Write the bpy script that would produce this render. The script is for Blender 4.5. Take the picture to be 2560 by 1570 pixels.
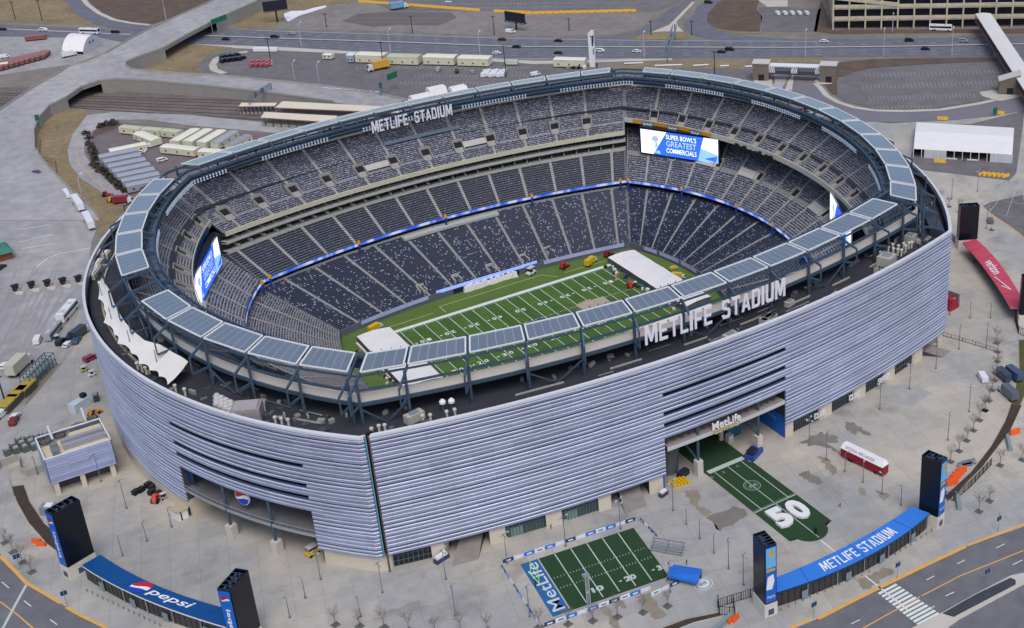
import bpy, bmesh, math, random
from mathutils import Vector, Matrix
from mathutils.geometry import tessellate_polygon
for o in list(bpy.data.objects): bpy.data.objects.remove(o)
S=bpy.context.scene; COL=S.collection
R=math.radians
random.seed(7)
# ---------------------------------------------------------------- camera
FPX,CX,CY,CZ=3268.161,-179.162,-366.633,213.872
YAW,PITCH,ROLL=0.58403,0.44954,-0.03466
PPX,PPY=1280+436.08,785-108.38
GH=1.96            # plaza level; the playing field is z = 0
_d=Vector((math.sin(YAW)*math.cos(PITCH),math.cos(YAW)*math.cos(PITCH),-math.sin(PITCH)))
_r=Vector((math.cos(YAW),-math.sin(YAW),0)); _u=_r.cross(_d)
CR=_r*math.cos(ROLL)+_u*math.sin(ROLL); CU=-_r*math.sin(ROLL)+_u*math.cos(ROLL)
CPOS=Vector((CX,CY,CZ))
cam=bpy.data.objects.new('camera',bpy.data.cameras.new('camera')); COL.objects.link(cam); S.camera=cam
M=Matrix((CR,CU,-_d)).transposed().to_4x4(); M.translation=CPOS; cam.matrix_world=M
cam.data.sensor_width=36; cam.data.lens=FPX/2560*36
cam.data.shift_x=-(PPX-1280)/2560; cam.data.shift_y=-(785-PPY)/2560
cam.data.clip_end=8000; cam.data.clip_start=1
# ---------------------------------------------------------------- light: overcast winter day
W=bpy.data.worlds.new('World'); S.world=W; W.use_nodes=True
nt=W.node_tree; bg=nt.nodes['Background']; sky=nt.nodes.new('ShaderNodeTexSky'); sky.sky_type='NISHITA'
sky.sun_disc=False; sky.sun_elevation=R(58); sky.sun_rotation=R(200); sky.dust_density=3.0; sky.air_density=1.0
nt.links.new(sky.outputs[0],bg.inputs[0]); bg.inputs[1].default_value=0.13
sl=bpy.data.lights.new('sun','SUN'); sl.energy=0.9; sl.angle=R(30); sl.color=(1,.98,.96)
sun=bpy.data.objects.new('sun',sl); COL.objects.link(sun)
# sun azimuth 200 deg (clockwise from +y), elevation 48
az=R(200); el=R(58); sdir=Vector((math.sin(az)*math.cos(el),math.cos(az)*math.cos(el),math.sin(el)))
sun.rotation_euler=sdir.to_track_quat('Z','Y').to_euler()
S.view_settings.view_transform='Standard'; S.view_settings.look='None'; S.view_settings.gamma=1
S.view_settings.exposure=0.27
S.render.engine='CYCLES'
# ---------------------------------------------------------------- helpers
def G(u,v,z):
    """photo position (2560 px wide frame) of a surveyed point of known height -> place in the world"""
    d=CR*((u-PPX)/FPX)-CU*((v-PPY)/FPX)+_d
    t=(z-CZ)/d.z; p=CPOS+d*t; return (p.x,p.y)
OFF={'a':0,'b':500,'c':1020}; OX=[0,640,1280,1860]
def T(r,x,y,z=GH):
    p=G(OX[int(r[1])-1]+x*.364,OFF[r[0]]+y*.364,z); return (p[0],p[1],z)
def srgb(r,g,b):
    f=lambda c:(c/255/12.92 if c/255<=.04045 else ((c/255+.055)/1.055)**2.4)
    return (f(r),f(g),f(b),1)
MATS={}
def mat(name,col,rough=.8,var=.12,scale=.15,metal=0,emit=0,col2=None,scale2=None,spec=.4,bump=0,stretch=None):
    if name in MATS: return MATS[name]
    m=bpy.data.materials.new(name); m.use_nodes=True; N=m.node_tree.nodes; L=m.node_tree.links
    b=N['Principled BSDF']; c=tuple(col[:3])+(1,)
    b.inputs['Base Color'].default_value=c; b.inputs['Roughness'].default_value=rough
    b.inputs['Metallic'].default_value=metal; b.inputs['Specular IOR Level'].default_value=spec
    if emit: b.inputs['Emission Color'].default_value=c; b.inputs['Emission Strength'].default_value=emit
    if var:
        tc=N.new('ShaderNodeTexCoord'); no=N.new('ShaderNodeTexNoise'); no.inputs['Scale'].default_value=scale; no.inputs['Detail'].default_value=8; no.inputs['Roughness'].default_value=.68
        src=tc.outputs['Object']
        if stretch:
            mp=N.new('ShaderNodeMapping'); mp.inputs['Rotation'].default_value=(0,0,stretch[1]); mp.inputs['Scale'].default_value=(1,stretch[0],1); L.new(src,mp.inputs['Vector']); src=mp.outputs[0]
        L.new(src,no.inputs['Vector'])
        mr=N.new('ShaderNodeMapRange'); mr.inputs['From Min'].default_value=.3; mr.inputs['From Max'].default_value=.7
        L.new(no.outputs['Fac'],mr.inputs['Value'])
        mx=N.new('ShaderNodeMix'); mx.data_type='RGBA'
        c2=col2 or tuple(min(1,x*(1+var)) for x in c[:3]); c1=tuple(x*(1-var) for x in c[:3])
        mx.inputs[6].default_value=tuple(c1[:3])+(1,); mx.inputs[7].default_value=tuple(c2[:3])+(1,)
        L.new(mr.outputs[0],mx.inputs[0]); last=mx.outputs[2]
        if scale2:
            n2=N.new('ShaderNodeTexNoise'); n2.inputs['Scale'].default_value=scale2; n2.inputs['Detail'].default_value=5
            L.new(tc.outputs['Object'],n2.inputs['Vector'])
            m2=N.new('ShaderNodeMapRange'); m2.inputs['From Min'].default_value=.25; m2.inputs['From Max'].default_value=.75; m2.inputs['To Min'].default_value=.82; m2.inputs['To Max'].default_value=1.15
            L.new(n2.outputs['Fac'],m2.inputs['Value'])
            vm=N.new('ShaderNodeVectorMath'); vm.operation='SCALE'; L.new(last,vm.inputs[0]); L.new(m2.outputs[0],vm.inputs['Scale']); last=vm.outputs[0]
        L.new(last,b.inputs['Base Color'])
        if bump:
            bp=N.new('ShaderNodeBump'); bp.inputs['Strength'].default_value=bump; L.new(no.outputs['Fac'],bp.inputs['Height']); L.new(bp.outputs[0],b.inputs['Normal'])
    MATS[name]=m; return m
class MB:
    """collects faces, builds ONE mesh object"""
    def __init__(s): s.v=[];s.f=[];s.m=[];s.uv=[];s.hasuv=False
    def face(s,pts,mi=0,uv=None):
        n=len(s.v); s.v+= [tuple(p) for p in pts]; s.f.append(tuple(range(n,n+len(pts)))); s.m.append(mi)
        if uv: s.hasuv=True
        s.uv.append(uv or [(0,0)]*len(pts))
    def box(s,c,d,rz=0,mi=0,top=None):
        """c = centre of the base, d = size, top = scale of the top face"""
        tx,ty=top or (1,1); co,si=math.cos(rz),math.sin(rz); P=[]
        for z,kx,ky in ((0,1,1),(d[2],tx,ty)):
            for sx,sy in ((-1,-1),(1,-1),(1,1),(-1,1)):
                x,y=sx*d[0]/2*kx,sy*d[1]/2*ky
                P.append((c[0]+x*co-y*si,c[1]+x*si+y*co,c[2]+z))
        for a in ((3,2,1,0),(4,5,6,7),(0,1,5,4),(1,2,6,5),(2,3,7,6),(3,0,4,7)): s.face([P[i] for i in a],mi)
    def bar(s,p,q,w=.3,h=None,mi=0):
        p=Vector(p);q=Vector(q);d=(q-p)
        if d.length<1e-6: return
        d.normalize(); a=d.cross(Vector((0,0,1)))
        if a.length<1e-3: a=Vector((1,0,0))
        a.normalize(); b=a.cross(d); h=h or w; a*=w/2;b*=h/2
        P=[p-a-b,p+a-b,p+a+b,p-a+b,q-a-b,q+a-b,q+a+b,q-a+b]
        for k in ((3,2,1,0),(4,5,6,7),(0,1,5,4),(1,2,6,5),(2,3,7,6),(3,0,4,7)): s.face([P[i] for i in k],mi)
    def tube(s,p,q,r,r2=None,n=8,mi=0,cap=True):
        p=Vector(p);q=Vector(q);d=(q-p).normalized(); r2=r if r2 is None else r2
        a=d.cross(Vector((0,0,1)))
        if a.length<1e-3: a=Vector((1,0,0))
        a.normalize(); b=d.cross(a)
        A=[p+(a*math.cos(t)+b*math.sin(t))*r for t in [2*math.pi*i/n for i in range(n)]]
        B=[q+(a*math.cos(t)+b*math.sin(t))*r2 for t in [2*math.pi*i/n for i in range(n)]]
        for i in range(n): s.face([A[i],A[(i+1)%n],B[(i+1)%n],B[i]],mi)
        if cap: s.face(B,mi); s.face(A[::-1],mi)
    def prism(s,poly,z0,z1,mi=0,ms=None):
        ms=mi if ms is None else ms
        tr=tessellate_polygon([[Vector((p[0],p[1],0)) for p in poly]])
        for t in tr:
            s.face([(poly[i][0],poly[i][1],z1) for i in t],mi); s.face([(poly[i][0],poly[i][1],z0) for i in t[::-1]],mi)
        for i in range(len(poly)):
            a,b=poly[i],poly[(i+1)%len(poly)]; s.face([(a[0],a[1],z0),(b[0],b[1],z0),(b[0],b[1],z1),(a[0],a[1],z1)],ms)
    def sheet(s,poly,mi=0,holes=()):
        """flat or warped sheet through 3d points"""
        allp=list(poly)
        for h in holes: allp+=h
        tr=tessellate_polygon([[Vector((p[0],p[1],0)) for p in q] for q in [poly]+list(holes)])
        for t in tr:
            a,b,c=[Vector(allp[i]) for i in t]
            if (b-a).cross(c-a).z<0: t=t[::-1]
            s.face([allp[i] for i in t],mi)
    def ribbon(s,pts,w,z=None,mi=0):
        for i in range(len(pts)-1):
            a=Vector(pts[i]);b=Vector(pts[i+1]); 
            if z is not None: a.z=b.z=z
            n=Vector((-(b-a).y,(b-a).x,0)).normalized()*w/2
            s.face([a-n,b-n,b+n,a+n],mi)
    def build(s,name,mats,parent=None,smooth=False):
        me=bpy.data.meshes.new(name); me.from_pydata(s.v,[],s.f)
        if not isinstance(mats,(list,tuple)): mats=[mats]
        for m in mats: me.materials.append(m)
        me.polygons.foreach_set('material_index',s.m)
        if s.hasuv:
            ul=me.uv_layers.new(name='UVMap'); flat=[c for f in s.uv for p in f for c in p]; ul.data.foreach_set('uv',flat)
        if smooth: me.polygons.foreach_set('use_smooth',[True]*len(s.f))
        me.validate(); me.update()
        o=bpy.data.objects.new(name,me); COL.objects.link(o)
        if parent: o.parent=parent
        return o
def split_obj(o,axis):
    me=o.data; names=[m for m in me.materials]; out=[]
    uvl=me.uv_layers.active
    for s in (-1,1):
        v=[];f=[];mi=[];uv=[]
        for p in me.polygons:
            c=p.center[axis]
            if (c>=0)==(s>0):
                n=len(v); v+=[tuple(me.vertices[i].co) for i in p.vertices]; f.append(tuple(range(n,n+len(p.vertices)))); mi.append(p.material_index)
                if uvl: uv+=[c_ for li in p.loop_indices for c_ in uvl.data[li].uv]
        m2=bpy.data.meshes.new(me.name); m2.from_pydata(v,[],f)
        for m in names: m2.materials.append(m)
        m2.polygons.foreach_set('material_index',mi)
        if uvl: m2.uv_layers.new(name='UVMap').data.foreach_set('uv',uv)
        q=o if s<0 else o.copy(); q.data=m2; 
        if s>0: COL.objects.link(q)
        out.append(q)
    return out
def tag(o,label=None,cat=None,group=None,kind=None):
    if label: o['label']=label
    if cat: o['category']=cat
    if group: o['group']=group
    if kind: o['kind']=kind
    return o
def empty(name,loc=(0,0,0),rz=0,label=None,cat=None,group=None):
    o=bpy.data.objects.new(name,None); COL.objects.link(o); o.location=loc; o.rotation_euler=(0,0,rz); return tag(o,label,cat,group)
def copy_tree(o,parent=None):
    c=o.copy(); COL.objects.link(c); c.parent=parent
    for ch in list(o.children): copy_tree(ch,c)
    return c
ORD=['first','second','third','fourth','fifth','sixth','seventh','eighth','ninth','tenth','eleventh','twelfth','thirteenth','fourteenth','fifteenth','sixteenth','seventeenth','eighteenth','nineteenth','twentieth']
def nth(i,n,side='left'):
    if i==0: return side+'most'
    if i==n-1: return ('right' if side=='left' else 'far')+'most' if side=='left' else 'last'
    return ORD[i]+' from '+side if i<20 else 'number %d from %s'%(i+1,side)
def struct(o): o['kind']='structure'; return o
def strip_mat(m): return m
# text as mesh faces ------------------------------------------------
_tc={}
def text_geo(txt,bold=.02,extr=.0):
    k=(txt,bold,extr)
    if k in _tc: return _tc[k]
    cu=bpy.data.curves.new('t','FONT'); cu.body=txt; cu.size=1; cu.offset=bold; cu.extrude=extr; cu.resolution_u=3
    o=bpy.data.objects.new('t',cu); COL.objects.link(o); dg=bpy.context.evaluated_depsgraph_get(); me=bpy.data.meshes.new_from_object(o.evaluated_get(dg))
    v=[p.co.copy() for p in me.vertices]; f=[tuple(p.vertices) for p in me.polygons]
    bpy.data.objects.remove(o); bpy.data.curves.remove(cu); bpy.data.meshes.remove(me)
    x0=min(p.x for p in v);x1=max(p.x for p in v);y0=min(p.y for p in v);y1=max(p.y for p in v)
    v=[((p.x-x0)/(x1-x0),(p.y-y0)/(y1-y0),(p.z/extr if extr else 0)) for p in v]
    _tc[k]=(v,f); return v,f
# bold condensed block capitals drawn as strokes
def _q(*p): return list(p)
_v=lambda x0,x1,y0=0,y1=1:[(x0,y0),(x1,y0),(x1,y1),(x0,y1)]
W_,H_=.27,.15
GL={'E':(.85,[_v(0,W_),_v(W_,1,0,H_),_v(W_,.9,.44,.57),_v(W_,1,1-H_,1)]),'F':(.82,[_v(0,W_),_v(W_,.9,.42,.56),_v(W_,1,1-H_,1)]),'L':(.8,[_v(0,W_),_v(W_,1,0,H_)]),
'T':(.92,[_v(.37,.63,0,1-H_),_v(0,1,1-H_,1)]),'I':(.30,[_v(0,1)]),'U':(.95,[_v(0,W_,.12,1),_v(1-W_,1,.12,1),[(0,.12),(.16,0),(.84,0),(1,.12),(1,.17),(0,.17)]]),
'D':(.95,[_v(0,W_),[(W_,0),(.8,0),(1,.14),(1,.2),(1-W_,.2),(1-W_,H_),(W_,H_)],[(W_,1),(W_,1-H_),(1-W_,1-H_),(1-W_,.8),(1,.8),(1,.86),(.8,1)],_v(1-W_,1,.2,.8)]),
'A':(1.0,[[(0,0),(.25,0),(.6,1),(.38,1)],[(.75,0),(1,0),(.62,1),(.4,1)],_v(.22,.78,.2,.33)]),
'M':(1.25,[_v(0,.2),_v(.8,1),[(.2,1),(.2,.62),(.42,.12),(.5,.12),(.5,.42),(.3,1)],[(.8,1),(.7,1),(.5,.42),(.5,.12),(.58,.12),(.8,.62)]]),
'S':(.92,[[(0,.22),(0,.13),(.15,0),(.85,0),(1,.13),(1,.2),(1-W_,.2),(1-W_,H_),(W_,H_),(W_,.22)],[(1-W_,.2),(1,.2),(1,.42),(.88,.52),(.6,.52),(1-W_,.4)],[(1-W_,.4),(.6,.6),(0.12,.60),(.15,.52),(.6,.42)],[(0,.8),(0,.62),(.12,.5),(.45,.5),(W_,.62),(W_,.8)],[(1,.78),(1,.87),(.85,1),(.15,1),(0,.87),(0,.8),(W_,.8),(W_,1-H_),(1-W_,1-H_),(1-W_,.78)]]),
'C':(.92,[_v(0,W_,.13,.87),[(0,.13),(.15,0),(.85,0),(1,.13),(1,.3),(1-W_,.3),(1-W_,H_),(W_,H_),(W_,.15)],[(1,.7),(1,.87),(.85,1),(.15,1),(0,.87),(W_,.85),(1-W_,1-H_),(1-W_,.7)]]),
'B':(.95,[_v(0,W_),_v(W_,.85,0,H_),_v(W_,.8,.43,.57),_v(W_,.85,1-H_,1),[(1-W_,H_),(.85,0),(1,.12),(1,.4),(.9,.5),(1-W_,.43)],[(1-W_,.57),(.9,.5),(1,.6),(1,.88),(.85,1),(1-W_,1-H_)]])}
def block_on(mb,txt,fn,mi=0,extr=False):
    tot=0; pos=[]
    for ch in txt:
        w=.6 if ch==' ' else GL[ch][0]; pos.append(tot); tot+=w+(.2 if ch!=' ' else 0)
    tot-=.2
    for ch,p0 in zip(txt,pos):
        if ch==' ': continue
        w,polys=GL[ch]
        for pl in polys:
            c=[((p0+x*w)/tot,y) for x,y in pl]
            tr=tessellate_polygon([[Vector((x,y,0)) for x,y in c]])
            for z in ((1,-1) if extr else (0,)):
                P=[fn(x,y,z) for x,y in c]
                for t in tr: mb.face([P[i] for i in t],mi)
            if extr:
                A=[fn(x,y,1) for x,y in c];B=[fn(x,y,-1) for x,y in c]
                for i in range(len(c)): j=(i+1)%len(c); mb.face([A[i],A[j],B[j],B[i]],mi)
def text_on(mb,txt,fn,mi=0,bold=.02,extr=0):
    """fn maps (0..1 along, 0..1 up, -1..1 depth) to a 3d point"""
    v,f=text_geo(txt,bold,extr); P=[fn(*p) for p in v]
    for q in f: mb.face([P[i] for i in q],mi)
def text_plane(mb,txt,a,b,up,mi=0,bold=.02,depth=0,spl=1):
    """baseline from a to b, up = vector of the letter height"""
    a=Vector(a);b=Vector(b);up=Vector(up);n=(b-a).cross(up).normalized()
    text_on(mb,txt,lambda x,y,z:a+(b-a)*x+up*y+n*(z*depth),mi,bold,.05 if depth else 0)
# rounded-rectangle rings made of four circular arcs ------------------
def ringpt(rg,side,t):
    """rg=(corner x, corner y, side mid y, end mid x); side 0 front(-y) 1 right 2 back 3 left; t along"""
    cx,cy,my,mx=rg
    if side in (0,2):
        h,s=cx,my-cy
    else: h,s=cy,mx-cx
    Rr=(h*h+s*s)/(2*s); a=math.asin(min(1,h/Rr)); th=-a+2*a*t
    al,out=Rr*math.sin(th),Rr*math.cos(th)-(Rr-s)
    if side==0: return (al,-(cy+out))
    if side==1: return (cx+out,al)
    if side==2: return (-al,cy+out)
    return (-(cx+out),-al)
def ringlen(rg,side):
    cx,cy,my,mx=rg; h,s=(cx,my-cy) if side in (0,2) else (cy,mx-cx)
    Rr=(h*h+s*s)/(2*s); return 2*Rr*math.asin(min(1,h/Rr))
def ring(rg,z,n=24,sides=(0,1,2,3),drop_last=True):
    out=[]
    for sd in sides:
        for i in range(n): p=ringpt(rg,sd,i/n); out.append((p[0],p[1],z))
    return out
def lerp(a,b,t): return tuple(x+(y-x)*t for x,y in zip(a,b))
def band(mb,rA,zA,rB,zB,sides=(0,1,2,3),n=28,mi=0,t0=0,t1=1):
    """surface between two rings"""
    for sd in sides:
        L=ringlen(rA,sd)
        for i in range(n):
            ta=t0+(t1-t0)*i/n; tb=t0+(t1-t0)*(i+1)/n
            a=ringpt(rA,sd,ta);b=ringpt(rA,sd,tb);c=ringpt(rB,sd,tb);d=ringpt(rB,sd,ta)
            mb.face([(a[0],a[1],zA),(b[0],b[1],zA),(c[0],c[1],zB),(d[0],d[1],zB)],mi,[(ta*L,zA),(tb*L,zA),(tb*L,zB),(ta*L,zB)])
# ================================================================ materials
concrete=mat('pale plaza concrete',srgb(183,178,168),.9,.10,.03,scale2=.35,col2=srgb(192,188,180))
conc2=mat('stadium concrete',srgb(176,174,166),.9,.12,.08)
beige=mat('beige precast wall',srgb(208,196,178),.9,.08,.12)
asphalt=mat('asphalt',srgb(104,103,110),.9,.12,.02,scale2=.3)
roof_dark=mat('dark roof membrane',srgb(54,57,66),.85,.16,.08)
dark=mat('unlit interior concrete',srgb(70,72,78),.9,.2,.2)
glassd=mat('dark glass',srgb(28,34,44),.15,.0)
steel=mat('blue grey steel',srgb(72,92,112),.5,.12,.5,metal=.3)
steel_l=mat('light steel',srgb(150,158,166),.45,.08,.5,metal=.3)
white=mat('white painted metal',srgb(226,227,228),.5,.03,.3)
whitefab=mat('white fabric',srgb(228,226,224),.8,.05,.2)
black=mat('black screen',srgb(16,20,32),.25,.0)
navy=mat('navy blue',srgb(14,60,110),.5,.06,.5)
blue=mat('bright blue',srgb(38,116,214),.5,.05,.2)
red=mat('crimson',srgb(158,26,48),.5,.05,.3)
orange=mat('orange plastic',srgb(226,94,34),.6,.1,2)
yellow=mat('road yellow',srgb(216,166,88),.8,.1,.5)
yellow2=mat('equipment yellow',srgb(214,176,28),.5,.1,1)
turf=mat('playing turf',srgb(70,104,42),.95,.10,.06,scale2=.5,col2=srgb(84,116,50))
turf2=mat('sideline turf',srgb(88,112,50),.95,.16,.08)
turf3=mat('dark carpet turf',srgb(38,66,40),.95,.08,.3)
paint=mat('white paint',srgb(216,222,216),.9,.05,.5)
paint_b=mat('faded white paint',srgb(182,196,188),.9,.05,.5)
soil=mat('winter grass',srgb(132,119,90),.95,.2,.05,scale2=.4,col2=srgb(150,132,100))
brush=mat('bare winter brush',srgb(98,82,72),.95,.25,.12,scale2=.7)
mulch=mat('planter mulch',srgb(66,56,46),.95,.25,.4)
bark=mat('grey bark',srgb(104,96,88),.9,.1,1)
rubber=mat('tyre rubber',srgb(22,22,24),.8,.0)
# louvre metal: satin blue-grey panels with thin vertical joints and a slightly different tone per panel
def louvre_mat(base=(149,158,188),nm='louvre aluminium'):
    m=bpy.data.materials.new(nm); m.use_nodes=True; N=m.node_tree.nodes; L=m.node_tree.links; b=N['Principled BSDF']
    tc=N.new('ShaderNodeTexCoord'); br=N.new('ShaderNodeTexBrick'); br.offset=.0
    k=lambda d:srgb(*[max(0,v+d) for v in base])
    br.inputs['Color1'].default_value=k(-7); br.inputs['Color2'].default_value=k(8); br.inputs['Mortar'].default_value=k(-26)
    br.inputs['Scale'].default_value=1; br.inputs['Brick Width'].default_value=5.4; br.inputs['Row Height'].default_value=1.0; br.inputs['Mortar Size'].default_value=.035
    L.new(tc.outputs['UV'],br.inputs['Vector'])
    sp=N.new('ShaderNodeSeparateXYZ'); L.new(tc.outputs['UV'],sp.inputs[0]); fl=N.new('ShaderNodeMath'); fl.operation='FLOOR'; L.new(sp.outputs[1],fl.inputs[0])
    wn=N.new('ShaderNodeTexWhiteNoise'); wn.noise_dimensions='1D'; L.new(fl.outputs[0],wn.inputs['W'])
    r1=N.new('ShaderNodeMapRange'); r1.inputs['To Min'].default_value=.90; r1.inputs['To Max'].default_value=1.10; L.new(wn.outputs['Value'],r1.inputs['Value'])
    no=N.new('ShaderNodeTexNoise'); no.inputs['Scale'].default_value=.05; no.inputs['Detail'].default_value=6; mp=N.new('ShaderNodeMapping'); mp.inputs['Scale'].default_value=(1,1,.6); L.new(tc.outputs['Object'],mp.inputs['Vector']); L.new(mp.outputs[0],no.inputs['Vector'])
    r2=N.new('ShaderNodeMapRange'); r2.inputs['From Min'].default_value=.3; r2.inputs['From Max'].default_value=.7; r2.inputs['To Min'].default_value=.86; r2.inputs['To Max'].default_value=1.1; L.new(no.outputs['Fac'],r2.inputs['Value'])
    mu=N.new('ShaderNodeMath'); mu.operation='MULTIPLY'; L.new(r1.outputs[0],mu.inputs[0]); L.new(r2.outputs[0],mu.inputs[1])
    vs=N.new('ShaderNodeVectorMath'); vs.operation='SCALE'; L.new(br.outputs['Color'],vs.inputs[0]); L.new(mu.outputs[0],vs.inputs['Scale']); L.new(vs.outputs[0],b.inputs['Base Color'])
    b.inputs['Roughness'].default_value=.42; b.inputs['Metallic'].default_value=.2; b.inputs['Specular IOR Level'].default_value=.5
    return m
louvre=louvre_mat(); lit_crest=louvre_mat((200,206,226),'louvre crest')  # crest: same metal coloured paler, painting in the ledges that catch the sky
def seat_mat(name,seat,light,prob):
    """one cell per seat; a few seats catch the eye as pale specks"""
    m=bpy.data.materials.new(name); m.use_nodes=True; N=m.node_tree.nodes; L=m.node_tree.links; b=N['Principled BSDF']
    uv=N.new('ShaderNodeTexCoord'); mp=N.new('ShaderNodeVectorMath'); mp.operation='FLOOR'; sc=N.new('ShaderNodeVectorMath'); sc.operation='MULTIPLY'; sc.inputs[1].default_value=(1/.5,1,1)
    L.new(uv.outputs['UV'],sc.inputs[0]); L.new(sc.outputs[0],mp.inputs[0])
    wn=N.new('ShaderNodeTexWhiteNoise'); wn.noise_dimensions='2D'; L.new(mp.outputs[0],wn.inputs['Vector'])
    gt=N.new('ShaderNodeMath'); gt.operation='LESS_THAN'; gt.inputs[1].default_value=prob; L.new(wn.outputs['Value'],gt.inputs[0])
    mx=N.new('ShaderNodeMix'); mx.data_type='RGBA'; mx.inputs[6].default_value=seat; mx.inputs[7].default_value=light
    L.new(gt.outputs[0],mx.inputs[0]); L.new(mx.outputs[2],b.inputs['Base Color']); b.inputs['Roughness'].default_value=.55
    return m
SEATF={}
def SM(nm,a,b,pr,f): m=seat_mat(nm,a,b,pr); SEATF[nm]=mat(nm+' front',f,.6,.1,.4); return m
seat_up=SM('grey seats',srgb(62,66,84),srgb(140,143,152),.34,srgb(58,61,78))
seat_lo=SM('charcoal seats',srgb(42,49,70),srgb(136,144,164),.10,srgb(36,42,60))
seat_mid=SM('mid seats',srgb(38,44,62),srgb(90,96,114),.06,srgb(32,37,52))
tread_up=mat('upper stand treads',srgb(146,148,154),.9,.12,.2)
tread_lo=mat('lower stand treads',srgb(122,126,134),.9,.12,.2)
tread_end=mat('end stand treads',srgb(150,150,152),.9,.12,.2)
aisle_m=mat('aisle steps',srgb(158,157,154),.9,.1,.4)
def panel_mat():
    m=bpy.data.materials.new('solar canopy panel'); m.use_nodes=True; N=m.node_tree.nodes; L=m.node_tree.links; b=N['Principled BSDF']
    tc=N.new('ShaderNodeTexCoord')
    def brick(c1,c2,mo,sc,bw,rh,ms):
        br=N.new('ShaderNodeTexBrick'); br.offset=0; br.inputs['Color1'].default_value=c1; br.inputs['Color2'].default_value=c2; br.inputs['Mortar'].default_value=mo; br.inputs['Scale'].default_value=sc; br.inputs['Brick Width'].default_value=bw; br.inputs['Row Height'].default_value=rh; br.inputs['Mortar Size'].default_value=ms; L.new(tc.outputs['UV'],br.inputs['Vector']); return br.outputs['Color']
    c=brick(srgb(108,119,130),srgb(116,127,138),srgb(186,194,200),1,1,40,.022)
    f=brick((1,1,1,1),(.95,.95,.96,1),(1.18,1.18,1.18,1),1,40,1,.018); g=brick((1,1,1,1),(.93,.94,.95,1),(.84,.85,.87,1),6,2,1,.05)
    def mul(x,y):
        mu=N.new('ShaderNodeMix'); mu.data_type='RGBA'; mu.blend_type='MULTIPLY'; mu.inputs[0].default_value=1; L.new(x,mu.inputs[6]); L.new(y,mu.inputs[7]); return mu.outputs[2]
    L.new(mul(mul(c,f),g),b.inputs['Base Color']); b.inputs['Roughness'].default_value=.3
    b.inputs['Coat Weight'].default_value=1; b.inputs['Coat Roughness'].default_value=.06; b.inputs['Coat IOR'].default_value=2.0
    return m
panelm=panel_mat()
# ================================================================ rings of the stadium
FAC=(99.0,98.9,112.8,138.6)
INF=(97.2,97.1,111.0,136.8)
WALL=(93.7,88.5,103.0,125.5)
COLR=(94.5,89.6,103.8,126.4)
CO=(93.2,88.0,103.6,127.0)
CI=(88.6,81.3,97.0,119.5)
CW=(88.0,78.3,93.5,116.0)
U1=(93.0,87.4,102.0,124.4); U0=(82.0,71.0,82.5,104.0)
E0=(85.2,75.7,88,107.0)
M1=(83.0,72.5,85.5,118.0); M0=(75.5,61.0,72.5,95.6)
ME1=(90.0,82.0,94,117.0)
L1=(76.5,62.4,74.0,97.0); L0=(59.5,33.5,40.0,66.0)
HOLE=(84,84,90,108)
stadium=empty('stadium',(0,-100,GH),label='huge oval football stadium clad in silver blue horizontal louvres',cat='stadium')
# parenting keeps world coordinates: children are built in world space
SPLITY={'suite_glazing','suite_balconies','suite_dividers','upper_fascia','club_parapet'}
SPLITX={'end_fascia'}
def P_(o):
    nm=o.name.split('.')[0]
    if nm in SPLITY or nm in SPLITX:
        for q in split_obj(o,1 if nm in SPLITY else 0): q.parent=stadium; q.matrix_parent_inverse=Matrix.Translation((0,-100,GH)).inverted()
        return o
    o.parent=stadium; o.matrix_parent_inverse=Matrix.Translation((0,-100,GH)).inverted(); return o
# ---- facade louvres
NB=30; Z0,Z1=7.0,42.4; PIT=(Z1-Z0)/NB
def ty(side,val):
    """arc parameter at which the facade crosses x=val (side 0) or y=val (side 3)"""
    lo,hi=0,1
    for _ in range(40):
        m=(lo+hi)/2; p=ringpt(FAC,side,m)
        c=p[0] if side==0 else -p[1]
        if c<(val if side==0 else -val): lo=m
        else: hi=m
    return (lo+hi)/2
portF=(ty(0,-20.0),ty(0,21.9)); portL=(ty(3,-44.6),ty(3,-86.2)); portR=(1-portL[1],1-portL[0])
seam=(ty(0,-97.6),ty(0,-96.3))
def cuts(side,k):
    z=Z0+k*PIT; zt=z+PIT; out=[]
    slot=any(z<=s<zt for s in (22.4,26.2,32.8))
    for sd,(a,b) in ((0,portF),(3,portL),(1,portR)):
        if side!=sd: continue
        if zt<=19.8: out.append((a,b))
        elif slot: out.append((a,b,'slot'))
    if side==0: out.append(seam)
    return sorted(out,key=lambda c:c[0])
prof=[.95,.8,.7,.85,1.0,.75,.6,.9,1.05,.8]
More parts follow.
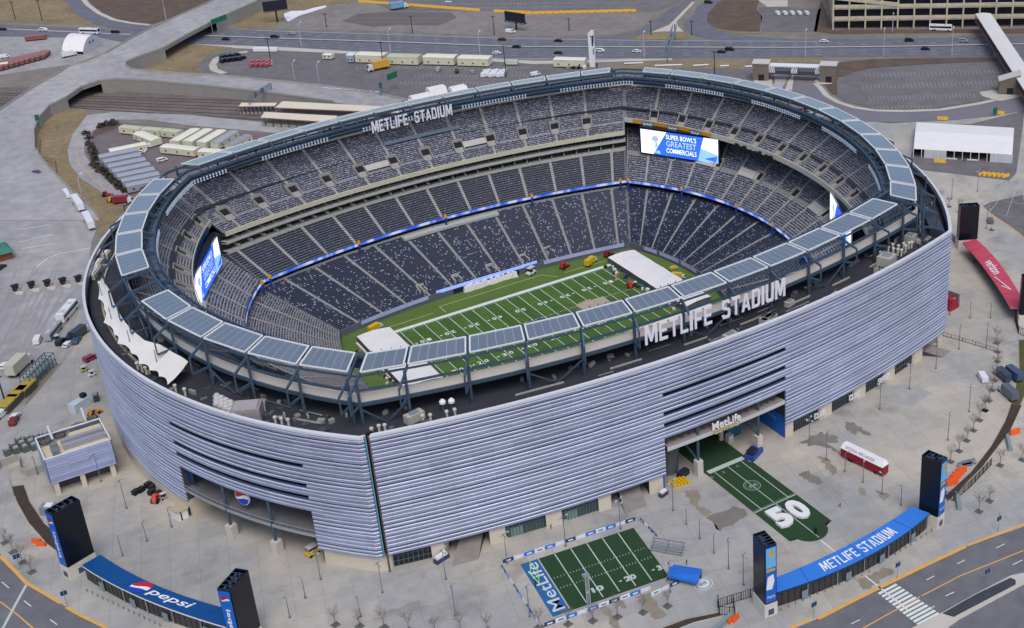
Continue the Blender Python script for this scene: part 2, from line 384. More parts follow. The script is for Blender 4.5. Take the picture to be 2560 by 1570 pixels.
def facade(side,nm):
    mb=MB(); L=ringlen(FAC,side); n=64
    for k in range(NB):
        z=Z0+k*PIT; w=prof[(k*7)%10]; cs=cuts(side,k)
        segs=[]; c=0
        for q in cs:
            segs.append((c,q[0],1))
            pass
            c=q[1]
        segs.append((c,1,1))
        ins=lambda rg,d:(rg[0]-d,rg[1]-d,rg[2]-d,rg[3]-d)
        nose=(.52,.62,.72,.60,.80,.56,.68,.76,.50,.70,.64)[(k*5+3)%11]; zl=z+.02
        A=FAC; B=ins(FAC,.20); Cc=ins(FAC,.42)
        nose_=nose
        for a,b,full_ in segs:
            if b-a<1e-4: continue
            m=max(1,int(n*(b-a)+.5)); uvoff=k*1.0; nose=nose_ if full_ else .16
            for i in range(m):
                ta=a+(b-a)*i/m; tb=a+(b-a)*(i+1)/m
                def rp(rg,t,zz): p=ringpt(rg,side,t); return (p[0],p[1],zz)
                U=lambda v0,v1:[(ta*L,uvoff+v0),(tb*L,uvoff+v0),(tb*L,uvoff+v1),(ta*L,uvoff+v1)]
                mb.face([rp(A,ta,zl),rp(A,tb,zl),rp(A,tb,zl+nose),rp(A,ta,zl+nose)],0,U(.1,.5))
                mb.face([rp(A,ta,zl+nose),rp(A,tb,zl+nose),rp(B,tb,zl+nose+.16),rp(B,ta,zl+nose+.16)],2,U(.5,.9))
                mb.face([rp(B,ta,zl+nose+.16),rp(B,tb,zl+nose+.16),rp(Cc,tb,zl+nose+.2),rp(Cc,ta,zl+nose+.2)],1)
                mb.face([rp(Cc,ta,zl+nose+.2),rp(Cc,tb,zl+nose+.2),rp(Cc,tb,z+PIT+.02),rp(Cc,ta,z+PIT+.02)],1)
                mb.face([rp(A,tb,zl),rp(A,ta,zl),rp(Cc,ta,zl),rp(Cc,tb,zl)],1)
            for t in (a,b):
                if 0<t<1:
                    def rq(rg,zz): p=ringpt(rg,side,t); return (p[0],p[1],zz)
                    mb.face([rq(A,zl),rq(Cc,zl),rq(Cc,zl+nose+.2),rq(A,zl+nose)],0,[(1,uvoff+.1)]*4)
    return P_(mb.build(nm,[louvre,mat('louvre shade',srgb(74,83,112),.6,.05,.3),lit_crest]))  # gaps and undersides: blade metal coloured darker, shade painted in
for sd,lab in ((0,None),(1,None),(2,None),(3,None)): facade(sd,'louvre_wall')
# backing wall behind the blades
mb=MB(); BK=(97.6,97.5,111.4,137.2)
def backing(mb,side,a,b,z0,z1,mi=0): band(mb,BK,z0,BK,z1,(side,),max(2,int(40*(b-a))),mi,a,b)
for sd in range(4):
    pr={0:portF,3:portL,1:portR}.get(sd)
    if pr:
        backing(mb,sd,0,pr[0],Z0,Z1); backing(mb,sd,pr[1],1,Z0,Z1); backing(mb,sd,pr[0],pr[1],19.7,Z1)
    else: backing(mb,sd,0,1,Z0,Z1)
P_(mb.build('inner_wall',mat('backing wall',srgb(36,42,58),.8,.1,.2)))
# white coping
mb=MB()
rgA=FAC; rgB=tuple(v-.75 for v in FAC)
for sd in range(4):
    rngs=[(0,seam[0]),(seam[1],1)] if sd==0 else [(0,1)]
    for a,b in rngs:
        band(mb,FAC,42.25,FAC,42.9,(sd,),max(2,int(50*(b-a))),0,a,b); band(mb,FAC,42.9,rgB,43.0,(sd,),max(2,int(50*(b-a))),0,a,b); band(mb,rgB,43.0,rgB,39.8,(sd,),max(2,int(50*(b-a))),0,a,b)
P_(mb.build('coping',mat('white coping',srgb(206,209,216),.5,.04,.2)))
# corner seam and its mast
mb=MB(); p=ringpt(FAC,0,(seam[0]+seam[1])/2); q=ringpt(BK,0,(seam[0]+seam[1])/2)
mb.box((q[0],q[1],GH),(1.6,.5,41),0,0)
P_(mb.build('corner_joint',mat('joint',srgb(20,22,28),.8,.0)))
mb=MB(); mb.box((p[0]-.35,p[1]-.1,7),(.28,.4,36),0,0); mb.box((p[0]+.45,p[1]-.1,GH),(.3,.5,41),0,1)
P_(mb.build('corner_mast',[mat('cyan steel',srgb(90,150,170),.5,.0),mat('rust edge',srgb(96,74,62),.7,.1,1)]))
# ---- roof deck
mb=MB(); band(mb,BK,39.8,(86,79,93.5,112),39.9,n=30)
P_(mb.build('roof_deck',roof_dark))
# dark concourse wall below the top stand
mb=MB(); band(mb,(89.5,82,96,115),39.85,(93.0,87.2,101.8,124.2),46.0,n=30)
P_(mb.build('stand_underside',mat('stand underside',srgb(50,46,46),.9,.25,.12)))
# beige rear wall, parapet and the steel beam below it
mb=MB(); band(mb,WALL,45.9,WALL,48.3,n=30); band(mb,WALL,48.3,(93.4,88.2,102.7,125.2),48.35,n=30); band(mb,(93.4,88.2,102.7,125.2),48.35,(93.4,88.2,102.7,125.2),46,n=30)
P_(mb.build('rear_wall',mat('rear parapet',srgb(206,199,190),.9,.06,.1)))
mb=MB()
WB=(94.0,88.8,103.3,125.8); band(mb,WB,44.9,WB,45.9,n=30); band(mb,WB,45.9,WALL,45.95,n=30); band(mb,(92.6,87.4,101.9,124.4),44.9,WB,44.9,n=30)
P_(mb.build('ring_beam',steel))
# ---- seating bowls
def stand(nm,sides,R0,z0,R1,z1,nrow,aisles,seatm,treadm,n=36,skip=(),first=0,aw=.6,cross=()):
    """stepped rows with seat bars between aisles; aisles = fractions along the side"""
    steps=MB(); seats=MB(); ais=MB()
    for sd in sides:
        L=ringlen(R1,sd); al=aisles(sd,L)
        for k in range(nrow):
            f0=k/nrow; f1=(k+1)/nrow
            Ra=lerp(R0,R1,f0); Rb=lerp(R0,R1,f1); za=z0+(z1-z0)*f0; zb=z0+(z1-z0)*f1
            band(steps,Ra,za,Rb,za,(sd,),n,0); band(steps,Rb,za,Rb,zb,(sd,),n,0)
            if k in cross: continue
            up_='upper' in nm; Rs=lerp(R0,R1,f0+(f1-f0)*(.52 if up_ else .46)); Rt=lerp(R0,R1,f0+(f1-f0)*(.80 if up_ else .82))
            edges=[0.004]+[e for a in al for e in (a-aw/L,a+aw/L)]+[.996]
            for j in range(0,len(edges)-1,2):
                a,b=edges[j],edges[j+1]
                if b<=a: continue
                m=max(1,int(n*(b-a)+.99))
                for i in range(m):
                    ta=a+(b-a)*i/m; tb=a+(b-a)*(i+1)/m
                    mid=(ta+tb)/2
                    if any(s[0]==sd and s[1]<=k<s[2] and abs(mid-s[3])*L<s[4] for s in skip): continue
                    P=[ringpt(Rs,sd,ta),ringpt(Rs,sd,tb),ringpt(Rt,sd,tb),ringpt(Rt,sd,ta)]
                    h,hb=(.34,.60) if up_ else (.40,.72)
                    row=k+.5+sd*50
                    U=[(ta*L,row),(tb*L,row),(tb*L,row),(ta*L,row)]
                    seats.face([(P[0][0],P[0][1],za+.12),(P[1][0],P[1][1],za+.12),(P[1][0],P[1][1],za+h),(P[0][0],P[0][1],za+h)],1,U)
                    seats.face([(P[0][0],P[0][1],za+h),(P[1][0],P[1][1],za+h),(P[2][0],P[2][1],za+hb),(P[3][0],P[3][1],za+hb)],0,U)
        for a in al:
            ais=MB()
            for k in range(nrow):
                f0=k/nrow; f1=(k+1)/nrow; Ra=lerp(R0,R1,f0); Rb=lerp(R0,R1,f1); za=z0+(z1-z0)*f0; zb=z0+(z1-z0)*f1
                e=aw/L*.95; q=[ringpt(Ra,sd,a-e),ringpt(Ra,sd,a+e),ringpt(Rb,sd,a+e),ringpt(Rb,sd,a-e)]
                mz=(za+zb)/2
                ais.face([(q[0][0],q[0][1],za+.25),(q[1][0],q[1][1],za+.25),(q[2][0],q[2][1],zb+.1),(q[3][0],q[3][1],zb+.1)],0)
            P_(ais.build(nm+'_aisle',aisle_m))
    P_(steps.build(nm+'_terrace',treadm)); P_(seats.build(nm+'_seats',[seatm,SEATF[seatm.name.split('.')[0]]]))
def al_step(step,off=0,extra=None):
    def f(sd,L):
        out=[]; k=-20
        while k<=20:
            t=.5+(k*step+(off if sd==2 else -off if sd==0 else off))/L
            if .02<t<.98: out.append(t)
            k+=1
        return out
    return f
alU=al_step(14.9,-2.3); alUE=al_step(15.2,3)
# vomitories of the top deck
voms=[]
for sd in (0,2):
    for a in alU(sd,ringlen(U1,sd)): voms.append((sd,5,11,a,2.2))
vomE=[]
for sd in (1,3):
    for a in alUE(sd,ringlen(U1,sd)): vomE.append((sd,1,7,a,2.2))
for _s in (0,2): stand('upper_stand',(_s,),U0,32.0,U1,46.0,27,alU,seat_up,tread_up,skip=voms,cross=(6,))
for _s in (1,3): stand('upper_end_stand',(_s,),E0,36.0,U1,46.0,20,alUE,seat_up,tread_end,skip=vomE)
alM=al_step(13.2,1.0)
for _s in (0,2): stand('middle_stand',(_s,),M0,15.6,M1,24.6,15,alM,seat_mid,tread_lo)
alME=al_step(12.4,2)
for _s in (1,3): stand('middle_end_stand',(_s,),M0,15.6,ME1,30.0,25,alME,seat_up,tread_end,cross=(12,13))
alL=al_step(12.6,4.5)
for _s in (0,2): stand('lower_stand',(_s,),L0,2.4,L1,12.6,36,alL,seat_lo,tread_lo)
alLE=al_step(11.5,0); stand('lower_end_stand',(1,),L0,2.4,L1,12.6,36,alLE,seat_lo,tread_lo)
stand('lower_end_stand',(3,),L0,2.4,L1,12.6,36,alLE,seat_up,tread_end)
# vomitory boxes
mb=MB(); md=MB()
def vom(sd,R0,z0,R1,z1,nrow,k0,k1,a,mbx,mdx):
    L=ringlen(R1,sd); w=2.1/L
    def at(k,t,dz=0):
        f=k/nrow; p=ringpt(lerp(R0,R1,f),sd,t); return Vector((p[0],p[1],z0+(z1-z0)*f+dz))
    # side parapets follow the slope, back box with a dark doorway
    for s in (-1,1):
        mbx.bar(at(k0,a+s*w,.5),at(k1,a+s*w,.8),.3,1.0)
    mbx.bar(at(k1,a-w*1.15,.8),at(k1,a+w*1.15,.8),.4,1.1)
    fl=[at(k0,a-w*.8,.35),at(k0,a+w*.8,.35),at(k0+2,a+w*.8,.1),at(k0+2,a-w*.8,.1)]
    mbx.face([at(k0,a-w*.8,.32),at(k0,a+w*.8,.32),at(k1-3.2,a+w*.8,.32),at(k1-3.2,a-w*.8,.32)])
    mdx.face([at(k1-3.2,a-w*.8,.34),at(k1-3.2,a+w*.8,.34),at(k1-.3,a+w*.8,.5),at(k1-.3,a-w*.8,.5)])
def vomo(*a):
    x=MB();y=MB(); vom(*a,x,y); o=P_(x.build('tunnel_parapet',mat('tunnel concrete',srgb(150,148,144),.9,.12,.3))); y.build('tunnel_mouth',mat('tunnel dark',srgb(30,28,34),.9,.0),o)
for v in voms: vomo(v[0],U0,32.0,U1,46.0,27,5,11,v[3])
for v in vomE: vomo(v[0],E0,36.0,U1,46.0,20,0.3,6,v[3])
for sd in (1,3):
    for a in alME(sd,ringlen(ME1,sd))[1::2]: vomo(sd,M0,15.6,ME1,30.0,25,11.5,16.5,a)
# club terraces: bare concrete platforms between two aisles of the top deck and ends
mb=MB()
def platform(mb,sd,R0,z0,R1,z1,nrow,k0,k1,ta,tb):
    pts=[]
    for k,t in ((k0,ta),(k0,tb),(k1,tb),(k1,ta)):
        p=ringpt(lerp(R0,R1,k/nrow),sd,t); pts.append((p[0],p[1],z0+(z1-z0)*k/nrow+.95))
    for i in range(6):
        t0_=ta+(tb-ta)*i/6;t1_=ta+(tb-ta)*(i+1)/6
        q=[]
        for k,t in ((k0,t0_),(k0,t1_),(k1,t1_),(k1,t0_)):
            p=ringpt(lerp(R0,R1,k/nrow),sd,t); q.append((p[0],p[1],z0+(z1-z0)*k/nrow+.95))
        mb.face(q)
au=alU(2,ringlen(U1,2)); L2=ringlen(U1,2)
for i in (3,6): platform(mb,2,U0,32,U1,46,27,6.6,9.6,au[i]+2.3/L2,au[i+1]-2.3/L2)
ae=alME(1,ringlen(ME1,1)); L3=ringlen(ME1,1)
for i in (3,7,9): platform(mb,1,M0,15.6,ME1,30,25,12,15.6,ae[i]+.6/L3,ae[i+1]-.6/L3)
am=alME(3,L3)
for i in (2,5,8): platform(mb,3,M0,15.6,ME1,30,25,12,14.2,am[i],am[i+1])
P_(mb.build('seating_platform',conc2))
# upper deck fascias
mb=MB()
band(mb,U0,31.2,U0,32.9,(0,2),28); band(mb,U0,32.9,lerp(U0,U1,.02),32.95,(0,2),28)
P_(mb.build('upper_fascia',mat('ivory fascia',srgb(196,192,166),.7,.06,.2)))
mb=MB(); E0b=lerp(E0,(0,0,0,0),.003)
band(mb,E0b,34.9,E0b,36.9,(1,3),28); band(mb,E0b,36.9,E0,36.95,(1,3),28)
P_(mb.build('end_fascia',mat('concrete fascia',srgb(190,187,176),.8,.06,.2)))
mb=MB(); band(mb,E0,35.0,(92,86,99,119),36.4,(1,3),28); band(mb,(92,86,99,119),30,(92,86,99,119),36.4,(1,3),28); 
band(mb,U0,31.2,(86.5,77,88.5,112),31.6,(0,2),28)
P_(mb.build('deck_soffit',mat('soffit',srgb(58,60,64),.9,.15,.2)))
# suites on the long sides
SB=(83.8,73.5,86.8,112)
mb=MB(); band(mb,SB,24.8,SB,31.5,(0,2),28)
P_(mb.build('suite_glazing',glassd))
mb=MB()
for zc,rg,h in ((28.5,(82.2,71.3,83.0,0),.9),(24.7,(82.3,71.6,84.2,0),1.0)):
    rg=rg[:3]+(110,)
    band(mb,rg,zc-h/2,rg,zc+h/2,(0,2),28); band(mb,rg,zc+h/2,SB,zc+h/2,(0,2),28); band(mb,SB,zc-h/2,rg,zc-h/2,(0,2),28)
P_(mb.build('suite_balconies',mat('suite slab',srgb(176,176,168),.8,.06,.2)))
mb=MB()
for sd in (0,2):
    rg=(82.4,71.7,84.3,110); L=ringlen(rg,sd); n=int(L/5.2)
    for i in range(1,n):
        a=ringpt(rg,sd,i/n); b=ringpt(SB,sd,i/n); mb.bar((a[0],a[1],25.9),(b[0],b[1],26.2),.35,1.0)
        mb.bar((a[0],a[1],29.0),(b[0],b[1],29.6),.2,.7)
P_(mb.build('suite_dividers',conc2))
# side walls closing the seating at the four corners
mb=MB()
for sx in (-1,1):
    for sy in (-1,1):
        def c(rg,z): return (sx*rg[0],sy*rg[1],z)
        mb.face([c(M0,15.6),c(M1,24.6),c(SB,24.6),c(SB,31.4),c(ME1,31.4),c(ME1,30)]) 
        mb.face([c(U0,32),c(E0,36),c(E0,35),c(U0,31.2)])
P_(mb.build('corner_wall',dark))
# ribbon board
def ribbon_mat():
    m=bpy.data.materials.new('led ribbon'); m.use_nodes=True; N=m.node_tree.nodes; L=m.node_tree.links; b=N['Principled BSDF']
    uv=N.new('ShaderNodeTexCoord'); no=N.new('ShaderNodeTexNoise'); no.noise_dimensions='1D'; no.inputs['Scale'].default_value=.16; no.inputs['Detail'].default_value=2
    sp=N.new('ShaderNodeSeparateXYZ'); L.new(uv.outputs['UV'],sp.inputs[0]); L.new(sp.outputs[0],no.inputs['W'])
    cr=N.new('ShaderNodeValToRGB'); e=cr.color_ramp.elements; e[0].position=.36; e[0].color=srgb(50,90,222); e[1].position=.60; e[1].color=srgb(190,200,250); k=cr.color_ramp.elements.new(.48); k.color=srgb(92,130,236)
    L.new(no.outputs['Fac'],cr.inputs[0]); L.new(cr.outputs[0],b.inputs['Emission Color']); b.inputs['Emission Strength'].default_value=.85; b.inputs['Base Color'].default_value=(.01,.01,.02,1)
    return m
RB=(75.1,60.6,72.1,95.2)
mb=MB(); band(mb,RB,15.1,RB,16.15,n=30)
P_(mb.build('ribbon_board',ribbon_mat()))
mb=MB(); band(mb,RB,16.3,M0,16.35,n=30,mi=0); 
band(mb,RB,14.9,(79,65,76,100),14.9,n=30); band(mb,(79,65,76,100),12.3,(79,65,76,100),14.9,n=30)
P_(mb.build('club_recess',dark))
RC=(75.9,61.6,73.0,96.2)
mb=MB(); band(mb,RC,12.5,RC,13.4,(0,2),n=30); band(mb,RC,13.4,(76.3,62,73.5,96.6),13.4,(0,2),n=30)
P_(mb.build('club_parapet',mat('club parapet',srgb(170,172,170),.7,.06,.2)))
# blue goal-post style pillars with orange pads at the ribbon
bl=mat('royal blue pad',srgb(20,64,150),.6,.04,.5); orr=mat('amber pad',srgb(214,148,30),.6,.1,2)
for sd,ts in ((2,(.013,.26,.5,.74,.985)),(1,(.99,.8,.58,.4,.2)),(3,(.02,.3,.5))):
    for t in ts:
        a=ringpt(lerp(RB,(0,0,0,0),.008),sd,t); mb=MB(); mb.tube((a[0],a[1],11.6),(a[0],a[1],16.2),.42,n=8)
        o=P_(mb.build('pillar',bl)); m2=MB(); m2.tube((a[0],a[1],16.2),(a[0],a[1],17.5),.75,.4,n=8); m2.tube((a[0],a[1],10.9),(a[0],a[1],11.6),.5,.5,n=8)
        c=m2.build('pillar_cap',orr,o)
# field wall
LW=(59.2,33.2,39.7,65.7)
mb=MB(); band(mb,LW,0,LW,2.6,n=24); band(mb,LW,2.6,L0,2.65,n=24)
P_(mb.build('field_wall',mat('field wall pads',srgb(96,100,112),.7,.1,.3)))
mb=MB()
def wallband(mb,sd,t0,t1,z0,z1,off=.2,mi=0):
    rg=tuple(x-off for x in LW); band(mb,rg,z0,rg,z1,(sd,),8,mi,t0,t1)
for t0,t1 in ((.02,.30),(.70,.93)): wallband(mb,2,t0,t1,1.5,3.1)
for t0,t1 in ((.62,.78),(.80,.9),(.45,.6)): wallband(mb,1,t0,t1,1.2,2.7)
P_(mb.build('sideline_banner',mat('lavender banner',srgb(178,184,226),.6,.12,.3)))
# sideline board standing out on the field, blue lit
mb=MB(); a=Vector((-20.5,40.6,0)); b=Vector((21.6,41.2,0)); 
mb.bar((-20.3,39.2,2.9),(21.3,39.4,2.9),.3,1.2,0); mb.box((.5,39.5,0),(41.6,.3,2.3),0,1)
P_(mb.build('sideline_board',[mat('lit blue board',srgb(150,172,246),.4,.2,.3,emit=.45),mat('navy drape',srgb(24,34,58),.8,.1,.3)]))
mb=MB(); random.seed(3)
for i in range(26):
    x=-9+i*.82; mb.box((x,38.9+random.uniform(-.4,.4),0),(1.6,1.5,1.4+random.random()*1.1),random.uniform(-.3,.3),0,top=(.6,.6))
tag(mb.build('tarpaulin_bundle',whitefab),'crumpled white tarpaulin draped under the blue sideline board','tarpaulin')
# press-box style long ledge in the middle of the lower stand and club seats rail on top deck
mb=MB(); 
def ledge(mb,xa,xb,rg,sd,z,w,h):
    n=8
    for i in range(n):
        t0_=.5-(xb+(xa-xb)*i/n)/ringlen(rg,2); 
    P=[ringpt(rg,2,.5-(xa+(xb-xa)*i/n)/ringlen(rg,2)) for i in range(n+1)]
    for i in range(n): mb.bar((P[i][0],P[i][1],z),(P[i+1][0],P[i+1][1],z),w,h)
ledge(mb,-18.5,21.5,(76,62,71.2,96),2,12.6,3.0,1.0)
P_(mb.build('media_ledge',mat('pale ledge',srgb(176,182,176),.7,.05,.3)))
mb=MB(); ledge(mb,-12,20,(90,82,95.3,115),2,42.2,1.2,.9)
P_(mb.build('camera_rail',mat('slate rail',srgb(112,126,142),.6,.05,.3)))
# small boxes below the ledge
mb=MB()
for x in (-24,-10,4,18,29):
    for s_ in (-1.3,1.3): mb.box((x+s_,43.2,2.9),(.4,3.4,1.4),0,0)
    mb.box((x,45,3.9),(3,.5,1.2),0,0)
P_(mb.build('stand_boxes',conc2))
# ---- scoreboards
def screen(nm,sd,xa,ya,xb,yb,txt=True,lab=None):
    A=Vector((xa,ya,24.3));B=Vector((xb,yb,24.3)); up=Vector((0,0,10.2)); n=(B-A).cross(up).normalized(); 
    if n.dot(Vector((-(xa+xb),-(ya+yb),0)))<0: n=-n
    t=empty('scoreboard'); P_(t); t['label']=lab
    def ch(o): o.parent=t; return o
    mb=MB(); m=(A+B)/2; L=(B-A).length; rz=math.atan2((B-A).y,(B-A).x)
    mb.box((m.x-n.x*1.3,m.y-n.y*1.3,23.6),(L+1.6,2.2,11.6),rz); ch(mb.build('housing',black))
    w0=mat('screen white',srgb(232,238,250),.5,0,emit=.92); b1=mat('screen blue',srgb(46,96,224),.5,.25,.35,emit=.9); b2=mat('screen sky',srgb(130,176,240),.5,.2,.35,emit=.9); b3=mat('screen pale',srgb(160,190,246),.5,.0,emit=.9)
    mb=MB(); f=lambda x,y,d=0:A+(B-A)*x+up*y+n*(.1+d)
    mb.face([f(0,0),f(.16,0),f(.34,1),f(0,1)],0); mb.face([f(.16,0),f(.74,0),f(.78,.55),f(.82,1),f(.34,1)],1); mb.face([f(.74,0),f(1,0),f(1,.35),f(.78,.55)],2)
    mb.face([f(1,.35),f(1,1),f(.82,1),f(.78,.55)],3); mb.face([f(.80,.5,.03),f(1,.62,.03),f(1,.9,.03),f(.9,.88,.03)],0); mb.face([f(.82,.12,.03),f(.97,.05,.03),f(.99,.3,.03)],1)
    mb.face([f(.15,.08,.03),f(.26,.05,.03),f(.24,.2,.03)],2)
    # trophy: ball on a stem
    cxx,cyy=.19,.66
    mb.face([f(cxx+.045*math.cos(k),cyy+.13*math.sin(k),.05) for k in [i*math.pi/6 for i in range(12)]],4)
    mb.face([f(cxx-.006,.3,.05),f(cxx+.035,.3,.05),f(cxx+.02,.6,.05),f(cxx+.004,.6,.05)],4)
    ch(mb.build('screen_face',[w0,b1,b2,w0,mat('screen grey blue',srgb(150,168,206),.5,.1,.5,emit=.8)]))
    if txt:
        mb=MB()
        for s,y,h,mi in (("SUPER BOWL'S",.72,.2,0),("GREATEST",.42,.24,1),("COMMERCIALS",.15,.2,0)):
            text_on(mb,s,lambda x,yy,z,y=y,h=h:f(.335+.39*x,y+h*yy,.12),mi,.01)
        ch(mb.build('screen_text',[w0,b3]))
    return t
screen('scoreboard',1,86.3,65.4,103.2,34.6,True,'far right video board reading SUPER BOWL\'S GREATEST COMMERCIALS')
screen('scoreboard',3,-103.2,34.6,-86.3,65.4,True,'left video board seen almost edge on')
screen('scoreboard',1,103.2,-34.6,86.3,-65.4,False,'near right video board mostly hidden by the canopy')
# amber sponsor band above the far right board
mb=MB(); rg=(84.9,75.4,88,106.7)
rgo=tuple(x-.6 for x in E0)
band(mb,rgo,35.3,rgo,36.8,(1,),14,0,.735,.975)
for t in (.93,.855,.785):
    band(mb,tuple(x-.8 for x in E0),34.7,tuple(x-.8 for x in E0),36.5,(1,),2,1,t-.018,t+.018)
    pa=ringpt(tuple(x-.95 for x in E0),1,t+.014); pb=ringpt(tuple(x-.95 for x in E0),1,t-.014)
    text_plane(mb,'SAP',(pa[0],pa[1],35.1),(pb[0],pb[1],35.1),(0,0,1),2,.05)
P_(mb.build('sponsor_band',[mat('amber band',srgb(206,140,20),.6,.08,.4),mat('teal plate',srgb(60,130,160),.5,.0),white]))
# dark navy band left, above left board
mb=MB(); band(mb,rgo,34.6,rgo,36.8,(3,),14,0,.03,.36)
P_(mb.build('sponsor_band',mat('deep blue band',srgb(20,66,120),.5,.1,.4)))
# black hanging letters under the right end fascia
mb=MB(); ra=tuple(x-.6 for x in E0); La=ringlen(ra,1); t0_,t1_=.655,.50
def fnm(x,y,z):
    p=ringpt(ra,1,t0_+(t1_-t0_)*x); return Vector((p[0]+z*.2,p[1],33.0+2.9*y))
text_on(mb,'MetLife',fnm,0,.05,.05)
P_(mb.build('hanging_sign',mat('black letters',srgb(18,20,28),.6,0)))
# ---- canopy ring: 13 to 14 panels a side
def tt(rg,sd,s):   # arc fraction by distance from the middle
    return .5+s/ringlen(rg,sd)
front_x=[-88.3,-77.8,-63.6,-49.4,-35.2,-20.9,-6.5,7.9,22.2,36.4,50.6,64.6,78.4]
def t_at_x(rg,sd,x):
    lo,hi=0,1
    for _ in range(40):
        m=(lo+hi)/2; p=ringpt(rg,sd,m); v=p[0] if sd==0 else -p[0] if sd==2 else p[1] if sd==1 else -p[1]
        if v<x: lo=m
        else: hi=m
    return lo
def canopy(sd,edges,gapm=.55):
    L=ringlen(CI,sd); g=gapm/L
    for i in range(len(edges)-1):
        a,b=edges[i]+g,edges[i+1]-g; w=(b-a)*L
        mb=MB(); A=ringpt(CI,sd,a);B=ringpt(CI,sd,b);C=ringpt(CO,sd,b);D=ringpt(CO,sd,a)
        zi,zo=54.8,54.1; nc=6 if w>12 else 4 if w>8 else 3
        top=[(A[0],A[1],zi),(B[0],B[1],zi),(C[0],C[1],zo),(D[0],D[1],zo)]
        uv=[(0.0,4),(nc,4),(nc,0),(0,0)]
        mb.face(top[::-1],0,uv[::-1]); bot=[(x,y,z-.35) for x,y,z in top]; mb.face(bot,1)
        for j in range(4): mb.face([top[j],top[(j+1)%4],bot[(j+1)%4],bot[j]],2)
        for j in range(4):
            p,q=Vector(top[j]),Vector(top[(j+1)%4]); mb.bar(p+Vector((0,0,.06)),q+Vector((0,0,.06)),.42,.24,2)  # real frame, made wide and pale to imitate glare on the far panels
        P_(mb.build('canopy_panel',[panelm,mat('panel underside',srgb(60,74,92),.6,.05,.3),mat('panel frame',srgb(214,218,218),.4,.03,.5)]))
ef=[t_at_x(CI,0,x) for x in front_x]; canopy(0,ef)
eb=[t_at_x(CI,2,x) for x in [-x for x in reversed([-80,-66,-52,-38,-23.6,-9.2,5.2,19.6,34,48.4,62.8,74,84])]] 
eb=sorted(t_at_x(CI,2,-x) for x in (-84,-70,-56,-42,-27.8,-13.4,1.0,15.4,29.8,44.0,58.2,72,84)); canopy(2,eb)
Le=ringlen(CI,3)
eR=[.5+s/Le for s in (-96,-84,-69.2,-54,-38.6,-23.2,-7.7,7.8,23.2,38.4,53.4,68.2,80.5)]
canopy(1,eR)
eLa=[.5+s/Le for s in (-80.5,-67,-52,-36.8,-21.5,-6.2)]; canopy(3,[e for e in eLa])
eLb=[.5+s/Le for s in (12.0,27.5,43,58.4,73.6,87)]; canopy(3,eLb)
# steel: rafters, columns, catwalk
def rafter(sd,t):
    a=ringpt(CW,sd,t); b=ringpt(CI,sd,t); c=ringpt(CO,sd,t); w=ringpt(COLR,sd,t); d=ringpt((98.0,92.3,107.6,131.5),sd,t); e=ringpt(WALL,sd,t)
    mb=MB(); mb.bar((a[0],a[1],52.9),(b[0],b[1],54.1),.45,.7); mb.bar((b[0],b[1],54.0),(c[0],c[1],52.9),.5,.8)
    mb.bar((c[0],c[1],52.9),(d[0],d[1],50.3),.45,.6)
    mb.bar((d[0],d[1],50.4),(d[0],d[1],45.6),.35,.4); mb.bar((d[0],d[1],45.5),(e[0],e[1],45.5),.4,.6)
    o=P_(mb.build('rafter',steel))
    mb=MB(); mb.bar((w[0],w[1],53.3),(w[0],w[1],39.9),.62,.62); f=ringpt((92,84,98,118),sd,t)
    o=P_(mb.build('column',steel))
    return w,f
pairs=[]
for sd,es in ((0,ef),(1,eR),(2,eb),(3,sorted(eLa+eLb+[.5+3/Le]))):
    ws=[rafter(sd,e) for e in es]; pairs.append((sd,es,ws))
mb=MB()
for sd,es,ws in pairs:
    for i in range(len(ws)-1):
        w0,w1=ws[i][0],ws[i+1][0]; m=((w0[0]+w1[0])/2,(w0[1]+w1[1])/2)
        if i%3==0: mb.bar((w0[0],w0[1],44.8),(m[0],m[1],39.9),.35); mb.bar((w1[0],w1[1],44.8),(m[0],m[1],39.9),.35)
        mb.bar((w0[0],w0[1],50.0),(w1[0],w1[1],50.0),.4,.6)
P_(mb.build('bracing',steel))
mb=MB()
def tube_ring(mb,rg,z,w,h,n=26,mi=0,sides=(0,1,2,3)):
    for sd in sides:
        P=[ringpt(rg,sd,i/n) for i in range(n+1)]
        for i in range(n): mb.bar((P[i][0],P[i][1],z),(P[i+1][0],P[i+1][1],z),w,h,mi)
mid=lerp(CW,CI,.5)
tube_ring(mb,CW,52.9,.5,.6); tube_ring(mb,CW,51.4,.4,.4); tube_ring(mb,CI,53.9,.6,.8); tube_ring(mb,mid,52.6,.3,.3); tube_ring(mb,CO,53.0,.35,.5)
for sd in range(4):
    L=ringlen(CW,sd); n=int(L/2.4)
    for i in range(n):
        a=ringpt(CW,sd,i/n);b=ringpt(CW,sd,(i+1)/n); c=ringpt(CI,sd,i/n)
        mb.bar((a[0],a[1],51.4),(b[0],b[1],52.9),.16); 
        if i%2==0: mb.bar((a[0],a[1],52.9),(c[0],c[1],53.6),.2)
        mb.bar((a[0],a[1],51.4),(a[0],a[1],53.9),.14)
P_(mb.build('catwalk_truss',steel))
mb=MB(); band(mb,lerp(CW,CI,.08),52.2,lerp(CW,CI,.55),52.2,n=26)
P_(mb.build('catwalk_deck',mat('grating',srgb(84,98,118),.7,.1,.5)))
# wind screen behind the catwalk on the bowl side
mb=MB(); band(mb,lerp(CW,CI,.5),49.6,lerp(CW,CI,.5),52.0,n=30)
P_(mb.build('mesh_screen',mat('mesh screen',srgb(58,72,92),.8,.2,.6)))
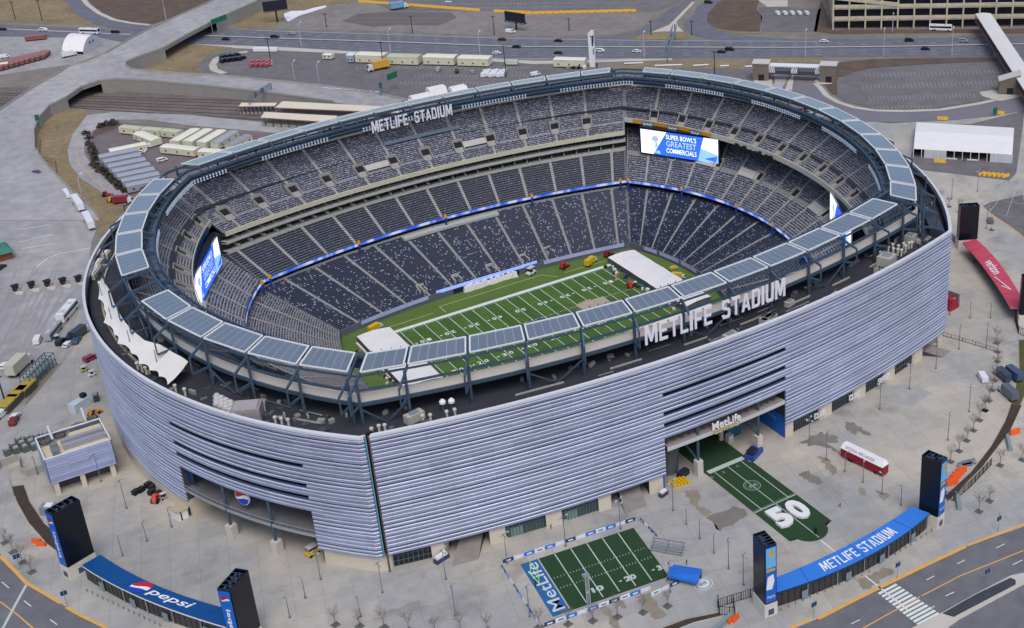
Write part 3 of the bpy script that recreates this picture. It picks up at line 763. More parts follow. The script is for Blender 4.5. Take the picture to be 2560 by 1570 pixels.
# floodlights
mb=MB(); mg=mat('lamp lens',srgb(210,222,236),.15,.0)
for sd in range(4):
    L=ringlen(CW,sd); n=int(L/1.25); rgl=tuple(x-.35 for x in CW)
    for i in range(n):
        if (i//11)%3==2: continue
        a=ringpt(rgl,sd,(i+.5)/n)
        for z in (50.9,50.1): mb.box((a[0],a[1],z),(.5,.5,.45),0)
o=P_(mb.build('floodlights',mg)); o['kind']='stuff'
# big rooftop letters
sign_w=mat('sign letters',srgb(226,222,232),.5,.02,.3)
def arc_text(txt,rg,sd,xa,xb,z0,z1,depth,bold=.045,mbx=None,mi=0,ga=0):
    ta,tb=t_at_x(rg,sd,xa),t_at_x(rg,sd,xb)
    def fn(x,y,z):
        t=ta+(tb-ta)*x; p=ringpt(tuple(v+z*depth for v in rg),sd,t); return Vector((p[0],p[1],z0+(z1-z0)*y))
    mb=mbx or MB(); block_on(mb,txt,fn,mi,True); return mb
RS=(99,93.3,107.9,132)
mb=MB(); ws=RS
def words(mb,parts,rg,sd,z0,z1,depth,bold):
    for w,a,b in parts: arc_text(w,rg,sd,a,b,z0,z1,depth,bold,mb)
words(mb,(('METLIFE',-21.6,-.4),('STADIUM',3.0,25.6)),RS,0,46.0,51.6,.14,.018)
o=P_(mb.build('rooftop_sign',sign_w)); o['label']='giant white METLIFE STADIUM letters on the near roof edge'
RF=(86,76,92.7,114)
mb=MB()
def farw(w,xa,xb):
    def fn(x,y,z):
        X=xa+(xb-xa)*x; t=t_at_x(RF,2,-X); p=ringpt(tuple(v-z*.12 for v in RF),2,t); return Vector((p[0],p[1],48.6+4.5*y))
    block_on(mb,w,fn,0,True)
farw('METLIFE',-16.8,-1.9); farw('STADIUM',1.0,16.5)
o=P_(mb.build('rooftop_sign',sign_w)); o['label']='white METLIFE STADIUM letters on the far canopy facing the field'
# ---- ground storey wall with doors
BW=(98.35,98.25,112.15,137.95); mb=MB()
def bx(x): return t_at_x(BW,0,x)
ops=[]
for u0,v0,u1,v1,k in ((981,1422,1082,1400,'g'),(1117,1395,1230,1366,'r'),(1264,1350,1367,1322,'w'),(1405,1308,1504,1286,'w'),(1537,1277,1633,1244,'r'),(1987,1088,2048,1050,'c'),(2077,1034.5,2131,1001,'c'),(2157.6,985,2203,952,'c'),(2228,939,2275,904,'g'),(2292,889.5,2329,862,'r')):
    ops.append((bx(G(u0,v0,GH)[0]),bx(G(u1,v1,GH)[0]),k))
ops.append((t_at_x(BW,0,-20.3),t_at_x(BW,0,22.2),'p'))
ops.sort(); c=0
for a,b,k in ops:
    band(mb,BW,GH,BW,7.3,(0,),max(1,int((a-c)*60)),0,c,a)
    if k!='p': band(mb,BW,6.6,BW,7.3,(0,),3,0,a,b)
    c=b
band(mb,BW,GH,BW,7.3,(0,),4,0,c,1)
pl=(t_at_x(BW,3,-(-44.4)),t_at_x(BW,3,86.4)); pr=(1-pl[1],1-pl[0])
for sd,(a,b) in ((3,pl),(1,pr)):
    band(mb,BW,GH,BW,7.3,(sd,),24,0,0,a); band(mb,BW,GH,BW,7.3,(sd,),6,0,b,1)
band(mb,BW,GH,BW,7.3,(2,),24)
# soffit under louvres
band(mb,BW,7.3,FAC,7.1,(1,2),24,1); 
for sd,(a,b) in ((0,portF),(3,portL)):
    band(mb,BW,7.3,FAC,7.1,(sd,),20,1,0,a); band(mb,BW,7.3,FAC,7.1,(sd,),20,1,b,1)
for a,b,k in ops:
    if k=='p': continue
    for t in (a,b):  # reveals
        p=ringpt(BW,0,t); q=ringpt(tuple(v-3 for v in BW),0,t); mb.face([(p[0],p[1],GH),(q[0],q[1],GH),(q[0],q[1],7.2),(p[0],p[1],7.2)],0)
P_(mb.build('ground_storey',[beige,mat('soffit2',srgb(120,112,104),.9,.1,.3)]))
BI=tuple(v-.9 for v in BW)
gl=mat('green tinted glazing',srgb(58,84,84),.2,.3,.4); gd=mat('garage glazing',srgb(26,38,44),.25,.1,.4); frm=mat('bronze frame',srgb(96,104,108),.5,0)
for a,b,k in ops:
    if k=='p': continue
    mb=MB(); L=ringlen(BI,0); w=(b-a)*L
    if k in 'gwc':
        band(mb,BI,GH,BI,6.7,(0,),6,0,a,b)
        n=8 if k=='g' else 12
        for i in range(n+1):
            p=ringpt(tuple(v-.8 for v in BW),0,a+(b-a)*i/n); mb.box((p[0],p[1],GH),(.16,.2,4.7),0,1)
        for z in ((GH+1.6,GH+3.2) if k=='g' else (GH+2.9,)):
            p=ringpt(tuple(v-.8 for v in BW),0,a);q=ringpt(tuple(v-.8 for v in BW),0,b); mb.bar((p[0],p[1],z),(q[0],q[1],z),.16,.16,1)
        if k=='w':
            band(mb,tuple(v-.82 for v in BW),GH,tuple(v-.82 for v in BW),GH+2.9,(0,),3,2,a+(b-a)*.12,a+(b-a)*.42)
        P_(mb.build('garage_door' if k=='g' else 'entrance_doors',[gd if k=='g' else gl if k=='w' else mat('dark entrance glazing',srgb(30,40,50),.2,.2,.4),frm,mat('pale green panel',srgb(108,140,136),.4,.2,.5)]))
    else:
        # access ramp cut into the building
        p=ringpt(tuple(v-9 for v in BW),0,a);q=ringpt(tuple(v-9 for v in BW),0,b)
        band(mb,tuple(v-9 for v in BW),0,tuple(v-9 for v in BW),7.2,(0,),3,0,a,b)
        for t in (a,b):
            p=ringpt(BW,0,t); q=ringpt(tuple(v-9 for v in BW),0,t); mb.face([(p[0],p[1],GH-1),(q[0],q[1],GH-1),(q[0],q[1],7.2),(p[0],p[1],7.2)],0)
        c0,c1=a+(b-a)*.25,a+(b-a)*.8
        P0=ringpt(tuple(v+4 for v in BW),0,c0);P1=ringpt(tuple(v+4 for v in BW),0,c1);P2=ringpt(tuple(v-9 for v in BW),0,c1);P3=ringpt(tuple(v-9 for v in BW),0,c0)
        mb.face([(P0[0],P0[1],GH+.05),(P1[0],P1[1],GH+.05),(P2[0],P2[1],6.4),(P3[0],P3[1],6.4)],1)
        for A_,B_ in ((P0,P3),(P1,P2)): mb.face([(A_[0],A_[1],GH),(B_[0],B_[1],GH),(B_[0],B_[1],6.4),(A_[0],A_[1],GH+.05)],0)
        P_(mb.build('access_ramp',[dark,mat('ramp concrete',srgb(134,128,124),.9,.2,.3)]))
for txt,u0,v0,u1,v1 in (('CLUB',2020,1040,2047,1027),('CLUB',2104.5,993,2130,979),('SUITES',2173.5,951,2203,934)):
    A=G(u0,v0,5.6);B=G(u1,v1,5.6); t0_=t_at_x(BW,0,A[0]+1.2);t1_=t_at_x(BW,0,B[0]+1.2); mb=MB()
    rgq=tuple(v+1.1 for v in BW)
    block_on(mb,txt,lambda x,y,z:Vector((*ringpt(tuple(v+z*.1 for v in rgq),0,t0_+(t1_-t0_)*x),4.3+1.9*y)),0,True)
    o=P_(mb.build('wall_sign',white)); o['label']='white letters reading '+txt
# ---- front portal
mb=MB(); blu=mat('sponsor blue',srgb(16,92,180),.5,.08,.3)
def prt(mb,ta,tb,side,zs,depth,mi=0,lip=1.3,bk=(0,)):
    A=tuple(v-.2 for v in FAC); B=tuple(v-depth for v in FAC)
    band(mb,A,zs,B,zs,(side,),10,mi,ta,tb); band(mb,B,zs-lip,A,zs-lip,(side,),10,1,ta,tb); band(mb,A,zs-lip,A,zs+.0,(side,),10,2,ta,tb)
prt(mb,portF[0]+.004,portF[1]-.001,0,15.4,13)
P_(mb.build('entrance_slab',[mat('slab top',srgb(150,142,136),.9,.2,.4),dark,mat('slab lip',srgb(190,190,192),.8,.05,.3)]))
mb=MB(); random.seed(5)
for i in range(16):
    t=portF[0]+(portF[1]-portF[0])*(i+.6)/16.5; p=ringpt(tuple(v-2.4 for v in FAC),0,t); mb.box((p[0],p[1],15.4),(.9,.9,.55),random.random(),top=(.5,.5))
P_(mb.build('slab_planting',mat('dark shrubs',srgb(92,92,88),.9,.2,1)))
mb=MB()
y0=-90.5
mb.face([(-24,y0,GH),(26,y0,GH),(26,y0,20),(-24,y0,20)],0)
for x in (-20.6,22.3): mb.face([(x,-111,GH),(x,y0,GH),(x,y0,19.7),(x,-111,19.7)],0)
mb.face([(-20.6,-111,19.7),(22.3,-111,19.7),(22.3,y0,19.7),(-20.6,y0,19.7)],0)
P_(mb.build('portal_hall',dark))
mb=MB(); mb.box((22.1,-104.5,GH),(.2,13.6,7.2),0,0); mb.box((-20.45,-110.9,GH),(.5,1.4,5.4),0,0); 
text_plane(mb,'MetLife',(21.95,-99,6.6),(21.95,-107.5,6.0),(0,0,1.8),1,.008)
P_(mb.build('portal_side_panel',[blu,mat('pale blue letters',srgb(96,160,216),.5,0)]))
mb=MB()
for x in (-8.8,12.2): 
    mb.tube((x,-111.6,GH+5),(x,-111.6,19.7),.42,n=10,mi=1); mb.box((x,-111.6,GH),(1.9,2.0,5.0),0,0)
    mb.tube((x,-111,GH+5),(x-3,-103,15),.22,n=6,mi=1); mb.tube((x,-111,GH+5),(x-1,-97,12),.25,n=6,mi=1)
for x in (6.6,): mb.tube((x,-101,GH),(x,-101,14),.7,n=10,mi=0); mb.box((x+1.5,-103,GH),(1.8,1.8,2.4),0,0)
P_(mb.build('portal_columns',[mat('pale plinth',srgb(196,190,182),.8,.06,.5),steel]))
mb=MB(); mb.tube((-14.5,-104,GH),(-14.5,-104,11),3.2,3.8,n=16,mi=0); mb.box((-12.5,-109.2,GH),(3.5,2.0,1.6),.3,1); mb.box((10.5,-100,GH),(5,4,5),.1,2)
P_(mb.build('portal_kiosks',[mat('drum cladding',srgb(86,92,94),.7,.15,.4),mat('kiosk dark',srgb(38,44,58),.6,.1,1),mat('teal kiosk',srgb(20,98,124),.5,.1,.5)]))
mb=MB(); rgq=tuple(v+.05 for v in FAC)
ta_,tb_=t_at_x(FAC,0,-4.6),t_at_x(FAC,0,5.2)
text_on(mb,'MetLife',lambda x,y,z:Vector((*ringpt(tuple(v+z*.2 for v in rgq),0,ta_+(tb_-ta_)*x),15.5+2.5*y)),0,.008,.05)
ta2,tb2=t_at_x(FAC,0,-4.2),t_at_x(FAC,0,4.4)
text_on(mb,'CENTRAL',lambda x,y,z:Vector((*ringpt(tuple(v+.15+z*.1 for v in rgq),0,ta2+(tb2-ta2)*x),14.2+1.1*y)),1,.04,.05)
o=P_(mb.build('entrance_sign',[white,mat('gold letters',srgb(198,176,124),.6,0)])); o['label']='white MetLife letters over the main entrance'
mb=MB(); 
for i in range(5):
    for j in range(3): mb.box((-17.6+i*1.0,-112.6+j*1.2-i*.15,GH),(.75,1.0,.9),.1)
P_(mb.build('turnstile_barriers',yellow2))
# ---- end portal on the left
def endp(sd,ta,tb,detail=True):
    mb=MB(); A=tuple(v-.3 for v in FAC); B=tuple(v-11 for v in FAC); D=tuple(v-26 for v in FAC)
    band(mb,A,11.2,B,11.2,(sd,),10,0,ta,tb); band(mb,B,10.2,A,10.2,(sd,),10,1,ta,tb); band(mb,A,10.2,A,11.2,(sd,),10,2,ta,tb)
    P_(mb.build('balcony',[mat('balcony floor',srgb(112,112,116),.9,.15,.4),dark,mat('balcony edge',srgb(150,154,162),.7,.05,.3)]))
    mb=MB(); band(mb,D,GH,D,20,(sd,),10,0,ta,tb); band(mb,A,19.8,D,19.8,(sd,),10,0,ta,tb)
    for t in (ta,tb):
        p=ringpt(A,sd,t);q=ringpt(D,sd,t); mb.face([(p[0],p[1],7.2),(q[0],q[1],7.2),(q[0],q[1],19.8),(p[0],p[1],19.8)],0); p=ringpt(BW,sd,t); mb.face([(p[0],p[1],GH),(q[0],q[1],GH),(q[0],q[1],7.2),(p[0],p[1],7.2)],1)
    P_(mb.build('portal_hall',[dark,beige]))
    mb=MB()
    for f in (.36,.70):
        t=ta+(tb-ta)*f; p=ringpt(tuple(v-.6 for v in FAC),sd,t); mb.tube((p[0],p[1],GH+3.5),(p[0],p[1],19.8),.45,n=8,mi=1); mb.box((p[0],p[1],GH),(2.2,2.2,3.8),.5,0)
    for i in range(24):
        t=ta+(tb-ta)*i/23; p=ringpt(A,sd,t); mb.bar((p[0],p[1],11.2),(p[0],p[1],12.3),.1,.1,1)
        if i: mb.bar((pp[0],pp[1],12.3),(p[0],p[1],12.3),.16,.16,2)
        pp=p
    P_(mb.build('portal_columns',[mat('pale plinth',srgb(196,190,182),.8,.06,.5),steel,steel_l]))
endp(3,portL[0],portL[1]); endp(1,portR[0],portR[1])
# round cola sign and blue/white swoosh banners in the left portal
t=.5; p=Vector((-121.4,-65.2,16.0)); out=Vector((-.88,-.47,0)).normalized(); tv=Vector((-out.y,out.x,0)); 
def roundel(mb,c,ux,uy,r,mi=(0,1,2)):
    """disc with red upper cap, white wave and blue lower cap"""
    n=28; 
    top=[];bot=[]
    wv=lambda x:(.18*math.sin(x*2.6+.3)+.16*x)
    xs=[-1+2*i/18 for i in range(19)]
    def cl(x,y):
        h=math.sqrt(max(0,1-x*x)); return max(-h,min(h,y))
    for a,b in zip(xs[:-1],xs[1:]):
        ha,hb=math.sqrt(max(0,1-a*a)),math.sqrt(max(0,1-b*b))
        y1a,y1b=cl(a,wv(a)+.16),cl(b,wv(b)+.16); y2a,y2b=cl(a,wv(a)*.6-.22),cl(b,wv(b)*.6-.22)
        f=lambda x,y:c+ux*(x*r)+uy*(y*r)
        mb.face([f(a,y1a),f(b,y1b),f(b,hb),f(a,ha)],mi[0]); mb.face([f(a,y2a),f(b,y2b),f(b,y1b),f(a,y1a)],mi[1]); mb.face([f(a,-ha),f(b,-hb),f(b,y2b),f(a,y2a)],mi[2])
redm=mat('logo red',srgb(190,32,48),.5,0); whm=mat('logo white',srgb(232,232,238),.5,0); blm=mat('logo blue',srgb(24,70,170),.5,0)
mb=MB(); roundel(mb,p,tv,Vector((0,0,1)),2.3); mb.tube(p-out*.5,p-out*.05,2.45,2.45,n=24,mi=1)
o=P_(mb.build('cola_sign',[redm,whm,blm])); o['label']='round red white and blue roundel hanging in the left entrance'
mb=MB(); D=tuple(v-8 for v in FAC); ta,tb=portL; band(mb,D,13.6,D,15.4,(3,),6,1,ta+(tb-ta)*.58,ta+(tb-ta)*.8); band(mb,tuple(v-4 for v in FAC),16.4,tuple(v-4 for v in FAC),19.2,(3,),6,0,ta+(tb-ta)*.78,ta+(tb-ta)*.995); band(mb,tuple(v-9 for v in FAC),11.3,tuple(v-9 for v in FAC),12.6,(3,),6,0,ta+(tb-ta)*.4,ta+(tb-ta)*.66)
band(mb,tuple(v-1.6 for v in FAC),13,tuple(v-1.6 for v in FAC),19.4,(3,),2,0,ta+.001,ta+(tb-ta)*.06)
P_(mb.build('portal_banner',[navy,whm]))

mb=MB(); random.seed(44)
for sd,n_,a0,a1 in ((0,90,.02,.98),(3,70,.55,.98),(3,20,.05,.5),(1,30,.02,.6)):
    for i in range(n_):
        t=random.uniform(a0,a1); f=random.uniform(0,1) if sd else random.choice((random.uniform(0,.25),random.uniform(.7,1)))
        p=ringpt(lerp((91.5,84.5,98.5,118),(96.5,96.4,110.2,136),f),sd,t); s=random.uniform(.4,2.2); mb.box((p[0],p[1],39.9),(s,random.uniform(.4,1.4),random.uniform(.3,1.3)),random.random()*3,random.choice((0,0,1,2)))
for i in range(26):
    sd=random.choice((0,0,3)); t=random.uniform(.1,.9); f=random.uniform(.1,.9); rg=lerp((91.5,84.5,98.5,118),(96.5,96.4,110.2,136),f); dt=random.uniform(.01,.05); p,q=ringpt(rg,sd,t),ringpt(rg,sd,t+dt); mb.bar((p[0],p[1],40.3),(q[0],q[1],40.3),.22,.25,random.choice((1,2)))
o=P_(mb.build('deck_services',[mat('services dark',srgb(70,74,84),.7,.2,.6),mat('services mid',srgb(104,108,114),.7,.2,.6),mat('services pale',srgb(150,150,148),.7,.2,.6)])); o['kind']='stuff'
# ================================================================ ground, roads, field
def poly(name,pts,z,m,kind='structure',hole=False,edge=None):
    mb=MB(); q=[]
    for p in pts:
        if isinstance(p[0],str): w=T(p[0],p[1],p[2],p[3] if len(p)>3 else z)
        else: w=(p[0],p[1],z)
        q.append((w[0],w[1],w[2] if len(w)>2 else z))
    h=[[(p[0],p[1],z) for p in ring(HOLE,0,12)]] if hole else []
    mb.sheet(q,0,h); ms=[m]
    if edge:
        ms.append(edge[0])
        for i in range(len(q)):
            a,b=q[i],q[(i+1)%len(q)]; mb.face([(a[0],a[1],z-edge[1]),(b[0],b[1],z-edge[1]),b,a],1)
    o=mb.build(name,ms); o['kind']=kind; return o
def full(*pts): return [G(x,y,GH) for x,y in pts]
base_m=mat('outskirt ground',srgb(128,120,114),.95,.14,.012,scale2=.15,col2=srgb(138,130,120))
road_m=mat('road asphalt',srgb(108,108,113),.85,.08,.02,scale2=.25)
hwy_m=mat('highway asphalt',srgb(106,108,118),.85,.10,.05,scale2=.3,stretch=(6,R(-12)))
ramp_m=mat('worn ramp asphalt',srgb(152,150,153),.85,.10,.025,scale2=.2,col2=srgb(178,175,175),stretch=(.22,R(-20)))
lot_m=mat('parking lot asphalt',srgb(112,109,111),.9,.12,.02,scale2=.2)
lotd_m=mat('old parking lot',srgb(132,126,122),.9,.12,.02,scale2=.2)
yard_m=mat('worn grey yard',srgb(146,144,146),.9,.12,.035,scale2=.2,col2=srgb(174,171,170),stretch=(.25,R(28)))
lightc=mat('light kerb concrete',srgb(190,184,174),.9,.08,.1)
o=poly('ground',[(-2500,-1200),(3000,-1200),(3000,4500),(-2500,4500)],1.80,base_m,hole=True)
# playing field
poly('sideline_grass',[(p[0],p[1]) for p in ring(LW,0,12)],0.0,turf2)
Y=.9144; mb=MB(); x1=60*Y; y1=26.667*Y
mb.sheet([(-x1-1.5,-y1-1.5,.03),(x1+1.5,-y1-1.5,.03),(x1+1.5,y1+1.5,.03),(-x1-1.5,y1+1.5,.03)],0)
def rect(mb,x0,y0,x1_,y1_,z,mi): mb.face([(x0,y0,z),(x1_,y0,z),(x1_,y1_,z),(x0,y1_,z)],mi)
# mowing bands
for i in range(-10,10,2): rect(mb,i*5*Y,-y1,(i+1)*5*Y,y1,.05,2)
for s in (-1,1):
    rect(mb,-x1-1.83,s*y1 if s>0 else -y1-1.83,x1+1.83,y1+1.83 if s>0 else -y1,.07,1)
    rect(mb,s*x1 if s>0 else -x1-1.83,-y1,x1+1.83 if s>0 else -x1,y1,.07,1)
for i in range(-10,11):
    w=.11 if abs(i)<10 else .16; rect(mb,i*5*Y-w,-y1+.1,i*5*Y+w,y1-.1,.08,1)
for k in range(-49,50):
    if k%5==0: continue
    x=k*Y
    for yy in (-3.1,3.1): rect(mb,x-.08,yy-.35,x+.08,yy+.35,.08,1)
    for s in (-1,1): rect(mb,x-.08,s*(y1-.5)-.35,x+.08,s*(y1-.5)+.35,.08,1)
for k,n in zip(range(-4,5),('10','20','30','40','50','40','30','20','10')):
    x=k*10*Y
    for s in (-1,1):
        yb=s*12.75
        # numerals face the nearer sideline
        for j,ch in enumerate(n):
            cx=x+(-1.25 if j==0 else 1.25)*(1 if s<0 else -1)
            d=1 if s<0 else -1
            text_on(mb,ch,lambda a,b,z,cx=cx,d=d,yb=yb:Vector((cx+d*(a-.5)*1.45,yb+d*(b-.5)*2.0,.09)),1,.03)
        if k!=0:   # arrow toward the nearer goal line
            g=1 if k>0 else -1; ax=x+g*3.1; mb.face([(ax,yb-.45,.09),(ax+g*1.1,yb,.09),(ax,yb+.45,.09)][::(1 if g>0 else -1)],1)
# league style shield at midfield
sh=[(-4.4,2.6),(-2.2,3.2),(0,2.6),(2.2,3.2),(4.4,2.6),(4.0,0),(2.6,-2.0),(0,-3.4),(-2.6,-2.0),(-4.0,0)]
mb.sheet([(x*1.05,y_*1.05,.10) for x,y_ in sh],1); mb.sheet([(x,y_,.12) for x,y_ in sh],3); mb.sheet([(-3.6,-.1,.14),(3.6,-.1,.14),(2.4,-1.8,.14),(0,-2.9,.14),(-2.4,-1.8,.14)],1)
text_on(mb,'NFL',lambda a,b,z:Vector((-2.2+4.4*a,-1.9+1.7*b,.16)),4,.06)
for i in range(8): rect(mb,-3+i*.8,1.2,-2.7+i*.8,1.6,.14,1)
o=mb.build('playing_field',[turf,paint,mat('mown turf',srgb(66,98,40),.95,.1,.06,scale2=.5),mat('shield blue',srgb(30,48,110),.8,0),mat('shield red',srgb(170,36,48),.8,0)]); struct(o)
# faint lines on the apron
mb=MB()
for a,b in (((-22,27.8),(-22,33.5)),((-22,33.5),(20,33.8)),((20,33.8),(24,28.5)),((-50,29.6),(-26,30.2)),((28,30),(46,29.6))): mb.ribbon([(a[0],a[1],.04),(b[0],b[1],.04)],.35)
struct(mb.build('bench_area_lines',mat('pale line',srgb(168,182,120),.9,.1,.5)))
# ---- plaza
P1=[(0,1240),(35,1120),(60,1020),(180,880),(230,800),(300,700),(700,420),(1400,330),(2080,290),(2224,309),(2293,304),(2362,302),(2479,291),(2560,277),(2800,240),(2900,1100),(2560,1315),(2413,1366),(2209,1466),(2049,1544),(1980,1572),(1700,1680),(1300,1760),(900,1770),(560,1690),(262,1568),(175,1522),(127,1493),(65.5,1457),(0,1384),(-200,1250)]
def plaza_mat():
    m=bpy.data.materials.new('stained plaza concrete'); m.use_nodes=True; N=m.node_tree.nodes; L=m.node_tree.links; b=N['Principled BSDF']; b.inputs['Roughness'].default_value=.88
    tc=N.new('ShaderNodeTexCoord')
    def noise(sc,det,a,c,lo,hi):
        n=N.new('ShaderNodeTexNoise'); n.inputs['Scale'].default_value=sc; n.inputs['Detail'].default_value=det; n.inputs['Roughness'].default_value=.6; L.new(tc.outputs['Object'],n.inputs['Vector'])
        r=N.new('ShaderNodeMapRange'); r.inputs['From Min'].default_value=a; r.inputs['From Max'].default_value=c; r.inputs['To Min'].default_value=lo; r.inputs['To Max'].default_value=hi; L.new(n.outputs['Fac'],r.inputs['Value']); return r.outputs[0]
    mx=N.new('ShaderNodeMix'); mx.data_type='RGBA'; mx.inputs[6].default_value=srgb(164,163,160); mx.inputs[7].default_value=srgb(190,182,168); L.new(noise(.018,4,.42,.60,0,1),mx.inputs[0])
    mp=N.new('ShaderNodeMapping'); mp.inputs['Rotation'].default_value=(0,0,R(14)); L.new(tc.outputs['Object'],mp.inputs['Vector'])
    br=N.new('ShaderNodeTexBrick'); br.offset=.0; br.inputs['Scale'].default_value=1; br.inputs['Brick Width'].default_value=7.2; br.inputs['Row Height'].default_value=7.2; br.inputs['Mortar Size'].default_value=.07
    br.inputs['Color1'].default_value=(1,1,1,1); br.inputs['Color2'].default_value=(.90,.91,.93,1); br.inputs['Mortar'].default_value=(.74,.74,.74,1); L.new(mp.outputs[0],br.inputs['Vector'])
    mu=N.new('ShaderNodeMix'); mu.data_type='RGBA'; mu.blend_type='MULTIPLY'; mu.inputs[0].default_value=1; L.new(mx.outputs[2],mu.inputs[6]); L.new(br.outputs['Color'],mu.inputs[7])
    v1=N.new('ShaderNodeVectorMath'); v1.operation='SCALE'; L.new(mu.outputs[2],v1.inputs[0]); L.new(noise(.25,9,.3,.7,.88,1.08),v1.inputs['Scale'])
    v2=N.new('ShaderNodeVectorMath'); v2.operation='SCALE'; L.new(v1.outputs[0],v2.inputs[0]); L.new(noise(.055,8,.56,.68,1,.74),v2.inputs['Scale'])
    L.new(v2.outputs[0],b.inputs['Base Color']); return m
plz=plaza_mat()
poly('plaza',full(*P1),GH,plz,hole=True,edge=(lightc,.16))
# damp patches and bare stains with a shape of their own
wet=mat('damp concrete',srgb(122,118,110),.7,.12,.2); wet2=mat('old wet stain',srgb(140,132,118),.85,.2,.5)
def patch(name,pts,z,m): poly(name,pts,z,m)
for pts,m in (
 ([('c3',1330,755),('c3',1520,672),('c3',1600,700),('c3',1620,740),('c3',1560,770),('c3',1430,845)],wet),
 ([('c3',1200,800),('c3',1330,755),('c3',1430,845),('c3',1310,888),('c3',1250,830)],mat('light damp',srgb(160,160,158),.8,.15,.3)),
 ([('c3',1190,570),('c3',1270,560),('c3',1300,610),('c3',1280,650),('c3',1370,720),('c3',1320,750),('c3',1260,680),('c3',1200,610)],wet2),
 ([('c3',850,1290),('c3',950,1265),('c3',1065,1420),('c3',1040,1440),('c3',975,1455),('c3',930,1400),('c3',890,1345)],wet2),
 ([('c3',580,1370),('c3',640,1345),('c3',720,1460),('c3',745,1511),('c3',700,1511),('c3',640,1420)],wet2),
 ([('c3',690,1310),('c3',740,1300),('c3',770,1340),('c3',790,1370),('c3',770,1380),('c3',720,1345)],wet2),
 ([('c4',370,240),('c4',520,165),('c4',600,180),('c4',650,200),('c4',640,240),('c4',560,240),('c4',700,330),('c4',640,300),('c4',520,260)],mat('dark damp',srgb(124,120,114),.75,.15,.2)),
 ([('c4',680,90),('c4',760,100),('c4',880,180),('c4',860,192),('c4',780,160),('c4',770,190),('c4',700,150)],mat('dark damp',srgb(124,120,114),.75)),
 ([('c4',500,330),('c4',600,360),('c4',640,450),('c4',600,470),('c4',560,400)],wet2),
 ([('c4',370,460),('c4',450,430),('c4',545,520),('c4',500,530),('c4',440,500)],wet),
 ([('c4',760,1180),('c4',850,1150),('c4',960,1090),('c4',1040,1120),('c4',960,1170),('c4',870,1240),('c4',820,1250)],wet2),
 ([('c4',780,540),('c4',820,550),('c4',840,600),('c4',810,600)],wet2),([('c4',900,560),('c4',1010,600),('c4',960,640)],wet2),
 ([('c2',730,1150),('c2',1170,1120),('c2',1180,1260),('c2',1100,1330),('c2',880,1400),('c2',800,1280)],mat('light damp',srgb(160,160,158),.8,.15,.3)),
 ([('b4',930,1290),('b4',1120,1270),('b4',1300,1330),('b4',1150,1420),('b4',1000,1400)],mat('light damp',srgb(160,160,158),.8))):
    # ragged outline
    q=[T(*p)[:2] for p in pts]; out=[]; random.seed(len(q))
    for i in range(len(q)):
        a,b=q[i],q[(i+1)%len(q)]; n=5; dx,dy=b[0]-a[0],b[1]-a[1]; l=math.hypot(dx,dy)
        for j in range(n):
            r_=random.uniform(-1,1)*min(.12*l,.7)*(0 if j==0 else 1); out.append((a[0]+dx*j/n-dy/l*r_,a[1]+dy*j/n+dx/l*r_))
    poly('plaza_stain',[(x,y_) for x,y_ in out],GH+.02,m)
# ---- ring road south of the plaza
poly('ring_road',full((-300,1200),(0,1384),(65.5,1457),(127,1493),(175,1522),(262,1568),(560,1690),(900,1770),(1300,1760),(1700,1680),(1980,1572),(2049,1544),(2209,1466),(2413,1366),(2560,1315),(2900,1150),(3300,1900),(2500,2300),(700,2600),(-600,2200),(-700,1400)),1.84,road_m)
mb=MB()
mb.ribbon([(*G(x,y,GH),GH+.03) for x,y in ((0,1390),(40,1430),(65.5,1457),(127,1493),(152,1508))],.9,None)
mb.ribbon([(*G(x,y,GH),GH+.03) for x,y in ((165,1518),(200,1538),(262,1568),(330,1600))],.8)
mb.ribbon([(*G(x,y,GH),GH+.03) for x,y in ((1920,1597),(1980,1568),(2030,1547))],.9); mb.ribbon([(*G(x,y,GH),GH+.03) for x,y in ((2045,1547),(2120,1508),(2209,1464),(2320,1410),(2414,1366))],1.1)
mb.ribbon([(*G(x,y,GH),GH+.03) for x,y in ((2418,1364),(2490,1337),(2600,1296))],.8)
struct(mb.build('kerb_paint',yellow))
mb=MB()
for pts in (((0,1504),(45,1538),(105,1590)),((2150,1575),(2230,1530),(2300,1492)),((2304,1490),(2400,1440),(2480,1408),(2560,1376))):
    mb.ribbon([(*G(x,y,1.84),1.88) for x,y in pts],.35)
struct(mb.build('road_lines',yellow))
mb=MB()
for a,b in (((5,1455),(22,1470)),((60,1502),(78,1516)),((125,1549),(143,1562)),((2393,1410),(2412,1400),),((2490,1370),(2512,1360)),((2316,1450),(2336,1440)),((2532,1412),(2556,1400)),((2128,1560),(2150,1549)),((2364,1490),(2386,1480)),((2320,1525),(2337,1515))):
    mb.ribbon([(*G(*a,1.84),1.88),(*G(*b,1.84),1.88)],.25)
for i in range(12):
    f=i/11; a=(2197+ (2293-2197)*f, 1485+(1562-1485)*f); b=(2242+(2347-2242)*f,1461+(1533-1461)*f)
    A,B=G(*a,1.84),G(*b,1.84); mb.ribbon([(*A,1.89),(*B,1.89)],.8)
struct(mb.build('crosswalk_and_lane_marks',paint))
mb=MB(); mb.ribbon([(*G(70,1455,1.84),1.89),(*G(45,1500,1.84),1.89),(*G(5,1575,1.84),1.89)],.7)
struct(mb.build('manhole_strip',paint_b))
poly('traffic_island',[('c4',1150,1511),('c4',1330,1420),('c4',1600,1270),('c4',1830,1150),('c4',1923,1130),('c4',2050,1110),('c4',2100,1150),('c4',1923,1210),('c4',1700,1330),('c4',1480,1450),('c4',1370,1530)],2.0,lightc,edge=(lightc,.18))
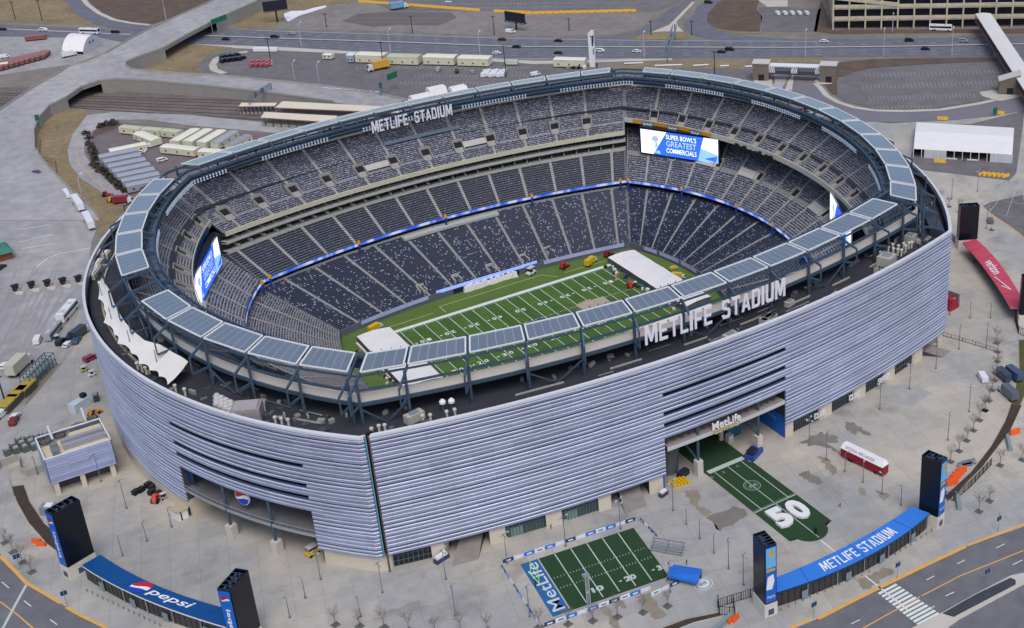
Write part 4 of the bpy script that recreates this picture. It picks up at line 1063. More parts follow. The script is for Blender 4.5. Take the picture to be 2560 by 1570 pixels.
poly('island_bed',[('c4',1360,1410),('c4',1600,1275),('c4',1830,1165),('c4',1866,1180),('c4',1866,1212),('c4',1640,1330),('c4',1440,1435)],2.05,mat('dark bed',srgb(62,66,72),.9,.2,.4))
# centre line across plaza from the 50 yard carpet
mb=MB(); mb.ribbon([(-.3,-155,GH+.03),(-.5,-163.5,GH+.03)],.4); mb.ribbon([(-.6,-172.5,GH+.03),(-.9,-189,GH+.03)],.4); struct(mb.build('plaza_line',paint))
# ---- tent pads and lots on the right
poly('tent_pad',[('a4',1130,1130),('a4',1165,1010),('a4',1180,850),('a4',1560,850),('a4',1800,790),('a4',1925,760),('a4',1905,950),('a4',1870,1190),('a4',1820,1240),('a4',1240,1170)],GH+.03,lot_m)
poly('dark_lot',[('a4',1690,1390),('a4',1923,1335),('a4',2300,1270),('a4',2500,1900),('b4',2100,350),('b4',1923,250),('b4',1830,180),('b4',1680,80),('b4',1640,40)],GH+.03,lot_m)
mb=MB(); mb.ribbon([(*T('b4',x,y)[:2],GH+.06) for x,y in ((1665,70),(1740,130),(1830,185),(1923,255))],.5); struct(mb.build('lot_edge_line',yellow))
# ---- loop road north-east, ovals and lot
poly('loop_road',[('a4',380,560),('a4',500,570),('a4',560,620),('a4',640,690),('a4',800,750),('a4',1000,765),('a4',1300,760),('a4',1600,720),('a4',1760,690),('a4',1923,640),('a4',2200,560),('a4',2200,700),('a4',1923,758),('a4',1700,798),('a4',1380,828),('a4',1190,838),('a4',830,838),('a4',600,800),('a4',300,700),('a4',100,600)],GH+.01,mat('loop asphalt',srgb(118,116,124),.85,.08,.03))
mb=MB(); mb.ribbon([(*T('a4',x,y)[:2],GH+.15) for x,y in ((490,572),(520,600),(570,660),(650,705),(760,740),(900,760),(1100,765),(1350,755),(1600,715),(1720,690))],3.0); struct(mb.build('pavement',lightc))
poly('parking_lot',[('a4',650,560),('a4',700,520),('a4',760,490),('a4',900,465),('a4',1250,440),('a4',1780,420),('a4',1900,520),('a4',1923,600),('a4',1720,620),('a4',1640,690),('a4',1300,745),('a4',900,748),('a4',720,700),('a4',640,660)],GH+.04,lot_m)
poly('kerb_island',[('a4',1615,632),('a4',1700,620),('a4',1960,625),('a4',1923,660),('a4',1780,690),('a4',1740,692),('a4',1640,660)],GH+.08,lightc)
poly('brown_verge',[('a4',550,575),('a4',640,560),('a4',640,655),('a4',600,640)],GH+.06,brush)
poly('verge_grass',[('a4',560,455),('a4',700,420),('a4',900,405),('a4',1300,395),('a4',1640,395),('a4',1760,400),('a4',1780,420),('a4',1250,438),('a4',900,462),('a4',760,488),('a4',690,525),('a4',640,530)],GH+.05,brush)
poly('verge_grass',[('a3',700,470),('a3',900,425),('a3',1400,415),('a3',1670,430),('a3',1670,470),('a3',1200,490),('a3',950,465)],1.9,soil)
poly('verge_grass',[('a4',170,398),('a4',330,392),('a4',530,400),('a4',560,430),('a4',160,432)],1.9,soil)
poly('ramp_lane',[('a4',180,480),('a4',260,490),('a4',300,520),('a4',285,570),('a4',250,620),('a4',190,610),('a4',215,560),('a4',205,510)],2.02,ramp_m)
poly('plaza_apron',[('a4',60,550),('a4',190,545),('a4',200,600),('a4',120,600)],2.0,lightc); poly('plaza_apron',[('a4',300,560),('a4',345,500),('a4',330,620),('a4',280,620)],2.0,lightc)
poly('plaza_apron',[('a4',480,560),('a4',520,520),('a4',540,560),('a4',610,565),('a4',600,575),('a4',530,580)],2.1,lightc)
# ---- highway
def bandpoly(name,top,bot,z,m,step=None):
    pts=[('a'+str(r),x,y) for r,x,y in top]+[('a'+str(r),x,y) for r,x,y in reversed(bot)]; return poly(name,pts,z,m)
bandpoly('highway',((1,-900,90),(1,0,165),(1,880,212),(2,0,207),(2,960,235),(3,0,262),(3,960,275),(4,300,285),(4,1200,262),(4,1923,240),(4,2900,200)),
 ((1,-900,190),(1,0,248),(1,900,290),(2,0,315),(2,960,368),(3,0,402),(3,960,400),(4,300,392),(4,1200,388),(4,1923,392),(4,2900,392)),1.88,hwy_m)
mb=MB()
def hl(pts,w,z=1.93,mi=0): mb.ribbon([(*T('a'+str(r),x,y,z)[:2],z) for r,x,y in pts],w,None,mi)
hl(((1,-300,178),(1,0,196),(1,900,236)),1.4,mi=1); hl(((1,1400,243),(1,1923,262),(2,960,287),(3,0,318),(3,960,322),(4,300,325),(4,1000,318),(4,1923,300),(4,2400,290)),1.5,2.3,mi=1)
hl(((2,0,318),(2,960,372),(3,0,404),(3,900,404)),.8); hl(((2,0,209),(2,960,238),(3,0,265),(3,960,278),(4,600,285)),.6)
# lane dashes
for k in (.25,.5,.75,):
    for pa,pb in ((((1,1350,205),(2,960,240),(3,0,264),(3,1923,285),(4,1923,262)),((1,1400,243),(2,960,285),(3,0,316),(3,1923,322),(4,1923,300))),
                  (((1,1400,246),(2,960,290),(3,0,321),(3,1923,328),(4,1923,304)),((1,1300,296),(2,960,366),(3,0,400),(3,1923,392),(4,1923,388)))):
        A=[Vector(T('a'+str(r),x,y,1.94)) for r,x,y in pa]; B=[Vector(T('a'+str(r),x,y,1.94)) for r,x,y in pb]
        Q=[a.lerp(b,k) for a,b in zip(A,B)]
        for i in range(len(Q)-1):
            d=(Q[i+1]-Q[i]); n=int(d.length/12)
            for j in range(n):
                s=Q[i]+d*(j/n); mb.ribbon([s,s+d.normalized()*3.4],.28)
struct(mb.build('highway_marks',[paint_b,lightc]))
poly('frontage_lane',[('a1',1270,300),('a1',1923,322),('a2',1000,372),('a2',1923,418),('a3',1100,400),('a3',1100,412),('a2',1923,440),('a2',900,385),('a2',0,338),('a1',1300,312)],1.9,lightc)
# right junction: ramps and triangular island
poly('exit_road',[('a3',1180,150),('a3',1250,100),('a3',1270,40),('a3',1350,0),('a3',1450,0),('a3',1380,40),('a3',1340,90),('a3',1350,150),('a3',1400,200),('a3',1520,240),('a3',1923,270),('a4',1200,262),('a4',300,290),('a3',1400,282),('a3',1250,240),('a3',1180,200)],1.9,hwy_m)
poly('exit_road',[('a3',800,275),('a3',950,220),('a3',1100,140),('a3',1180,60),('a3',1260,0),('a3',1200,0),('a3',1080,60),('a3',960,150),('a3',860,210),('a3',700,245),('a3',560,262)],1.9,road_m)
poly('gore_island',[('a3',955,222),('a3',1080,170),('a3',1240,10),('a3',1255,15),('a3',1130,150),('a3',1140,180),('a3',1180,218),('a3',1060,215)],1.95,lightc)
poly('gore_grass',[('a3',780,262),('a3',960,224),('a3',1060,218),('a3',1190,222),('a3',1240,250),('a3',1160,270),('a3',900,272)],1.94,soil)
poly('rough_ground',[('a3',1340,150),('a3',1345,90),('a3',1400,30),('a3',1440,0),('a3',1700,0),('a3',1680,60),('a3',1720,120),('a3',1700,215),('a3',1600,215),('a3',1450,205),('a3',1380,185)],1.92,brush)
poly('verge_grass',[('a3',1370,180),('a3',1450,205),('a3',1600,218),('a3',1710,216),('a3',1700,228),('a3',1560,232),('a3',1420,208)],1.95,soil)
poly('garage_verge',[('a4',530,0),('a4',620,205),('a4',1600,200),('a4',2300,190),('a4',2300,235),('a4',1500,225),('a4',600,232),('a4',480,215),('a4',500,100)],1.92,brush)
poly('van_lot',[('a3',1690,50),('a4',300,50),('a4',530,60),('a4',500,215),('a4',120,215),('a3',1720,160)],1.92,lot_m)
poly('small_lot_slab',[('a3',1690,0),('a4',300,0),('a4',300,45),('a4',90,48),('a3',1750,45)],1.95,lightc)
# ---- northern lots beyond the highway
poly('dirt_lot',[('a2',180,150),('a2',480,40),('a2',760,10),('a2',960,25),('a3',900,95),('a3',980,110),('a3',860,200),('a3',700,240),('a3',0,250),('a2',900,218),('a2',0,198)],1.9,lotd_m)
poly('lot_patch',[('a2',590,145),('a2',700,95),('a2',900,82),('a2',1340,85),('a2',1380,120),('a2',1250,175),('a2',1000,170),('a2',800,185),('a2',640,155)],1.93,mat('dark repaired asphalt',srgb(104,98,98),.9,.1,.05))
poly('far_lot',[('a2',700,-200),('a3',1300,-200),('a3',1200,0),('a3',990,78),('a3',860,70),('a2',960,78),('a2',720,-10)],1.91,lot_m)
poly('verge_grass',[('a2',-100,190),('a2',-250,120),('a2',0,-60),('a2',700,-30),('a2',640,10),('a2',480,40),('a2',200,90),('a2',180,150),('a2',120,190)],1.92,soil)
poly('snow_heap',[('a2',190,95),('a2',240,75),('a2',330,72),('a2',400,52),('a2',485,36),('a2',480,48),('a2',400,75),('a2',300,105),('a2',220,148),('a2',198,125)],2.3,mat('snow',srgb(224,226,232),.9,.05,.3),kind='structure',edge=(lightc,.4))
mb=MB()
for pts in (((3,980,452),(3,1170,446)),((3,1245,452),(3,1350,445)),((3,1430,455),(3,1490,452)),((3,1600,458),(3,1650,456)),((3,770,438),(3,900,432)),((3,-30,428),(3,40,432)),((2,1300,12),(2,1345,14))):
    mb.ribbon([(*T('a'+str(r),x,y)[:2],2.2) for r,x,y in pts],2.2)
struct(mb.build('snow_bank',mat('snow',srgb(224,226,232))))
# ---- west: grass, ramps, elevated roads
poly('verge_grass',[('a1',-800,-120),('a1',440,-60),('a1',470,50),('a1',560,110),('a1',720,150),('a1',690,168),('a1',0,155),('a1',-800,80)],1.9,soil)
poly('brush_bank',[('a1',590,-20),('a1',1480,-10),('a1',1230,110),('a1',1030,170),('a1',900,160),('a1',720,112),('a1',650,60)],1.9,brush)
poly('curved_ramp',[('a1',430,-20),('a1',590,-30),('a1',650,60),('a1',720,115),('a1',880,160),('a1',1035,172),('a1',1010,212),('a1',850,205),('a1',640,160),('a1',510,90)],1.95,hwy_m)
mb=MB(); mb.ribbon([(*T('a1',x,y)[:2],2.02) for x,y in ((560,-20),(600,30),(680,90),(780,135),(900,158),(1030,172))],3.2); struct(mb.build('ramp_shoulder',lightc))
poly('work_yard',[('a1',-900,250),('a1',0,250),('a1',700,262),('a1',880,300),('a1',740,360),('a1',500,440),('a1',0,515),('a1',-900,640)],1.9,yard_m)
poly('grass_island',[('a1',880,425),('a1',1130,325),('a1',1300,300),('a1',1600,325),('a1',1480,360),('a1',1390,410),('a1',1355,460),('a1',1390,520),('a1',1050,492),('a1',905,475)],1.93,soil)
poly('van_parking',[('a1',1400,520),('a1',1360,460),('a1',1400,410),('a1',1500,362),('a1',1700,338),('a2',0,340),('a2',1000,385),('a2',1923,440),('a3',700,470),('a3',1670,470),('a4',60,560),('a3',1600,700),('a2',1100,700),('a2',900,640),('a2',0,520),('a1',1923,540)],1.91,lot_m)
mb=MB(); mb.ribbon([(*T('a1',x,y)[:2],2.05) for x,y in ((1700,355),(1560,375),(1490,400),(1460,445),(1470,480),(1540,505))],4.2); struct(mb.build('light_kerb',lightc))
# rail corridor
poly('rail_corridor',[('a1',-300,600),('a1',330,600),('a1',700,560),('a1',1923,640),('a2',900,715),('a2',700,900),('a1',1923,870),('a1',900,745),('a1',520,740),('a1',300,700),('a1',-300,800)],1.86,mat('rail ballast',srgb(112,104,100),.95,.2,.06,scale2=.5))
mb=MB()
for y0,y1,sl_ in ((655,700,.0),(668,722,.0),(690,748,.0),(705,772,.0),(725,800,0),(738,830,0)):
    mb.ribbon([(*T('a1',x,y)[:2],1.95) for x,y in ((-100,y0-20),(480,y0),(1923,y1),(2700,y1+45))],.9)
struct(mb.build('rail_tracks',mat('rusty rail',srgb(78,66,60),.8,.2,.5)))
poly('service_road',[('a1',600,790),('a1',800,768),('a1',1300,788),('a1',1923,850),('a2',500,920),('a2',200,1000),('a1',1923,915),('a1',1300,862),('a1',1000,822),('a1',820,822),('a1',690,862),('a1',625,915),('a1',580,985),('a1',580,1060),('a1',640,1150),('a1',760,1250),('a1',910,1365),('a1',880,1420),('a1',700,1320),('a1',560,1230),('a1',480,1130),('a1',462,1030),('a1',500,920)],1.97,ramp_m)
mb=MB(); mb.ribbon([(*T('a1',x,y)[:2],2.01) for x,y in ((580,900),(535,960),(520,1040),(545,1130),(640,1230),(760,1330),(830,1380))],.35); struct(mb.build('lane_line',yellow))
poly('compound_lot',[('a1',640,905),('a1',700,862),('a1',820,840),('a1',1240,880),('a1',1923,925),('a2',200,1050),('a1',1400,1350),('a1',900,1340),('a1',760,1240),('a1',640,1140),('a1',590,1050),('a1',600,970)],1.93,mat('compound asphalt',srgb(116,106,108),.9,.12,.04,scale2=.3))
poly('grass_bank',[('a1',330,735),('a1',470,730),('a1',570,748),('a1',620,795),('a1',590,850),('a1',500,920),('a1',462,1025),('a1',480,1130),('a1',560,1230),('a1',700,1325),('a1',880,1425),('a1',830,1511),('b1',780,160),('b1',690,260),('a1',640,1460),('a1',430,1240),('a1',300,1100),('a1',240,1010),('a1',240,890),('a1',275,805)],1.95,soil)
poly('brush_strip',[('a1',640,900),('a1',700,858),('a1',820,842),('a1',840,868),('a1',720,912),('a1',640,935)],2.0,brush)
poly('toll_plaza',[(*G(-400,330,2),),(*G(0,290,2),),*[T('a1',x,y)[:2] for x,y in ((100,800),(270,850),(240,1020),(430,1250),(600,1400),(690,1511))],*full((230,600),(215,700),(240,870),(100,930),(60,1020),(35,1120),(0,1240),(-300,1240),(-500,700))],1.89,yard_m)
# elevated road with side walls
OV=[(1900,-180,9),(1480,0,9),(1230,110,9),(1000,215,9),(880,280,9),(740,360,9),(560,435,8),(480,455,7.5),(380,520,7),(250,590,6.2),(100,690,5.2),(0,760,4.6),(-200,900,3.6),(-200,1511,2.1),(690,1511,2.1),(600,1400,2.3),(520,1330,2.6),(430,1250,3.0),(300,1110,3.8),(240,1020,4.5),(235,900,5.2),(270,810,6),(340,730,7),(460,670,8),(560,600,8.5),(690,555,9),(800,545,9),(1000,555,8.6),(1500,600,7.6),(1923,650,7.0),(2290,700,6),(2600,760,5),(2800,690,5),(2560,640,5.6),(2200,590,6.4),(1923,565,7),(1600,530,7.6),(1200,505,8),(1050,495,8.2),(900,480,8.5),(865,450,8.6),(865,430,8.8),(960,390,9),(1130,330,9),(1270,250,9),(1480,140,9),(1700,40,9),(1900,-50,9),(2300,-180,9)]
Q=[T('a1',x,y,z) for x,y,z in OV]
mb=MB(); mb.sheet(Q,0)
open_={(23,24),(24,25),(44,45),(43,44),(2,3),(8,9)}
for i in range(len(Q)):
    j=(i+1)%len(Q); a,b=Q[i],Q[j]
    bot=(lambda p:(p[0],p[1],max(1.8,p[2]-1.6))) if (i,j) in open_ else (lambda p:(p[0],p[1],1.8))
    mb.face([bot(a),bot(b),b,a],1)
o=mb.build('elevated_road',[ramp_m,mat('retaining wall',srgb(144,140,134),.9,.12,.15)]); tag(o,'long pale elevated road curving over the highway and rail tracks','road'); o['kind']='structure'
mb=MB()
for seg in ((13,30),(31,43),(43,48),(0,12)):
    for i in range(seg[0],seg[1]):
        if i in (12,13,30): continue
        a,b=Vector(Q[i]),Vector(Q[(i+1)%len(Q)]); mb.bar(a+Vector((0,0,.5)),b+Vector((0,0,.5)),.35,1.0)
tag(mb.build('road_parapet',mat('parapet concrete',srgb(158,156,152),.9,.08,.2)),'low concrete parapet running along both edges of the elevated road','parapet')
mb=MB()
def el(pts,w,mi=0): mb.ribbon([Vector(T('a1',x,y,z))+Vector((0,0,.12)) for x,y,z in pts],w,None,mi)
el(((740,410,8.5),(900,330,9),(1050,265,9),(1300,160,9),(1800,-60,9)),.4); el(((0,520+520,3.4),(40,950,3.8),(110,800,5)),.45,1); el(((30,1000,3.6),(60,1130,3),(150,1280,2.5),(260,1400,2.2)),.4,1)
struct(mb.build('ramp_lines',[paint_b,yellow]))
# painted chevrons on the ramp and stripes at the toll plaza
mb=MB()
for i in range(9):
    p=Vector(T('a2',400+i*50,600+i*4,6.2))+Vector((0,0,.15)); mb.ribbon([p,p+Vector((3,-2,0))],1.0); 
for a,b in (((120,205),(340,170)),((130,290),(360,240)),((150,335),(370,300)),((250,460),(330,400)),((330,400),(410,370)),((410,370),(620,330))):
    mb.ribbon([(*T('b1',*a)[:2],2.0),(*T('b1',*b)[:2],2.0)],.5)
struct(mb.build('pavement_marks',paint))
mb=MB(); random.seed(11)
for i in range(34):
    x=random.uniform(-60,560); w=random.uniform(.25,.9); s=random.uniform(440,640); e_=random.uniform(700,1150); d0=random.uniform(-10,10)
    P=[]
    for k in range(7):
        f=k/6; y=s+(e_-s)*f; P.append((*T('b1',x+d0+150-190*f-70*f*f,y)[:2],1.93+.002*i))
    mb.ribbon(P,w)
struct(mb.build('salt_streaks',mat('salt streak',srgb(154,152,155),.9,.1,.2)))
# parking bay stripes
mb=MB()
for y_,x0,x1_,n in ((505,830,1900,38),(585,810,1750,34),(665,860,1600,30),(735,880,1300,16)):
    for i in range(n):
        x=x0+(x1_-x0)*i/n; a=T('a4',x,y_-(x-x0)*.035); b=T('a4',x+14,y_+30-(x-x0)*.035); mb.ribbon([(*a[:2],2.03),(*b[:2],2.03)],.25)
for y_,x0,x1_,n in ((455,700,1900,50),(510,1100,1900,30),(560,1000,1900,34)):
    for i in range(n):
        x=x0+(x1_-x0)*i/n; a=T('a2',x,y_); b=T('a2',x-12,y_+20); mb.ribbon([(*a[:2],1.96),(*b[:2],1.96)],.3)
for y_,x0,x1_,n in ((-10,900,1900,46),(20,1000,1900,40),(45,1300,1900,24)):
    for i in range(n):
        x=x0+(x1_-x0)*i/n; a=T('a2',x,y_); b=T('a2',x-18,y_+14); mb.ribbon([(*a[:2],1.96),(*b[:2],1.96)],.35)
for y_,x0,x1_,n in ((15,0,900,36),(40,0,900,36)):
    for i in range(n):
        x=x0+(x1_-x0)*i/n; a=T('a3',x,y_); b=T('a3',x-18,y_+14); mb.ribbon([(*a[:2],1.96),(*b[:2],1.96)],.35)
for y_,x0,x1_,n in ((120,650,1350,34),(145,700,1300,28),(200,1000,1900,1),(105,0,800,1)):
    for i in range(n):
        x=x0+(x1_-x0)*i/n; a=T('a2',x,y_); b=T('a2',x-16,y_+12); mb.ribbon([(*a[:2],1.97),(*b[:2],1.97)],.25)
struct(mb.build('parking_stripes',mat('worn bay stripe',srgb(156,154,152),.9,.1,.5)))
# planted beds on the plaza
for pts in ([('c1',80,540),('c1',160,528),('c1',200,640),('c1',300,790),('c1',400,880),('c1',460,980),('c1',455,1030),('c1',330,935),('c1',200,790),('c1',120,650)],
            [('c4',1840,-20),('c4',1908,-20),('c4',1830,150),('c4',1640,400),('c4',1440,600),('c4',1400,640),('c4',1385,600),('c4',1560,440),('c4',1700,260),('c4',1790,100)]):
    poly('planting_bed',pts,GH+.35,mulch,edge=(lightc,.4))
poly('grass_bed',[('b4',1890,960),('b4',1935,960),('b4',1960,1150),('b4',1923,1350),('b4',1860,1480),('b4',1815,1540),('b4',1800,1511),('b4',1860,1330),('b4',1895,1150)],GH+.3,mat('bed grass',srgb(82,84,44),.95,.2,.3))
poly('planting_bed',[('c3',1030,1511),('c3',1200,1450),('c3',1420,1405),('c3',1440,1425),('c3',1250,1470),('c3',1100,1530)],GH+.3,mulch,edge=(lightc,.35))
# ================================================================ things
def proj(p):
    d=Vector((p[0],p[1],p[2] if len(p)>2 else GH))-CPOS; z=d.dot(_d); return (PPX+FPX*d.dot(CR)/z,PPY-FPX*d.dot(CU)/z)
def V2(a): return Vector((a[0],a[1]))
def describe(items,base,marks,word='near'):
    """items = [(object, (x,y))]: a label that names the nearest landmark and the order along it"""
    grp={}
    for o,p in items:
        k=min(marks,key=lambda m:(V2(marks[m])-V2(p)).length); grp.setdefault((base(o) if callable(base) else base,k),[]).append((proj(p)[0],proj(p)[1],o))
    for (b,k),L in grp.items():
        L.sort(key=lambda t:(t[0],t[1])); n=len(L)
        for i,(u,v,o) in enumerate(L):
            if n==1: s='%s %s %s'%(b,word,k)
            elif i==0: s='%s, leftmost of those %s %s'%(b,word,k)
            elif i==n-1: s='%s, rightmost of those %s %s'%(b,word,k)
            else: s='%s, %s from left %s %s'%(b,ORD[i],word,k)
            o['label']=s
C=lambda r,x,y,z=GH:T(r,x,y,z)[:2]
PM={'the cola gate roof':(-147,-78),'the practice field':(-52,-128),'the green carpet':(0,-135),'the blue gate roof':(0,-168),'the red trailer':(30,-135),'the left entrance':(-122,-70),'the garage door corner':(-88,-110),'the club doors':(60,-112),'the suites doors':(80,-112),'the red gate roof':(145,-78),'the right planting bed':(62,-165),'the pale tent':(150,20),'the louvred outbuilding':(-150,-18),'the orange barriers':(50,-150),'the lower edge':(-75,-165)}
# ---- gates: three curved roofs, six towers
def gate(name,label,inner,outer,zr,roofm,word,lettm,edge,flip=False,logo=None,span=(.22,.80)):
    """inner / outer = three plan points of each edge; quadratic through them"""
    def q(pts,t):
        a,b,c=[Vector((p[0],p[1],zr)) for p in pts]; m=b*2-(a+c)/2
        return a*(1-t)**2+m*2*t*(1-t)+c*t*t
    base=empty(name,(q(inner,.5).x,q(inner,.5).y,GH),0,label,'gate'); inv=Matrix.Translation(base.location).inverted()
    def ch(o,par=None): o.parent=par or base; 
    def add(o,par=None):
        if par is None: o.parent=base; o.matrix_parent_inverse=inv
        else: o.parent=par
        return o
    mb=MB(); n=24
    for i in range(n):
        a,b,c,d=q(inner,i/n),q(inner,(i+1)/n),q(outer,(i+1)/n),q(outer,i/n); dz=Vector((0,0,.45))
        mb.face([a,d,c,b][::1],0); mb.face([a-dz,b-dz,c-dz,d-dz],1); mb.face([a,b,b-dz,a-dz],2); mb.face([c,d,d-dz,c-dz],2)
        if i%4==0 and i: mb.bar(a+Vector((0,0,.02)),d+Vector((0,0,.02)),.10,.06,3)
    for t in (0,1): a,c=q(inner,t),q(outer,t); dz=Vector((0,0,.45)); mb.face([a,c,c-dz,a-dz],2)
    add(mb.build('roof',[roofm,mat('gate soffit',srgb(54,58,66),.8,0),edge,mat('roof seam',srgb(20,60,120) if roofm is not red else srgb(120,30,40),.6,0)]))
    mb=MB()
    def f(x,y,z):
        t=1-x if flip else x; yy=y if not flip else 1-y
        t=span[0]+(span[1]-span[0])*t; A,B=q(outer,t),q(inner,t); return A+(B-A)*(.22+.56*yy)+Vector((0,0,.06))
    (block_on(mb,word,f,0) if word.isupper() else text_on(mb,word,f,0,.012)); 
    if logo: logo(mb,q)
    add(mb.build('roof_lettering',lettm))
    # screen wall under the outer edge: dark panels between posts
    mb=MB(); n=30
    for i in range(n):
        a,b=q(outer,i/n),q(outer,(i+1)/n); a2=a+(q(inner,i/n)-a)*.12; b2=b+(q(inner,(i+1)/n)-b)*.12
        A=Vector((a2.x,a2.y,GH+.1));B=Vector((b2.x,b2.y,GH+.1)); e=(B-A)*.05; h=Vector((0,0,zr-GH-1.1))
        mb.face([A+e,B-e,B-e+h,A+e+h],0); mb.bar(A,A+h+Vector((0,0,.6)),.14,.14,1)
    add(mb.build('screen_wall',[mat('tinted gate panels',srgb(60,58,60),.4,.15,.6),mat('black gate frame',srgb(22,24,30),.5,0)]))
    for i in range(1,6):
        mb=MB(); a=q(outer,i/6); b=a+(q(inner,i/6)-a)*.06; mb.tube((b.x,b.y,GH),(b.x,b.y,zr-.4),.13,n=6); add(mb.build('post',steel_l))
    for t in (.15,.4,.62,.86):
        mb=MB(); a=q(outer,t)+(q(inner,t)-q(outer,t))*.04; mb.box((a.x,a.y,GH),(1.7,.2,2.6),math.atan2((q(outer,t+.02)-q(outer,t)).y,(q(outer,t+.02)-q(outer,t)).x)); add(mb.build('turnstile_door',mat('glass door',srgb(120,140,150),.2,.1,2)))
    return base
cola_logo=lambda mb,q:roundel(mb,(q(PO,.40)+q(PI,.40))/2+Vector((0,0,.07)),((q(PO,.44)-q(PO,.36)).normalized()),((q(PI,.4)-q(PO,.4)).normalized()),2.6,(1,0,2))
PI=((-156.2,-54.5),(-146.0,-79.0),(-131.4,-101.2)); PO=((-161.2,-56.2),(-151.6,-79.0),(-137.6,-102.6))
gate('entrance_gate','long curved dark blue gate roof with a cola roundel and white pepsi lettering',PI,PO,7.0,mat('cobalt roof',srgb(8,74,136),.5,.05,.4),'pepsi',[whm,redm,blm],white,logo=cola_logo,span=(.47,.72))
MI=((-23.5,-164.6),(0,-165.6),(23.6,-163.2)); MO=((-26.2,-169.2),(0,-171.9),(25.4,-168.2))
gate('entrance_gate','curved bright blue gate roof lettered METLIFE STADIUM in white',MI,MO,7.0,mat('azure roof',srgb(52,124,216),.5,.05,.4),'METLIFE STADIUM',[whm],navy,span=(.27,.76))
VI=((127.5,-100.5),(142.0,-75.5),(152.8,-52.8)); VO=((132.0,-104.0),(149.4,-75.5),(159.0,-53.6))
def check(mb,q):
    def f(t,s): a,b=q(VO,t),q(VI,t); return a+(b-a)*s+Vector((0,0,.08))
    mb.bar(f(.40,.8),f(.20,.35),.35,.05,0); mb.bar(f(.20,.35),f(.27,.75),.35,.05,0)
gate('entrance_gate','curved crimson gate roof with white verizon lettering at the right edge',VI,VO,7.0,mat('crimson roof',srgb(198,70,92),.5,.06,.4),'verizon',[whm],mat('pink edge',srgb(196,120,130),.6,0),flip=True,logo=check,span=(.42,.62))
def tower(label,cx,cy,w,d,z0,z1,rz,side,faceang=None,kind=None):
    b=empty('gate_tower',(cx,cy,GH),rz,label,'tower','tall black video towers flanking the gates')
    mb=MB(); mb.box((0,0,0),(w+.5,d+.4,z0-GH-.3),0,0); mb.box((0,-d/2-.24,.6),(w*.5,.1,1.6),0,1); mb.box((w/2+.27,0,.6),(.1,d*.4,1.6),0,1); mb.build('base',[mat('cream plinth',srgb(206,200,190),.8,.06,.4),mat('plinth panel',srgb(70,78,96),.5,.2,1)],b)
    mb=MB(); H=z1-z0; o=z0-GH; 
    for p in ((-w/2,0,.25,d),(w/2,0,.25,d),(0,-d/2,w,.25),(0,d/2,w,.25)): mb.box((p[0],p[1],o),(p[2],p[3],H))
    mb.box((0,0,o),(w,d,H-1.0)); mb.build('body',black,b)
    mb=MB(); random.seed(int(cx))
    for i in range(7): mb.box((random.uniform(-w*.3,w*.3),random.uniform(-d*.35,d*.35),o+H-1),(.5,.9,.5+random.random()*.4),random.random())
    for i in range(6): mb.bar((-w/2,-d/2+d*i/5,o+H),(w/2,-d/2+d*i/5,o+H),.12)
    mb.build('top_frame',mat('tower steel',srgb(60,72,92),.5,.2,1),b)
    mb=MB(); side(mb,w,d,o,H); mb.build('side_banner',[MATS['side0'],whm,mat('gold graphic',srgb(206,164,60),.6,.2,1),redm,mat('side sky',srgb(110,180,230),.6,.1,1),mat('side red',srgb(150,24,44),.5,.05,1)],b)
    return b
mat('side0',srgb(24,104,200),.5,.05,.4)
def ml_side(mb,w,d,o,H):
    y=-d/2-.15; mb.face([(-w/2+.1,y,o+.3),(w/2-.1,y,o+.3),(w/2-.1,y,o+H-.4),(-w/2+.1,y,o+H-.4)],0)
    mb.face([(-w/2+.2,y-.03,o+H*.62),(w/2-.2,y-.03,o+H*.62),(w/2-.2,y-.03,o+H*.96),(-w/2+.2,y-.03,o+H*.96)],4)
    mb.face([(-.6,y-.06,o+H*.82),(.4,y-.06,o+H*.80),(.9,y-.06,o+H*.86),(.5,y-.06,o+H*.93),(-.2,y-.06,o+H*.92)],2)
    mb.face([(-w/2+.3,y-.06,o+H*.55),(w/2-.3,y-.06,o+H*.56),(w/2-.4,y-.06,o+H*.60),(-w/2+.3,y-.06,o+H*.61)],2)
    text_on(mb,'MetLife',lambda a,b,z:Vector((-w/2+.5+(w-1)*a,y-.08,o+H*.09+.9*b)),1,.0)
    mb.face([(-w/2+.2,y-.05,o+H*.25),(w*.1,y-.05,o+H*.24),(w*.32,y-.05,o+H*.38),(w*.2,y-.05,o+H*.5),(-w*.3,y-.05,o+H*.47)],1)
tower('tall black tower left of the blue METLIFE STADIUM gate roof',-28.2,-167.6,3.0,5.6,6.0,22.9,R(-8),ml_side)
tower('tall black tower right of the blue METLIFE STADIUM gate roof',27.6,-166.5,3.0,5.6,6.0,22.9,R(14),ml_side)
def pp_side(mb,w,d,o,H):
    y=-d/2-.15; mb.face([(-w/2+.1,y,o+.3),(w/2-.1,y,o+.3),(w/2-.1,y,o+H-.4),(-w/2+.1,y,o+H-.4)],0)
    roundel(mb,Vector((0,y-.08,o+H*.82)),Vector((1,0,0)),Vector((0,0,1)),1.15,(3,1,0))
    text_on(mb,'pepsi',lambda a,b,z:Vector((-.75+1.5*b,y-.08,o+H*.66-H*.52*(1-a) if False else o+H*.16+H*.5*a)),1,.03)
tower('tall black tower left of the cola gate roof',-161.3,-50.6,3.2,7.4,6.0,22.4,R(-68),pp_side)
tower('tall black tower right of the cola gate roof at the lower edge',-135.0,-106.0,3.2,7.4,6.0,22.4,R(-50),pp_side)
